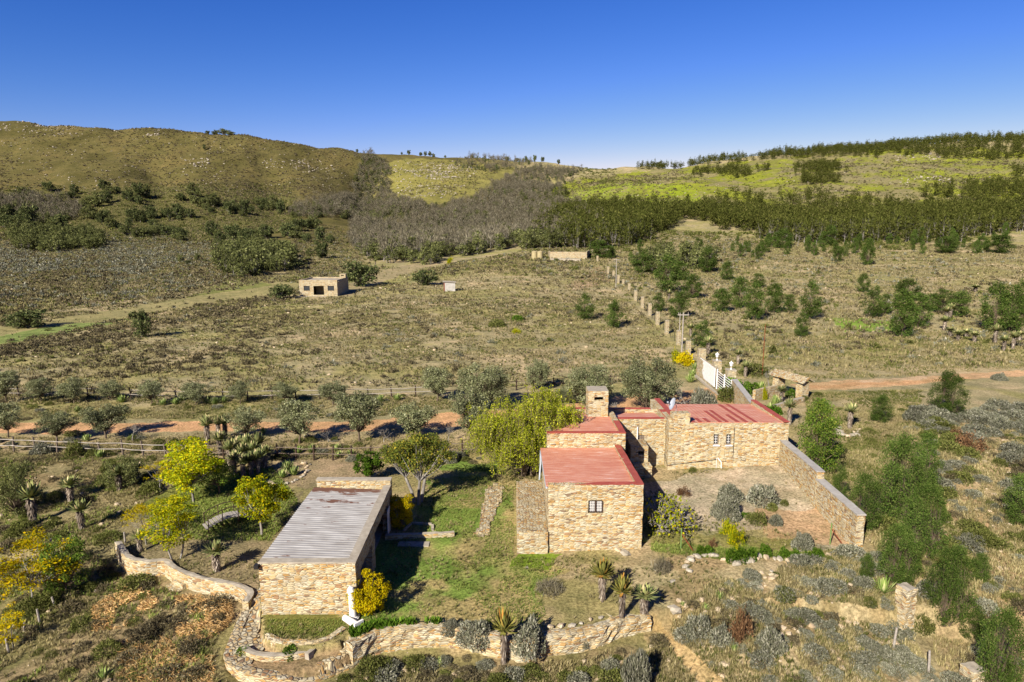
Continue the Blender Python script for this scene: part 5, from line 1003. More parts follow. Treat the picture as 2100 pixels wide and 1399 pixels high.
# trees of the right middle plain
SAP = []
RM = [(1200, 657, 600, 42), (1258, 673, 614, 42), (1778, 545, 487, 32), (1368, 600, 520, 62), (1420, 612, 560, 48), (1320, 560, 520, 60), (1395, 575, 535, 45), (1515, 632, 565, 48), (1545, 657, 578, 50), (1588, 642, 580, 48), (1618, 642, 602, 32), (1662, 655, 574, 48), (1643, 692, 640, 34), (1790, 652, 585, 44), (1815, 645, 602, 32), (1850, 692, 592, 66), (1882, 672, 598, 60), (1930, 640, 592, 70), (1965, 650, 596, 55), (2035, 678, 575, 62), (2070, 682, 582, 62), (2095, 650, 570, 50), (1440, 712, 656, 46), (1392, 652, 596, 52), (1860, 620, 570, 60), (1480, 640, 590, 50), (1450, 560, 505, 40), (1490, 575, 535, 34), (1555, 590, 560, 34), (1230, 530, 492, 60), (1940, 520, 485, 50), (2050, 520, 480, 60), (1700, 505, 462, 40), (1605, 510, 468, 40), (1770, 600, 560, 30), (1350, 640, 600, 36)]
RMr = random.Random(8)
for _ in range(85):
    px_ = RMr.uniform(1240, 2090); py_ = np.interp(px_, [1240, 1330, 1500, 1700, 2100], [528, 520, 500, 508, 486]) + 34 * RMr.random() ** 1.8; h_ = RMr.uniform(14, 34); SAP.append((px_, py_, py_ - h_, h_ * RMr.uniform(.45, .75)))
RM.sort(key=lambda q: q[0])
for i, (a, b, c, w) in enumerate(RM): put_px(MIDW[i % 5], a, b, c, w * 1.05, nth(i, len(RM), 'feathery young tree on the plain beyond the house'), 'feathery young trees scattered over the plain beyond the house')
for i, (a, b, c, w) in enumerate(SAP): put_px(MIDW[i % 5], a, b, c, w, 'small green sapling thinning out below the edge of the right hand wood', 'saplings below the right hand wood', name='wattle_sapling')
LM = [(290, 692, 633, 48, 'lone dark bushy tree on the plain left of the small stone cottage'), (738, 588, 530, 78, 'dark tree close behind the small stone cottage'), (578, 614, 580, 56, 'round dark bush at the left wall of the small stone cottage'), (870, 586, 553, 64, 'rounded olive green bush between cottage and white shed'), (60, 672, 632, 95, 'low green thicket on the left meadow'), (1012, 0, 0, 0, '')]
for i, (a, b, c, w, lab) in enumerate(LM[:5]): put_px((DARK if i in (0, 1, 2) else DARK)[i % 4], a, b, c, w, lab)
DK = [(100, 392, 372, 34), (215, 392, 368, 40), (265, 410, 385, 36), (285, 405, 372, 40), (300, 402, 378, 26), (200, 425, 395, 60), (190, 450, 420, 60), (270, 455, 425, 40), (290, 457, 430, 44), (310, 448, 420, 40), (345, 452, 428, 30), (365, 447, 418, 48), (395, 410, 375, 40), (405, 425, 390, 44), (425, 430, 400, 40), (440, 425, 398, 44), (470, 440, 408, 44), (500, 440, 410, 40), (540, 425, 405, 40), (560, 430, 400, 36), (575, 440, 410, 34), (265, 485, 462, 50), (300, 487, 465, 50), (345, 485, 462, 50), (375, 487, 470, 40), (440, 487, 455, 50), (475, 492, 458, 55), (505, 500, 468, 60), (545, 490, 462, 50), (590, 490, 455, 60), (610, 475, 450, 50), (655, 495, 465, 40), (660, 530, 490, 50), (640, 470, 440, 44), (50, 410, 385, 60), (120, 470, 440, 60), (60, 470, 420, 70), (20, 465, 415, 60), (230, 470, 440, 36), (320, 600 - 120, 455, 36), (150, 400, 380, 30), (420, 308, 298, 12), (370, 540, 520, 22), (405, 535, 518, 16)]
DKr = random.Random(3); DK = [(a + DKr.uniform(-3, 3), b, c - 2, w * .66) for a, b, c, w in DK] + [(a + DKr.uniform(-26, 26), b + DKr.uniform(-8, 9), 0, w * DKr.uniform(.35, .6)) for a, b, c, w in DK if b > 350 for _ in (0, 1)]; DK = [(a, b, c or b - w * .85, w) for a, b, c, w in DK]
DK.sort()
for i, (a, b, c, w) in enumerate(DK): put_px((DARK + FARG2)[i % 7], a, b, c, w * 1.0, 'dark round bushy tree scattered over the foot of the left hillside', 'dark bushy trees at the foot of the left hillside', flat=False)
SKY_T = [(738, 308, 302, 7), (842, 319, 309, 9), (866, 320, 312, 8), (875, 320, 311, 8), (884, 321, 311, 8), (892, 321, 314, 10), (970, 327, 320, 6), (1078, 334, 322, 8), (1096, 336, 321, 9), (1112, 336, 325, 8), (1144, 340, 331, 8), (470, 274, 262, 22), (455, 273, 264, 18), (485, 275, 266, 20), (440, 272, 265, 12), (1040, 331, 323, 9), (1060, 332, 324, 9), (828, 318, 313, 5), (915, 323, 318, 6)]
def put_ridge(P, px, hp, wp, lab, grp, name):
    yy = np.linspace(500, 1150, 900); xx = (px - 1050) / FPX * (yy * CP + 1); zz = hgt(xx, yy); k = np.argmin(proj(xx, yy, zz)[1]); s_ = (yy[k] * CP) / FPX
    return place(P, (xx[k], yy[k], zz[k] - .5), wp * s_ / P.w, (hp * s_ + .8) / P.h, lab, grp, px, name)
for i, (a, b, c, w) in enumerate(SKY_T): put_ridge((DARK + FARG2)[i % 7], a, b - c, w, 'tiny dark tree standing on the skyline of the left hills', 'dark trees on the left skyline', 'skyline_tree')

# ---------------------------------------------------------------- woods: 300 largest of a kind as trees, the rest as one mass
def sample(rng, P, n, ymin, ymax, mind=0.0, soft=0.0):
    """random ground points whose place on the ground lies in the region P (photo coordinates)"""
    out = []; got = 0
    pxs = [p[0] for p in P]; x0, x1 = min(pxs), max(pxs)
    while got < n:
        y = np.sqrt(rng.uniform(ymin ** 2, ymax ** 2, 6000)); u = rng.uniform((x0 - 1050) / FPX, (x1 - 1050) / FPX, 6000); x = u * (y * CP + 3); z = hgt(x, y); px, py = proj(x, y, z)
        if soft: px = px + soft * (fbm(x / 14, y / 14, 2, 3) - .5) * 2; py = py + soft * .35 * (fbm(x / 14, y / 20, 4, 3) - .5) * 2
        k = inpoly(px, py, P); out.append(np.stack([x[k], y[k], z[k]], 1)); got += int(k.sum())
        if len(out) > 60: break
    A = np.concatenate(out)[:n]
    if mind and len(A):
        cell = {}; keep = []
        for i, p in enumerate(A):
            c = (int(p[0] // mind), int(p[1] // mind))
            if c in cell: continue
            cell[c] = 1; keep.append(i)
        A = A[keep]
    return A
def mass(name, meshes, A, sc, mats, label, cat, rng, partix=-1):
    """one mesh made of many plants"""
    data = []
    for me in meshes:
        V = np.empty(len(me.vertices) * 3); me.vertices.foreach_get('co', V); F = np.empty(len(me.polygons) * 4, int)
        me.polygons.foreach_get('vertices', np.empty(0)) if False else me.loops.foreach_get('vertex_index', F); data.append((V.reshape(-1, 3), F.reshape(-1, 4)))
    mb = MB(); kk = rng.randint(0, len(data), len(A))
    for j, (V, F) in enumerate(data):
        B = A[kk == j]; 
        if not len(B): continue
        s = sc[kk == j]; a = rng.rand(len(B)) * 6.28; ca, sa = np.cos(a) * s[:, 0], np.sin(a) * s[:, 0]
        X = V[None, :, 0] * ca[:, None] - V[None, :, 1] * sa[:, None] + B[:, 0:1]; Y = V[None, :, 0] * sa[:, None] + V[None, :, 1] * ca[:, None] + B[:, 1:2]; Z = V[None, :, 2] * s[:, 1:2] + B[:, 2:3] - .05
        FF = F[None] + (np.arange(len(B)) * len(V))[:, None, None]; mb.add(np.stack([X, Y, Z], -1).reshape(-1, 3), FF.reshape(-1, 4), np.zeros((FF.size // 4, 4, 2)))
    o = mb.build(name, mats); tag(o, label, cat, kind='stuff'); return o
FR = dict(
 wattle=[([(1085, 500), (1175, 505), (1165, 400), (1110, 400)], 110, 300, 900, 5), ([(1160, 505), (1225, 515), (1320, 503), (1350, 478), (1380, 455), (1450, 452), (1480, 472), (1560, 482), (1570, 500), (1700, 500), (1850, 502), (1960, 492), (2070, 478), (2220, 455), (2250, 425), (2100, 432), (1900, 440), (1700, 445), (1500, 440), (1350, 433), (1200, 432), (1130, 440)], 2700, 240, 650, 3.8),
         ([(1290, 352), (1400, 346), (1500, 336), (1600, 327), (1700, 324), (1900, 322), (2050, 330), (2300, 335), (2300, 270), (2100, 280), (1900, 290), (1700, 305), (1500, 328), (1330, 345)], 2600, 600, 1000, 4.2),
         ([(1410, 360), (1440, 353), (1570, 347), (1570, 354), (1500, 362)], 130, 600, 900, 5), ([(1620, 352), (1700, 342), (1735, 348), (1710, 362), (1640, 362)], 110, 600, 900, 5), ([(1635, 375), (1710, 365), (1710, 378)], 60, 500, 900, 5),
         ([(1960, 390), (2200, 380), (2200, 420), (2000, 428)], 150, 400, 750, 6), ([(2060, 350), (2200, 340), (2200, 370), (2060, 372)], 70, 500, 850, 6), ([(1880, 400), (1950, 398), (1950, 412), (1890, 412)], 40, 400, 700, 5), ([(1455, 415), (1500, 405), (1800, 418), (1900, 420), (1900, 430), (1500, 428)], 90, 350, 700, 5)],
 dead=[([(1150, 490), (1250, 495), (1235, 432), (1165, 415)], 90, 300, 900, 5), ([(1160, 500), (1060, 500), (1000, 520), (900, 530), (800, 530), (740, 520), (720, 490), (735, 465), (860, 450), (920, 425), (1000, 395), (1050, 360), (1090, 345), (1190, 352), (1150, 385), (1150, 440), (1175, 480)], 2000, 240, 950, 4.5),
       ([(600, 442), (640, 450), (740, 452), (860, 445), (890, 425), (800, 408), (700, 405), (620, 415)], 480, 300, 800, 5), ([(720, 405), (800, 402), (805, 370), (785, 335), (765, 322), (735, 325), (735, 360)], 240, 500, 980, 6), ([(935, 350), (1000, 354), (1090, 342), (1090, 334), (980, 326), (940, 335)], 150, 700, 1050, 6),
       ([(-40, 458), (150, 458), (170, 440), (120, 415), (-40, 410)], 260, 300, 700, 5)],
 green=[([(445, 562), (500, 570), (600, 556), (606, 535), (545, 512), (450, 518)], 170, 150, 420, 4.5), ([(20, 512), (200, 514), (215, 498), (150, 482), (30, 480)], 190, 200, 500, 4.5), ([(725, 490), (750, 530), (860, 540), (1000, 522), (1060, 505), (1060, 480), (860, 480)], 330, 200, 500, 4.5), ([(860, 480), (1060, 480), (1160, 440), (1150, 400), (1000, 400), (740, 470)], 170, 300, 800, 6), ([(600, 445), (740, 455), (860, 448), (890, 428), (700, 410)], 120, 300, 800, 6), ([(720, 405), (800, 402), (785, 335), (735, 330)], 60, 500, 980, 7), ([(-40, 458), (150, 458), (120, 415), (-40, 410)], 120, 300, 700, 6), ([(1380, 520), (1480, 530), (1480, 560), (1320, 570), (1300, 545)], 22, 150, 400, 5), ([(640, 438), (760, 448), (860, 440), (740, 438)], 60, 300, 800, 5), ([(1060, 512), (1160, 512), (1150, 500), (1070, 500)], 18, 200, 400, 4)])
def wood(kind, protos, hm, name, label, group, masslabel, mat, seed, matf=None):
    rng = np.random.RandomState(seed); AA = []
    for (P, n, y0, y1, md) in FR[kind]: A = sample(rng, P, n * 3, y0, y1, md, soft=30); AA.append(A[:n])
    A = np.concatenate(AA); A = A[(fbm(A[:, 0] / 16, A[:, 1] / 16, seed % 5, 3) > .33) | (np.random.RandomState(2).rand(len(A)) < .35)]; A = A[np.argsort(A[:, 1])]; sc = np.stack([.75 + .5 * rng.rand(len(A)), .6 + .6 * rng.rand(len(A))], 1) * hm / 8
    sc[:, 1] *= np.where(A[:, 1] > 650, .9, 1.0) * (.8 + .4 * vn(A[:, 0] / 14, A[:, 1] / 14, 3)); k = 295
    for i in range(min(k, len(A))): place(protos[i % len(protos)], tuple(A[i]), sc[i, 0], sc[i, 1], label, group, rng.rand() * 6.28, name)
    if len(A) > k: mass(masslabel[0], [p.parts[1][1] for p in protos], A[k:], sc[k:], mat, masslabel[1], 'woodland', rng)
    print(kind, len(A))
wood('wattle', FARW, 10.2, 'wattle_tree', 'slim green wattle tree of the dense wood across the right hillside', 'green wattle trees of the wood on the right hillside', ('green_woodland', 'dense green woodland covering the right hillside and its ridge'), L['acacia_far'], 500)
wood('dead', FARD, 9.0, 'grey_leafless_tree', 'grey brown thin twigged tree of the thicket filling the central valley', 'grey thin twigged trees of the valley thicket', ('grey_woodland', 'grey brown leafless thicket filling the central valley and gullies'), L['dead'], 510)
FARG = trees('dark_green_tree', 'tree', 3, 90, 'olive_dk', 'bark_grey', h=8, rx=2.6, trunk=.14, nclump=26, clump=1.1, nleaf=26, leaf=.7, aspect=.5, fork=.2, zc=.5, rz=.48, up=.2)
wood('green', FARG, 7.5, 'dull_green_tree', 'dull green rounded tree of the groves below the grey thicket and on the left flats', 'dull green trees of the groves on the plain', ('green_thicket', 'dull green groves on the plain and through the valley thicket'), L['olive_dk'], 520)
# undergrowth mixed into the grey thicket
rng = np.random.RandomState(530); A = np.concatenate([sample(rng, P, n // 2, y0, y1, 0, 14) for (P, n, y0, y1, md) in FR['dead'][:5]]); mass('thicket_undergrowth', [p.parts[1][1] for p in FARG], A, np.stack([.45 + .3 * rng.rand(len(A)), .35 + .45 * rng.rand(len(A))], 1), L['dark'], 'dark green undergrowth in the central valley thicket', 'undergrowth', rng)

# ---------------------------------------------------------------- rocks on the hills
def rockmesh(seed, n=1):
    rng = np.random.RandomState(seed); t = (1 + 5 ** .5) / 2; V = unit(np.array([(-1, t, 0), (1, t, 0), (-1, -t, 0), (1, -t, 0), (0, -1, t), (0, 1, t), (0, -1, -t), (0, 1, -t), (t, 0, -1), (t, 0, 1), (-t, 0, -1), (-t, 0, 1)], float))
    F = np.array([(0, 11, 5), (0, 5, 1), (0, 1, 7), (0, 7, 10), (0, 10, 11), (1, 5, 9), (5, 11, 4), (11, 10, 2), (10, 7, 6), (7, 1, 8), (3, 9, 4), (3, 4, 2), (3, 2, 6), (3, 6, 8), (3, 8, 9), (4, 9, 5), (2, 4, 11), (6, 2, 10), (8, 6, 7), (9, 8, 1)])
    V = V * (.6 + .5 * rng.rand(12, 1)) * np.array([.6, .5, .38]); return V, F
def rocks(name, A, s, mat, label, rng, kind='stuff', cat='rocks', emb=.1):
    mb = MB(); R_ = [rockmesh(i + 5) for i in range(5)]
    for j, (V, F) in enumerate(R_):
        B = A[j::5]; ss = s[j::5]; a = rng.rand(len(B)) * 6.28
        X = (V[None, :, 0] * np.cos(a)[:, None] - V[None, :, 1] * np.sin(a)[:, None]) * ss[:, None] + B[:, 0:1]; Y = (V[None, :, 0] * np.sin(a)[:, None] + V[None, :, 1] * np.cos(a)[:, None]) * ss[:, None] + B[:, 1:2]; Z = V[None, :, 2] * ss[:, None] + B[:, 2:3] + emb * ss[:, None]
        FF = F[None] + (np.arange(len(B)) * 12)[:, None, None]; mb.add(np.stack([X, Y, Z], -1).reshape(-1, 3), FF.reshape(-1, 3), np.zeros((FF.size // 3, 3, 2)))
    o = mb.build(name, mat); tag(o, label, cat if label else None, kind=kind); return o
rng = np.random.RandomState(600); AR = []; SR = []
for P, n, s0, s1 in [([(-50, 400), (-50, 255), (250, 262), (400, 262), (600, 290), (720, 310), (720, 380), (600, 400)], 2200, .6, 2.2), ([(-50, 262), (60, 248), (180, 262), (160, 285), (40, 275)], 500, 1, 3), ([(300, 275), (330, 264), (345, 275), (310, 285)], 120, 1, 3.4), ([(780, 400), (800, 330), (1000, 335), (960, 380), (880, 420)], 1100, .8, 2.8), ([(830, 340), (930, 335), (940, 365), (850, 380)], 400, 1, 3.2), ([(380, 330), (440, 325), (440, 345), (400, 350)], 90, 1, 3.6), ([(540, 330), (640, 325), (700, 350), (560, 360)], 260, 1, 3.2),
                     ([(1150, 420), (1350, 355), (1800, 330), (2150, 320), (2150, 420), (1500, 420)], 900, .5, 1.8), ([(1820, 320), (1920, 312), (1930, 326), (1830, 330)], 110, 1.5, 4), ([(1820, 365), (1960, 360), (1960, 375), (1830, 380)], 110, 1, 3)]:
    a = sample(rng, P, n, 300, 1050, 0, 20); nz_ = fbm(a[:, 0] / 18, a[:, 1] / 18, 1, 3); a = a[nz_ > .42]; AR.append(a); SR.append(s0 + (s1 - s0) * rng.rand(len(a)) ** 3)
rocks('hillside_rocks', np.concatenate(AR), np.concatenate(SR), M['rock_pale'], 'pale rocks strewn over the distant hillsides', rng)

# ---------------------------------------------------------------- low scrub: nearest as shrubs, the rest as one mass per kind
def scrub(regions, protos, label, group, masslabel, mat, seed, name, nthing=290, lod=None):
    rng = np.random.RandomState(seed); AA = []; SS = []
    for P, n, y0, y1, s0, s1, thr, soft in regions:
        a = sample(rng, P, int(n * 1.6), y0, y1, 0, soft); q = fbm(a[:, 0] / (5 + a[:, 1] * .05), a[:, 1] / (5 + a[:, 1] * .05), seed % 7, 3) + .25 * (rng.rand(len(a)) - .5); a = a[q > thr][:n]; AA.append(a); SS.append(s0 + (s1 - s0) * rng.rand(len(a)) ** 2)
    A = np.concatenate(AA); s = np.concatenate(SS); ok = clear_of_buildings(A); A = A[ok]; s = s[ok]; o = np.argsort(-s / A[:, 1]); A = A[o]; s = s[o]; sc = np.stack([s, s * (.7 + .5 * rng.rand(len(s)))], 1)
    for i in range(min(nthing, len(A))): place(protos[i % len(protos)], tuple(A[i] - [0, 0, .04]), sc[i, 0], sc[i, 1], label, group, rng.rand() * 6.28, name)
    if len(A) > nthing: mass(masslabel[0], [p.parts[0][1] for p in (lod or protos)], A[nthing:], sc[nthing:], mat, masslabel[1], 'scrub', rng)
    print(name, seed, len(A))
BARE_PX = [[(-700, 866), (0, 866), (200, 862), (420, 860), (700, 860), (980, 836), (1150, 828), (1450, 793), (1470, 832), (1150, 882), (980, 884), (700, 894), (420, 890), (200, 894), (-700, 902)], [(1620, 788), (1700, 779), (1850, 774), (2000, 762), (2700, 718), (2700, 764), (2100, 774), (1950, 786), (1800, 798), (1660, 806)],
           [(-500, 720), (0, 672), (200, 643), (400, 608), (560, 577), (620, 582), (600, 600), (440, 620), (260, 650), (0, 708), (-500, 786)], [(700, 590), (760, 562), (900, 530), (895, 545), (770, 585), (700, 610)], [(1455, 800), (1490, 800), (1540, 845), (1380, 850), (1400, 815)],
           [(1345, 1000), (1400, 980), (1600, 955), (1640, 990), (1750, 1120), (1700, 1125), (1600, 1090), (1450, 1060), (1400, 1040)], [(1000, 1000), (1034, 1000), (1014, 1062), (1002, 1100), (970, 1098), (992, 1030)], [(1330, 1275), (1350, 1272), (1400, 1320), (1500, 1420), (1440, 1420), (1390, 1350)], [(600, 945), (790, 935), (760, 1000), (640, 1010), (580, 985)]]
def clear_of_buildings(A):
    x, y = A[:, 0], A[:, 1]; bad = np.zeros(len(A), bool); qx, qy = proj(A[:, 0], A[:, 1], A[:, 2]); n_ = fbm(x / 3, y / 3, 1, 2) - .5; h_ = (np.abs(np.sin(x * 91.7 + y * 37.3)) > .06)
    for P_ in BARE_PX: bad |= inpoly(qx + 16 * n_, qy + 8 * n_, P_) & h_
    for (a, b, c, d) in ((.1, 7.6, 34.5, 43.4), (2, 11.3, 42.8, 51.2), (10.9, 19.8, 46, 53.6), (18.5, 19.9, 33.8, 47), (-11.9, -6.9, 28.6, 38.9), (20, 23, 53, 78), (fx0 - 1, fx1 + 2, yf - 3, yf + 18)): bad |= (x > a) & (x < b) & (y > c) & (y < d)
    bad |= inpoly(x, y, MID); bad |= dline(x, y, EDGE[:30]) < .45; return ~bad
TINY = bushes('t', 3, 170, 'karoo_dk', .55, .7, 34, .42, .5, .3, clumps=6); TINYG = bushes('t', 3, 175, 'karoo', .55, .7, 34, .42, .45, .4, clumps=6); TINYS = bushes('t', 2, 178, 'scrubgreen', .55, .7, 34, .42, .45, .6, clumps=6)
PLAIN = [(-200, 850), (-200, 520), (560, 520), (740, 560), (1060, 535), (1230, 560), (1330, 650), (1440, 760), (1200, 790), (600, 800)]
GAP = [(590, 580), (600, 470), (700, 455), (760, 545), (900, 545), (1060, 520), (1200, 470), (1350, 468), (1560, 490), (1560, 550), (1250, 580), (1000, 560)]
FOOT = [(-50, 490), (-50, 385), (600, 375), (640, 470), (400, 500)]
LEFTFLAT = [(-200, 640), (-200, 480), (130, 470), (420, 490), (620, 500), (600, 545), (420, 590), (150, 640)]
RIGHTP = [(1230, 560), (1330, 520), (1500, 500), (2300, 500), (2300, 740), (1900, 760), (1450, 740), (1350, 650)]
scrub([(PLAIN, 4200, 52, 330, .35, 1.15, .48, 20), ([(-100, 760), (0, 715), (300, 665), (560, 605), (600, 618), (420, 655), (300, 690)], 420, 60, 220, .5, 1.1, .48, 20), (RIGHTP, 1600, 70, 400, .5, 1.4, .5, 20), (LEFTFLAT, 3000, 120, 420, .7, 1.8, .44, 20), (GAP, 1500, 130, 520, .7, 1.8, .46, 20), (FOOT, 1200, 300, 760, 1, 2.6, .46, 20), ([(-100, 800), (-100, 560), (560, 560), (700, 620), (500, 760)], 2600, 60, 330, .4, 1.1, .46, 20)],
      SMALL, 'small brown karoo shrub dotting the dry plain beyond the fences', 'brown karoo shrubs on the dry plain', ('brown_scrub', 'low brown scrub covering the dry plain'), L['karoo_dk'], 700, 'brown_karoo_shrub', 290, lod=TINY)
scrub([(PLAIN, 900, 52, 330, .4, 1.2, .5, 20), (LEFTFLAT, 4500, 120, 520, .7, 2.0, .42, 30), (GAP, 900, 130, 520, .7, 1.8, .46, 20), (RIGHTP, 1300, 70, 400, .6, 1.6, .52, 20), ([(-100, 560), (-100, 500), (200, 505), (420, 520), (300, 560)], 1500, 150, 520, 1, 2.2, .35, 20)],
      SMALLG, 'small grey karoo shrub dotting the plain among the brown ones', 'grey karoo shrubs on the dry plain', ('grey_scrub', 'low grey scrub covering the plain and the left flats'), L['karoo'], 710, 'grey_karoo_shrub', 290, lod=TINYG)
scrub([(PLAIN, 500, 52, 330, .4, 1.2, .56, 20), (RIGHTP, 700, 70, 420, .5, 1.6, .5, 20), (FOOT, 1600, 300, 760, 1, 3.0, .44, 20), (GAP, 500, 130, 520, .8, 2.2, .48, 20), ([(1180, 500), (1350, 475), (1560, 478), (1580, 500), (2070, 475), (2080, 505), (1570, 525), (1350, 502), (1220, 530)], 900, 150, 520, .9, 2.8, .36, 12), ([(1000, 345), (1330, 342), (1330, 378), (1180, 375), (1100, 352)], 900, 600, 1100, 1.2, 3.6, .4, 10), ([(1120, 430), (1180, 370), (2150, 320), (2150, 400), (1500, 430)], 1500, 350, 950, 1, 2.6, .45, 20), ([(770, 410), (800, 330), (1050, 335), (960, 400)], 300, 400, 1000, 1, 2.6, .45, 20)],
      SMALLS, 'small green shrub dotting the dry plain', 'green shrubs on the dry plain', ('green_scrub', 'scattered green scrub on plain and slopes'), L['scrubgreen'], 720, 'green_karoo_shrub', 200, lod=TINYS)
scrub([([(-50, 400), (-50, 250), (420, 265), (740, 312), (720, 400), (500, 420)], 9000, 400, 1000, .8, 2.4, .40, 20), ([(770, 400), (790, 325), (1050, 335), (960, 400)], 1500, 400, 1050, .8, 2.0, .42, 20), ([(1120, 430), (1180, 365), (2150, 300), (2150, 400), (1500, 430)], 5000, 350, 950, .8, 2.2, .44, 20)], TINY, '', None, ('hillside_scrub', 'fine brown scrub over the left hillside'), L['karoo_dk'], 730, 'x', 0)
# near scrub
ROADSIDE = [(-60, 960), (-60, 900), (900, 900), (985, 930), (980, 950), (400, 955)]
RG = [(1640, 805), (1900, 800), (1850, 960), (1700, 1000)]
RH = [(1430, 690), (2200, 680), (2200, 755), (1650, 785), (1480, 770)]
VERGE = [(-60, 862), (-60, 812), (900, 812), (960, 840), (700, 862)]
BR = [(1300, 1450), (1330, 1290), (1450, 1200), (1700, 1140), (1800, 1120), (1830, 1250), (1950, 1450)]
RIGHT = [(1700, 1150), (1860, 980), (1860, 830), (1990, 800), (2200, 780), (2200, 1500), (1950, 1450), (1850, 1200)]
BOT = [(540, 1500), (560, 1385), (700, 1375), (1020, 1345), (1270, 1300), (1340, 1330), (1340, 1500)]
LEFT = [(-100, 1500), (-100, 920), (300, 925), (330, 1000), (240, 1090), (250, 1150), (480, 1225), (440, 1330), (480, 1400), (480, 1500)]
scrub([(BR, 130, 20, 36, .35, 1.1, .43, 20), (ROADSIDE, 24, 40, 60, .4, 1.0, .4, 8), (VERGE, 24, 45, 75, .4, .9, .4, 8), (RIGHT, 110, 18, 56, .5, 1.5, .5, 30), (BOT, 46, 20, 30, .5, 1.2, .42, 10), ([(1850, 860), (2000, 800), (2120, 760), (2120, 880), (1980, 900)], 40, 40, 62, 1.0, 2.0, .3, 10)], KAROO, 'silver grey bush on the dry slopes right of and below the long wall', 'silver grey bushes of the near slopes', ('near_grey_scrub', 'silver grey scrub'), L['karoo'], 740, 'grey_bush', 300)
scrub([(BR, 40, 20, 36, .4, .9, .42, 20), (RIGHT, 90, 18, 56, .5, 1.3, .45, 30), (BOT, 60, 20, 30, .4, 1.0, .36, 10), (LEFT, 150, 20, 50, .4, 1.3, .40, 10), (ROADSIDE, 50, 40, 60, .35, .9, .4, 8), (VERGE, 60, 45, 75, .35, .9, .4, 8)], KAROODK, 'brown twiggy bush in the rough ground around the garden', 'brown twiggy bushes around the garden', ('near_brown_scrub', 'brown scrub'), L['karoo_dk'], 750, 'brown_bush', 300)
scrub([(BR, 26, 20, 36, .4, .9, .46, 20), (RIGHT, 80, 18, 56, .5, 1.6, .5, 30), (BOT, 60, 20, 30, .4, 1.1, .4, 10), (LEFT, 95, 20, 50, .4, 1.3, .42, 10), (ROADSIDE, 50, 40, 60, .4, 1.0, .38, 8), (VERGE, 40, 45, 75, .35, .9, .4, 8), (RG, 14, 40, 70, .3, .8, .4, 8)], GREENB, 'dull green bush in the rough ground around the garden', 'dull green bushes around the garden', ('near_green_scrub', 'green scrub'), L['scrubgreen'], 760, 'green_bush', 300)

# ---------------------------------------------------------------- rail fences
def railfence(name, pts, n, label, mat, ph=1.15, rails=(.52, .98), skip=(), seed=0, pr=.07):
    rng = np.random.RandomState(seed); W_ = np.array([G(a, b) for a, b in pts]); d = np.r_[0, np.cumsum(np.linalg.norm(np.diff(W_, axis=0), axis=1))]; s = np.linspace(0, d[-1], n); E = empty(name, (0, 0, 0)); tag(E, label, 'fence')
    P = np.stack([np.interp(s, d, W_[:, k]) for k in range(3)], 1); P[1:-1, 1] += rng.normal(size=n - 2) * .06; P[:, 2] = hgt(P[:, 0], P[:, 1])
    for i in range(n):
        m_ = MB(); h_ = ph * (.92 + .2 * rng.rand()); l_ = rng.normal(size=2) * .03; m_.tube([P[i] - [0, 0, .3], P[i] + [l_[0], l_[1], h_ * .5], P[i] + [l_[0] * 2, l_[1] * 2, h_]], [pr * 1.1, pr, pr * .95], 7); m_.build('post', M[mat[0]], E)
    for i in range(n - 1):
        if i in skip: continue
        for r in rails:
            a, b = P[i] + [-.12, -.07, r + rng.normal() * .02], P[i + 1] + [.12, -.07, r + rng.normal() * .02]; mid = (a + b) / 2 + [0, rng.normal() * .03, rng.normal() * .03 - .02]; m_ = MB(); m_.tube([a, mid, b], [.034, .038, .03], 5); m_.build('rail', M[mat[1]], E)
    return E
railfence('rail_fence', [(-60, 925), (0, 926), (130, 930), (240, 934), (340, 938)], 10, 'pale silvered post and rail fence at the left, below the farm road', ('wood', 'wood_pale'), seed=1)
railfence('rail_fence', [(350, 938), (480, 940), (640, 944), (800, 942), (900, 936), (1000, 932), (1060, 930)], 20, 'brown post and rail fence running from the tall aloes to the weeping tree', ('wood_dark', 'wood'), seed=2)
railfence('rail_fence', [(-60, 816), (0, 816), (180, 816), (360, 822), (520, 822), (640, 820), (800, 816), (900, 812)], 21, 'dark posted rail fence with olive trees along the edge of the plain', ('wood_dark', 'wood_pale'), seed=3)
railfence('rail_fence', [(900, 812), (1000, 806), (1080, 799), (1180, 792), (1290, 788)], 11, 'dark rail fence seen in gaps between the big olives behind the house', ('wood_dark', 'wood_dark'), seed=4)
g0, g1 = G(1330, 585), G(2100, 505)
m_ = MB()
for px_ in list(range(1370, 2100, 38)):
    py_ = np.interp(px_, [1370, 1500, 1600, 1800, 2100], [524, 512, 507, 501, 482]); q = G(px_, py_); m_.tube([q - [0, 0, .2], q + [0, 0, 2.4]], .09, 4)
tag(m_.build('wire_fence', M['bark_grey']), 'line of thin pale stakes along the lower edge of the right hand wood', 'fence')

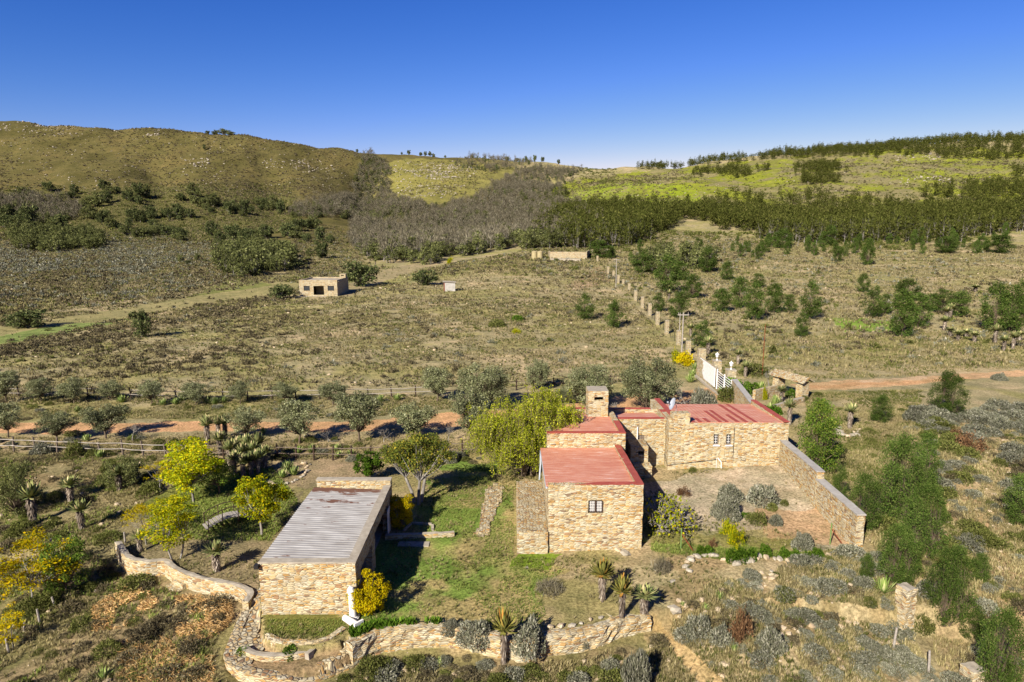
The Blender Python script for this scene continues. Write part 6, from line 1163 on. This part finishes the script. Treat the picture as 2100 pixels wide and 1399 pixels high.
# ---------------------------------------------------------------- aloes
NEAR_AL = [(1235, 1232, 1158, 46, 'tallest of the three aloes below the front wing, leftmost', 'r'), (1275, 1270, 1192, 40, 'middle aloe of the three on the bank below the front wing', 'r'), (1320, 1258, 1206, 46, 'rightmost and shortest of the three aloes below the front wing', 'a'), (1033, 1362, 1264, 44, 'tall aloe standing against the bottom retaining wall between grey bushes', 'r'),
           (69, 1075, 998, 46, 'big grey trunked aloe at far left below the dull green bush tree', 'a'), (146, 1030, 982, 36, 'aloe leaning among shrubs right of the far left aloe', 'a'), (168, 1088, 1032, 38, 'aloe above the dark green tree at left', 'a'), (246, 1007, 958, 34, 'left one of two aloes beside the dull green bush tree', 'a'), (277, 988, 952, 38, 'right one of two aloes beside the dull green bush tree', 'a'),
           (288, 1132, 1090, 30, 'aloe under the sparse orange tree at the left end of the wall', 'a'), (445, 1172, 1116, 44, 'single aloe on the bare ground above the winding wall', 'a'), (427, 915, 857, 30, 'tall aloe left of the twin aloes on the farm road', 'a'), (449, 900, 858, 26, 'left of the twin aloes beside the farm road', 'a'), (463, 903, 857, 28, 'right of the twin aloes beside the farm road', 'a'), (452, 935, 890, 28, 'aloe just above the rail fence below the twin aloes', 'a'),
           (1742, 880, 832, 28, 'aloe in a ring of pale stones on the slope by the green tree', 'a'), (1452, 728, 694, 22, 'tall thin aloe beyond the white gate', 'a'), (1513, 748, 720, 18, 'small tall aloe right of the lamp pillars', 'a'), (1528, 775, 744, 20, 'aloe above the bright shrubs by the lamp pillars', 'a'), (1618, 872, 822, 26, 'grey trunked aloe leaning beside the right corner of the house roof', 'a'), (1602, 825, 794, 22, 'aloe in the bed in front of the shelter', 'a'), (1372, 619, 598, 12, 'little aloe beyond the stone fence pillars', 'a'), (1416, 690, 668, 16, 'aloe beside the power pole beyond the fence', 'a')]
for i, (a, b, c, w, lab, k) in enumerate(NEAR_AL): put_px((ALOER if k == 'r' else ALOE)[i % 3], a, b, c - 2, w, lab)
CL = [(473, 962, 905), (486, 950, 902), (498, 962, 912), (508, 948, 895), (520, 958, 908), (532, 950, 892), (482, 975, 928), (500, 980, 935), (515, 976, 930), (530, 972, 925), (545, 962, 915), (492, 935, 897)]
for i, (a, b, c) in enumerate(sorted(CL)): put_px(ALOE[i % 3], a, b, c, 30, 'aloe of the dense dark clump between the yellow tree and the rail fence', 'aloes of the clump by the rail fence')
RA = [(1940, 660, 630), (1948, 652, 625), (1936, 678, 650), (1948, 692, 672), (1964, 700, 678), (1981, 694, 676), (1998, 702, 681), (2040, 705, 668), (2058, 720, 690), (2077, 717, 682), (2090, 700, 680), (1868, 665, 648), (2000, 600, 585)]
for i, (a, b, c) in enumerate(sorted(RA)): put_px(ALOE[i % 3], a, b, c, 21, nth(i, len(RA), 'stocky aloe of the group on the far right plain'), 'stocky aloes of the far right plain')
FA = [(1118, 497, 486), (1105, 496, 488), (1090, 498, 489), (1075, 500, 490), (770, 545, 533), (800, 541, 530), (865, 533, 520), (880, 530, 517), (825, 537, 526), (900, 533, 518)]
for i, (a, b, c) in enumerate(FA): put_px(ALOE[i % 3], a, b, c, 7, 'tiny aloe standing along the lower edge of the grey thicket', 'tiny aloes below the grey thicket', name='distant_aloe')
AG = [(590, 965, 932, 30), (603, 975, 945, 30), (580, 980, 958, 26), (160, 845, 828, 20), (335, 832, 815, 22), (360, 830, 812, 20), (428, 828, 808, 24), (440, 830, 812, 24), (460, 826, 806, 20), (375, 822, 802, 22), (250, 826, 806, 24), (240, 815, 803, 18), (178, 905, 888, 22), (270, 902, 890, 18), (540, 888, 875, 18), (640, 928, 908, 26), (690, 925, 905, 22), (205, 940, 920, 26), (780, 800 + 25, 808, 22), (815, 822, 806, 22), (720, 935, 915, 20), (612, 930, 905, 22), (1448, 826, 808, 22), (1560, 800, 782, 26), (1590, 830, 805, 28), (1580, 840, 820, 24), (1425, 760, 742, 24), (1415, 785, 760, 26), (1420, 772, 748, 22), (695, 1020 - 82, 918, 20)]
for i, (a, b, c, w) in enumerate(AG): put_px(AGAVE[i % 3], a, b, c, w, 'low spiky succulent rosette growing beside the fences and garden beds', 'low spiky rosettes beside fences and beds', name='agave')
AGX = [(1810, 1215, 1182, 46, 'large pale spiky rosette beside the lone stone pillar'), (1320, 1112, 1096, 18, 'small yellowish rosette at the right foot of the front wing'), (1447, 1250, 1238, 20, 'small yellow rosette on the stony bank'), (1506, 1336, 1318, 22, 'yellow spiky rosette below the brown dead shrub on the bank'), (1476, 1228, 1214, 22, 'green spiky rosette alone on bare sand'), (1400, 1242, 1230, 14, 'tiny pale rosette between white stones'), (903, 1362, 1346, 22, 'green rosette below the dry stone wall'), (212, 1392, 1368, 32, 'spiky rosette at the bottom edge on the left')]
for i, (a, b, c, w, lab) in enumerate(AGX): put_px(AGAVE[i % 3], a, b, c, w, lab, name='agave')

# ---------------------------------------------------------------- garden shrubs
GS = [(KAROO, 1497, 1025, 990, 56, 'grey bush in the courtyard, back left of the two'), (LAV, 1490, 1062, 1012, 58, 'large grey bush in the courtyard in front of the back left one'), (KAROO, 1566, 1030, 990, 66, 'wide grey green bush at the middle back of the courtyard'), (GREENB, 1553, 1072, 1042, 44, 'dark green low bush in the middle of the courtyard'), (KAROO, 1590, 1075, 1052, 30, 'small grey bush beside the dark green one in the courtyard'), (LAV, 1645, 1124, 1086, 46, 'round pale grey bush near the front of the courtyard wall'),
      (GREENB, 1583, 1046, 1026, 26, 'small olive bush at the right of the courtyard planting'), (GREENB, 1609, 1036, 1022, 18, 'tiny dark bush nearest the long wall'), (YELB, 1512, 1118, 1072, 42, 'yellow green bush in the front of the courtyard'), (YELB, 1488, 1100, 1062, 36, 'thin yellow green shrub left of the courtyard front bush'), (YELB, 1512, 1132, 1116, 18, 'small yellow tuft in front of the yellow green bush'), (BROWNB, 1402, 1018, 994, 32, 'small brown dead shrub in the back of the courtyard'), (GREENB, 1420, 968, 955, 20, 'little green plant at the foot of the right block wall'),
      (BROWNB, 1462, 1125, 1100, 20, 'small brown stalky shrub left of the yellow ones'), (BRIGHTB, 1530, 1060, 1048, 24, 'bright ground plant between the grey courtyard bushes'),
      (LAV, 925, 1296, 1264, 38, 'small lavender bush left of the wall aloe, first of the hedge'), (LAV, 972, 1312, 1262, 76, 'big lavender bush on the wall top left of the tall aloe'), (LAV, 1086, 1328, 1260, 84, 'big lavender bush on the wall top right of the tall aloe'), (KAROO, 1199, 1326, 1308, 20, 'little blue grey plant growing on the bottom wall'),
      (DEADB, 1127, 1212, 1184, 62, 'heap of pale dead twigs on the lawn edge'), (DEADB, 1355, 1172, 1140, 42, 'brown dead branches lying on the ground below the fig'), (BROWNB, 1522, 1312, 1240, 60, 'tall drooping dead brown shrub on the bank'),
      (LAV, 1302, 1410, 1320, 62, 'dark grey bush at the bottom below the bank steps'), (KAROO, 1432, 1300, 1255, 56, 'silver bush on the bank left of the dead brown shrub'), (KAROO, 1480, 1316, 1275, 52, 'silver bush directly left of the dead brown shrub'), (KAROO, 1580, 1330, 1280, 62, 'silver bush directly right of the dead brown shrub'),
      (LAV, 895, 952, 935, 30, 'grey bush by the fence right of the small bright tree'), (LAV, 925, 948, 920, 32, 'clipped grey bush on a stem by the fence'), (LAV, 945, 940, 922, 22, 'small grey bush near the weeping tree by the fence'), (LAV, 720, 945, 930, 24, 'grey bush at the fence left of the small bright tree'), (GREENB, 150, 900 - 8, 880, 40, 'grey green shrub by the farm road at left'), (KAROO, 85, 930, 905, 50, 'grey shrub just above the rail fence at far left'), (GREENB, 155, 935, 898, 40, 'green shrub just below the rail fence at left'),
      (BROWNB, 1960, 905, 872, 34, 'rust brown dead bush, left of a pair on the right slope'), (BROWNB, 1990, 925, 878, 64, 'rust brown dead bush, larger of a pair on the right slope'), (LAV, 2050, 780, 762, 34, 'pale round bush beside the dirt track at right'), (GREENB, 1890, 1290, 1250, 50, 'olive bush at the foot of the lone stone pillar'),
      (BRIGHTB, 1500, 805, 770, 44, 'bright green leafy shrub beside the lamp pillars'), (BRIGHTB, 1540, 812, 780, 44, 'bright green flowering shrub right of the lamp pillars'), (YELB, 1567, 820, 792, 14, 'narrow yellow green conifer shrub in the shelter bed'), (GREENB, 1545, 768, 742, 60, 'dark green hedge behind the lamp pillars'), (BRIGHTB, 1622, 815, 796, 24, 'bright green shrub under the shelter roof'), (BRIGHTB, 1578, 850, 828, 50, 'green ground cover beside the stone step at the shelter'),
      (YELB, 1385, 742, 716, 34, 'yellow green flowering shrub at the end of the stone fence'), (GREENB, 1495, 822, 785, 52, 'dark rose bush in front of the open gate rails'), (LAV, 1440, 845, 790, 56, 'tangled grey shrub beside the drive behind the house'), (BRIGHTB, 1448, 827, 812, 20, 'small pale green plant beside the drive'),
      (BRIGHTB, 500, 820 + 520, 1322, 30, 'strappy green plant at the left of the planter'), (BRIGHTB, 595, 1348, 1318, 34, 'leafy green plant in the middle of the planter'), (GREENB, 1800, 1000, 985, 20, 'little scrubby bush beyond the wall'),
      (GREENB, 1020, 670, 652, 40, 'bright olive shrub patch in the middle of the plain'), (BRIGHTB, 1062, 658, 645, 26, 'small fresh green bush in the middle of the plain'), (YELB, 1060, 684, 672, 22, 'small yellow bush on the plain above the olives'), (YELB, 925, 541, 527, 20, 'bright yellow bush at the edge of the grey thicket'), (BRIGHTB, 2000, 0, 0, 0, '')]
for i, (P, a, b, c, w, lab) in enumerate(GS):
    if w: put_px(P[i % len(P)], a, b, c, w, lab, cat='bush')
put_px(bushes('orange_shrub', 1, 181, 'yellow', .9, .7, 1500, .12, .5, .5, clumps=14, cat='bush')[0], 1405, 748, 720, 44, 'orange flowering shrub at the near end of the stone pillar fence')
for i, (a, b, c, w) in enumerate([(1437, 1138, 1122, 18), (1453, 1138, 1122, 18), (1500, 1152, 1126, 26), (1518, 1152, 1126, 26), (1541, 1147, 1127, 24), (1568, 1140, 1120, 22), (1608, 1146, 1126, 24), (1629, 1148, 1130, 22), (1656, 1149, 1134, 16), (1676, 1146, 1128, 22)]):
    put_px(BRIGHTB[i % 2], a, b, c - 7, w * 1.15, nth(i, 10, 'clipped bright green ball in the row edging the courtyard'), 'clipped bright green balls edging the courtyard', name='round_bush', cat='bush')

# ---------------------------------------------------------------- edging stones, boulders, litter
ROCKP = []
for i in range(5):
    V, F = rockmesh(40 + i); mb = MB(); mb.add(V, F, V[F][:, :, :2]); ROCKP.append(mkproto('stone', 'stone', [('stone', mb, M['rock'] if i % 2 else M['rock_pale'], False)], .5, .9))
def rockline(pts, step, size, label, group, seed):
    rng = np.random.RandomState(seed); W_ = np.array([G(a, b) for a, b in pts]); d = np.r_[0, np.cumsum(np.linalg.norm(np.diff(W_, axis=0), axis=1))]; n = int(d[-1] / step)
    for k, s in enumerate(np.linspace(0, d[-1], n)):
        p = np.array([np.interp(s, d, W_[:, j]) for j in range(3)]) + rng.normal(size=3) * [.08, .08, 0]; p[2] = hz(p[0], p[1]) + .06; z = size * (.6 + .8 * rng.rand()); place(ROCKP[rng.randint(5)], tuple(p), z, z * .9, label, group, rng.rand() * 6.28, 'edging_stone')
rockline([(1408, 1172), (1412, 1158), (1425, 1142), (1462, 1140), (1480, 1150), (1510, 1158), (1560, 1144), (1600, 1148), (1640, 1158), (1660, 1150), (1700, 1142)], .34, .42, 'ochre and white stone in the winding edge below the courtyard', 'stones edging the courtyard bank', 1)
rockline([(540, 985), (552, 990), (570, 996), (590, 995), (608, 985), (630, 970), (632, 955), (620, 948)], .3, .3, 'small ochre stone ringing the aloe bed by the fence', 'stones ringing the aloe bed', 2)
rockline([(1716, 880), (1722, 892), (1738, 897), (1752, 893), (1762, 882)], .35, .5, 'pale stone in the ring round the aloe on the slope', 'stones ringing the slope aloe', 3)
rockline([(1128, 1290), (1140, 1284), (1160, 1288), (1185, 1278), (1200, 1274), (1235, 1272)], .4, .34, 'rough stone edging the strip of grass above the bottom wall', 'stones along the lawn foot', 4)
rockline([(745, 1288), (770, 1282), (830, 1280), (880, 1282), (905, 1280)], .8, .22, 'little pale stone along the leafy bed at the lawn foot', 'little stones along the leafy bed', 5)
for i, (a, b, w, lab) in enumerate([(1382, 1248, 26, 'upright pale boulder on the bank beside the grey rock'), (1393, 1232, 18, 'small upright pale rock above the boulder'), (1378, 1192, 16, 'round pale stone on the bare bank'), (1405, 1240, 20, 'grey rounded rock right of the boulder'), (1456, 1214, 22, 'flat pale rock near the lone green rosette'), (1583, 1172, 14, 'small standing stone below the courtyard edge'), (1727, 1175, 24, 'white flat rock right of the courtyard edge'), (1283, 1135, 26, 'pale rock on the ground right of the front wing'), (1268, 1128, 20, 'pale flat stone against the foot of the front wing'), (1436, 1318, 24, 'white flat rock under the silver bush'), (1080, 1165, 14, 'tiny pale stone on the lawn'), (1635, 1000, 10, 'small orange ball sized stone by the courtyard wall'), (1262, 1356, 30, 'ochre slab lying below the bottom wall'), (1485, 1362, 26, 'flat grey rock at the bottom of the bank'), (1540, 1214, 20, 'ochre rock in the stony ground')]): put_px(ROCKP[i % 5], a, b, b - w * .55, w, lab, name='boulder')
rng = np.random.RandomState(31); A = np.concatenate([sample(rng, BR, 520, 18, 40), sample(rng, RIGHT, 500, 18, 56), sample(rng, BOT, 130, 18, 30), sample(rng, LEFT, 160, 18, 50), sample(rng, PLAIN, 900, 52, 220), sample(rng, RIGHTP, 400, 70, 300)]); A = A[clear_of_buildings(A)]; s_ = (.07 + .28 * rng.rand(len(A)) ** 3) * (1 + A[:, 1] / 150)
rocks('loose_stones', A, s_, M['rock'], 'loose pale stones scattered over the ground', rng)
def litter(name, P, n, y0, y1, mat, label, L_=.4, seed=0, h=.25):
    rng = np.random.RandomState(seed); A = sample(rng, P, n, y0, y1, 0, 12); A = A[clear_of_buildings(A)]; A = A[fbm(A[:, 0] / .9, A[:, 1] / .9, 3, 3) > .43]; mb = MB(); c = A + np.abs(rng.normal(size=A.shape)) * [0, 0, h]; t = unit(rng.normal(size=A.shape) * [1, 1, .35]); q = unit(np.cross(t, rng.normal(size=A.shape))); l = L_ * (.4 + rng.rand(len(A), 1)); mb.quads(c, t * l * .5, q * l * .06); o = mb.build(name, mat); tag(o, label, 'plant litter', kind='stuff')
litter('cut_branch_litter', [(365, 1230), (440, 1225), (490, 1230), (480, 1280), (440, 1310), (380, 1330), (355, 1290)], 11000, 20, 40, L['slash'], 'heap of tan cut branches left of the curved wall', .22, 1, .14)
litter('cut_branch_litter', [(190, 1250), (250, 1205), (300, 1215), (330, 1240), (260, 1290), (180, 1300)], 6000, 20, 44, L['slash'], 'heap of tan cut branches in the middle of the left slope', .22, 2, .1)
litter('cut_branch_litter', [(230, 1330), (330, 1290), (370, 1340), (450, 1350), (430, 1440), (230, 1440)], 9000, 18, 36, L['slash'], 'spread of tan cut branches at the bottom left', .22, 3, .08)

# ---------------------------------------------------------------- grass: blades on lawn, tussocks on the plain
def tufts(name, regs, mat, label, seed, nb=5, wid=.13):
    rng = np.random.RandomState(seed); AA = []; SS = []
    for P, n, y0, y1, s0, s1, thr in regs:
        a = sample(rng, P, int(n * 1.5), y0, y1, 0, 14); q = fbm(a[:, 0] / 2.4, a[:, 1] / 2.4, seed % 7, 3); a = a[q > thr][:n]; AA.append(a); SS.append(s0 + (s1 - s0) * rng.rand(len(a)))
    A = np.concatenate(AA); s = np.concatenate(SS); k = clear_of_buildings(A); A = A[k]; s = s[k]; n = len(A); a = rng.rand(n, nb) * 6.28; r = s[:, None] * .45 * rng.rand(n, nb)
    c = np.stack([A[:, 0:1] + r * np.cos(a), A[:, 1:2] + r * np.sin(a), A[:, 2:3] + s[:, None] * .32 + 0 * a], -1).reshape(-1, 3); sr = np.repeat(s, nb)[:, None]
    t = np.stack([np.cos(a) * .5, np.sin(a) * .5, np.ones_like(a)], -1).reshape(-1, 3) * sr * .42; b = np.stack([-np.sin(a), np.cos(a), 0 * a], -1).reshape(-1, 3) * sr * wid
    mb = MB(); mb.quads(c, t, b); o = mb.build(name, mat); tag(o, label, 'grass', kind='stuff'); print(name, n)
LAWN = [(870, 1000), (960, 925), (1030, 940), (1060, 990), (1060, 1135), (1160, 1165), (1110, 1200), (1120, 1290), (1020, 1295), (860, 1285), (730, 1285), (740, 1100), (800, 1080)]
tufts('lawn_grass', [(LAWN, 11000, 24, 48, .06, .13, .47), ([(545, 1265), (700, 1262), (720, 1290), (690, 1308), (560, 1310)], 1500, 24, 32, .05, .11, .3), ([(380, 985), (560, 960), (620, 1030), (560, 1110), (430, 1110), (300, 1100)], 6000, 30, 50, .12, .25, .4), ([(1330, 1060), (1450, 1100), (1700, 1135), (1480, 1150), (1330, 1130)], 2500, 28, 40, .1, .22, .4), (LEFT, 5000, 18, 50, .12, .3, .5)], L['greengrass'], 'short green grass of the lawn and garden', 41, 7, .075)
ALLN = [(-100, 1500), (-100, 800), (900, 800), (1500, 760), (2200, 760), (2200, 1500)]
tufts('near_dry_grass', [(ALLN, 22000, 18, 60, .10, .26, .48), (BR, 6000, 18, 40, .14, .36, .40), (RIGHT, 9000, 18, 56, .14, .4, .42), (BOT, 2500, 18, 30, .12, .32, .4), (LEFT, 6000, 18, 50, .12, .32, .42), (VERGE, 7000, 45, 75, .12, .3, .42), (ROADSIDE, 6000, 40, 60, .12, .3, .42), (RG, 6000, 40, 70, .12, .3, .4), (RH, 9000, 60, 110, .18, .4, .42)], L['drygrass'], 'fine straw coloured grass in the rough ground around the garden', 47, 8, .05)
tufts('dry_grass', [(PLAIN, 30000, 52, 140, .18, .4, .46), (PLAIN, 26000, 120, 330, .3, .7, .42), (RIGHTP, 30000, 60, 380, .3, .7, .44), (LEFTFLAT, 12000, 120, 420, .4, .9, .44), (GAP, 14000, 130, 520, .4, .9, .44), (FOOT, 9000, 300, 760, .7, 1.5, .44)], L['drygrass'], 'dry straw coloured grass tufts over the whole plain', 42, 4)
tufts('tussock_shade_tufts', [(PLAIN, 13000, 52, 160, .2, .5, .53), (PLAIN, 7000, 120, 330, .3, .8, .52), (RIGHTP, 8000, 60, 380, .3, .8, .5), (LEFTFLAT, 8000, 120, 420, .5, 1.1, .42), (GAP, 6000, 130, 520, .4, 1.0, .48), (FOOT, 3000, 300, 760, .7, 1.4, .5)], L['karoo_dk'], 'small dark brown tufts coloured as tussock shadows speckling the plain', 45, 4)  # brown shade of the tussocks, put into the colour of extra dark tufts
tufts('olive_grass', [(PLAIN, 26000, 52, 160, .18, .4, .5), (PLAIN, 9000, 120, 330, .3, .6, .5), (RIGHTP, 9000, 60, 380, .3, .6, .5), (GAP, 9000, 130, 520, .4, .9, .46), (FOOT, 10000, 300, 760, .7, 1.5, .44), (LEFTFLAT, 9000, 120, 420, .5, 1.0, .44)], L['scrubgreen'], 'olive green grass tufts over the plain', 43, 4)
tufts('rough_grass', [(ALLN, 14000, 18, 60, .10, .26, .5), (BR, 2500, 18, 40, .12, .3, .42), (VERGE, 5000, 45, 75, .12, .3, .44), (RG, 4000, 40, 70, .12, .3, .42), (RH, 5000, 60, 110, .18, .4, .44), (LEFT, 4000, 18, 50, .12, .3, .46)], L['scrubgreen'], 'fine olive grass in the rough ground around the garden', 46, 9, .05)
tufts('bed_leaves', [([(720, 1296), (760, 1284), (900, 1280), (915, 1292), (800, 1300), (730, 1312)], 420, 24, 32, .3, .5, .0), ([(1560, 838), (1600, 838), (1600, 860), (1560, 860)], 120, 50, 66, .3, .5, 0)], L['bright'], 'strappy bright leaves in the bed along the lawn foot', 44, 7)

# small timber footbridge in the garden
g = G(470, 1078); FB = empty('footbridge', (g[0], g[1], g[2]), math.radians(38)); tag(FB, 'little arched timber footbridge under the round yellow green tree', 'bridge')
m_ = MB(); xs = np.linspace(-1.3, 1.3, 15)
for x in xs: z = .28 + .35 * (1 - (x / 1.3) ** 2); m_.box((x - .08, -.45, z), (x + .08, .45, z + .04))
m_.build('deck', M['wood_pale'], FB)
for sy in (-.45, .45):
    m_ = MB(); m_.tube([(x, sy, .95 + .35 * (1 - (x / 1.3) ** 2)) for x in xs], .03, 5); m_.build('handrail', M['wood_dark'], FB)
    for x in (-1.25, -.45, .45, 1.25): m_ = MB(); z = .28 + .35 * (1 - (x / 1.3) ** 2); m_.tube([(x, sy, z - .3), (x, sy, z + .68)], .03, 5); m_.build('baluster', M['wood_dark'], FB)
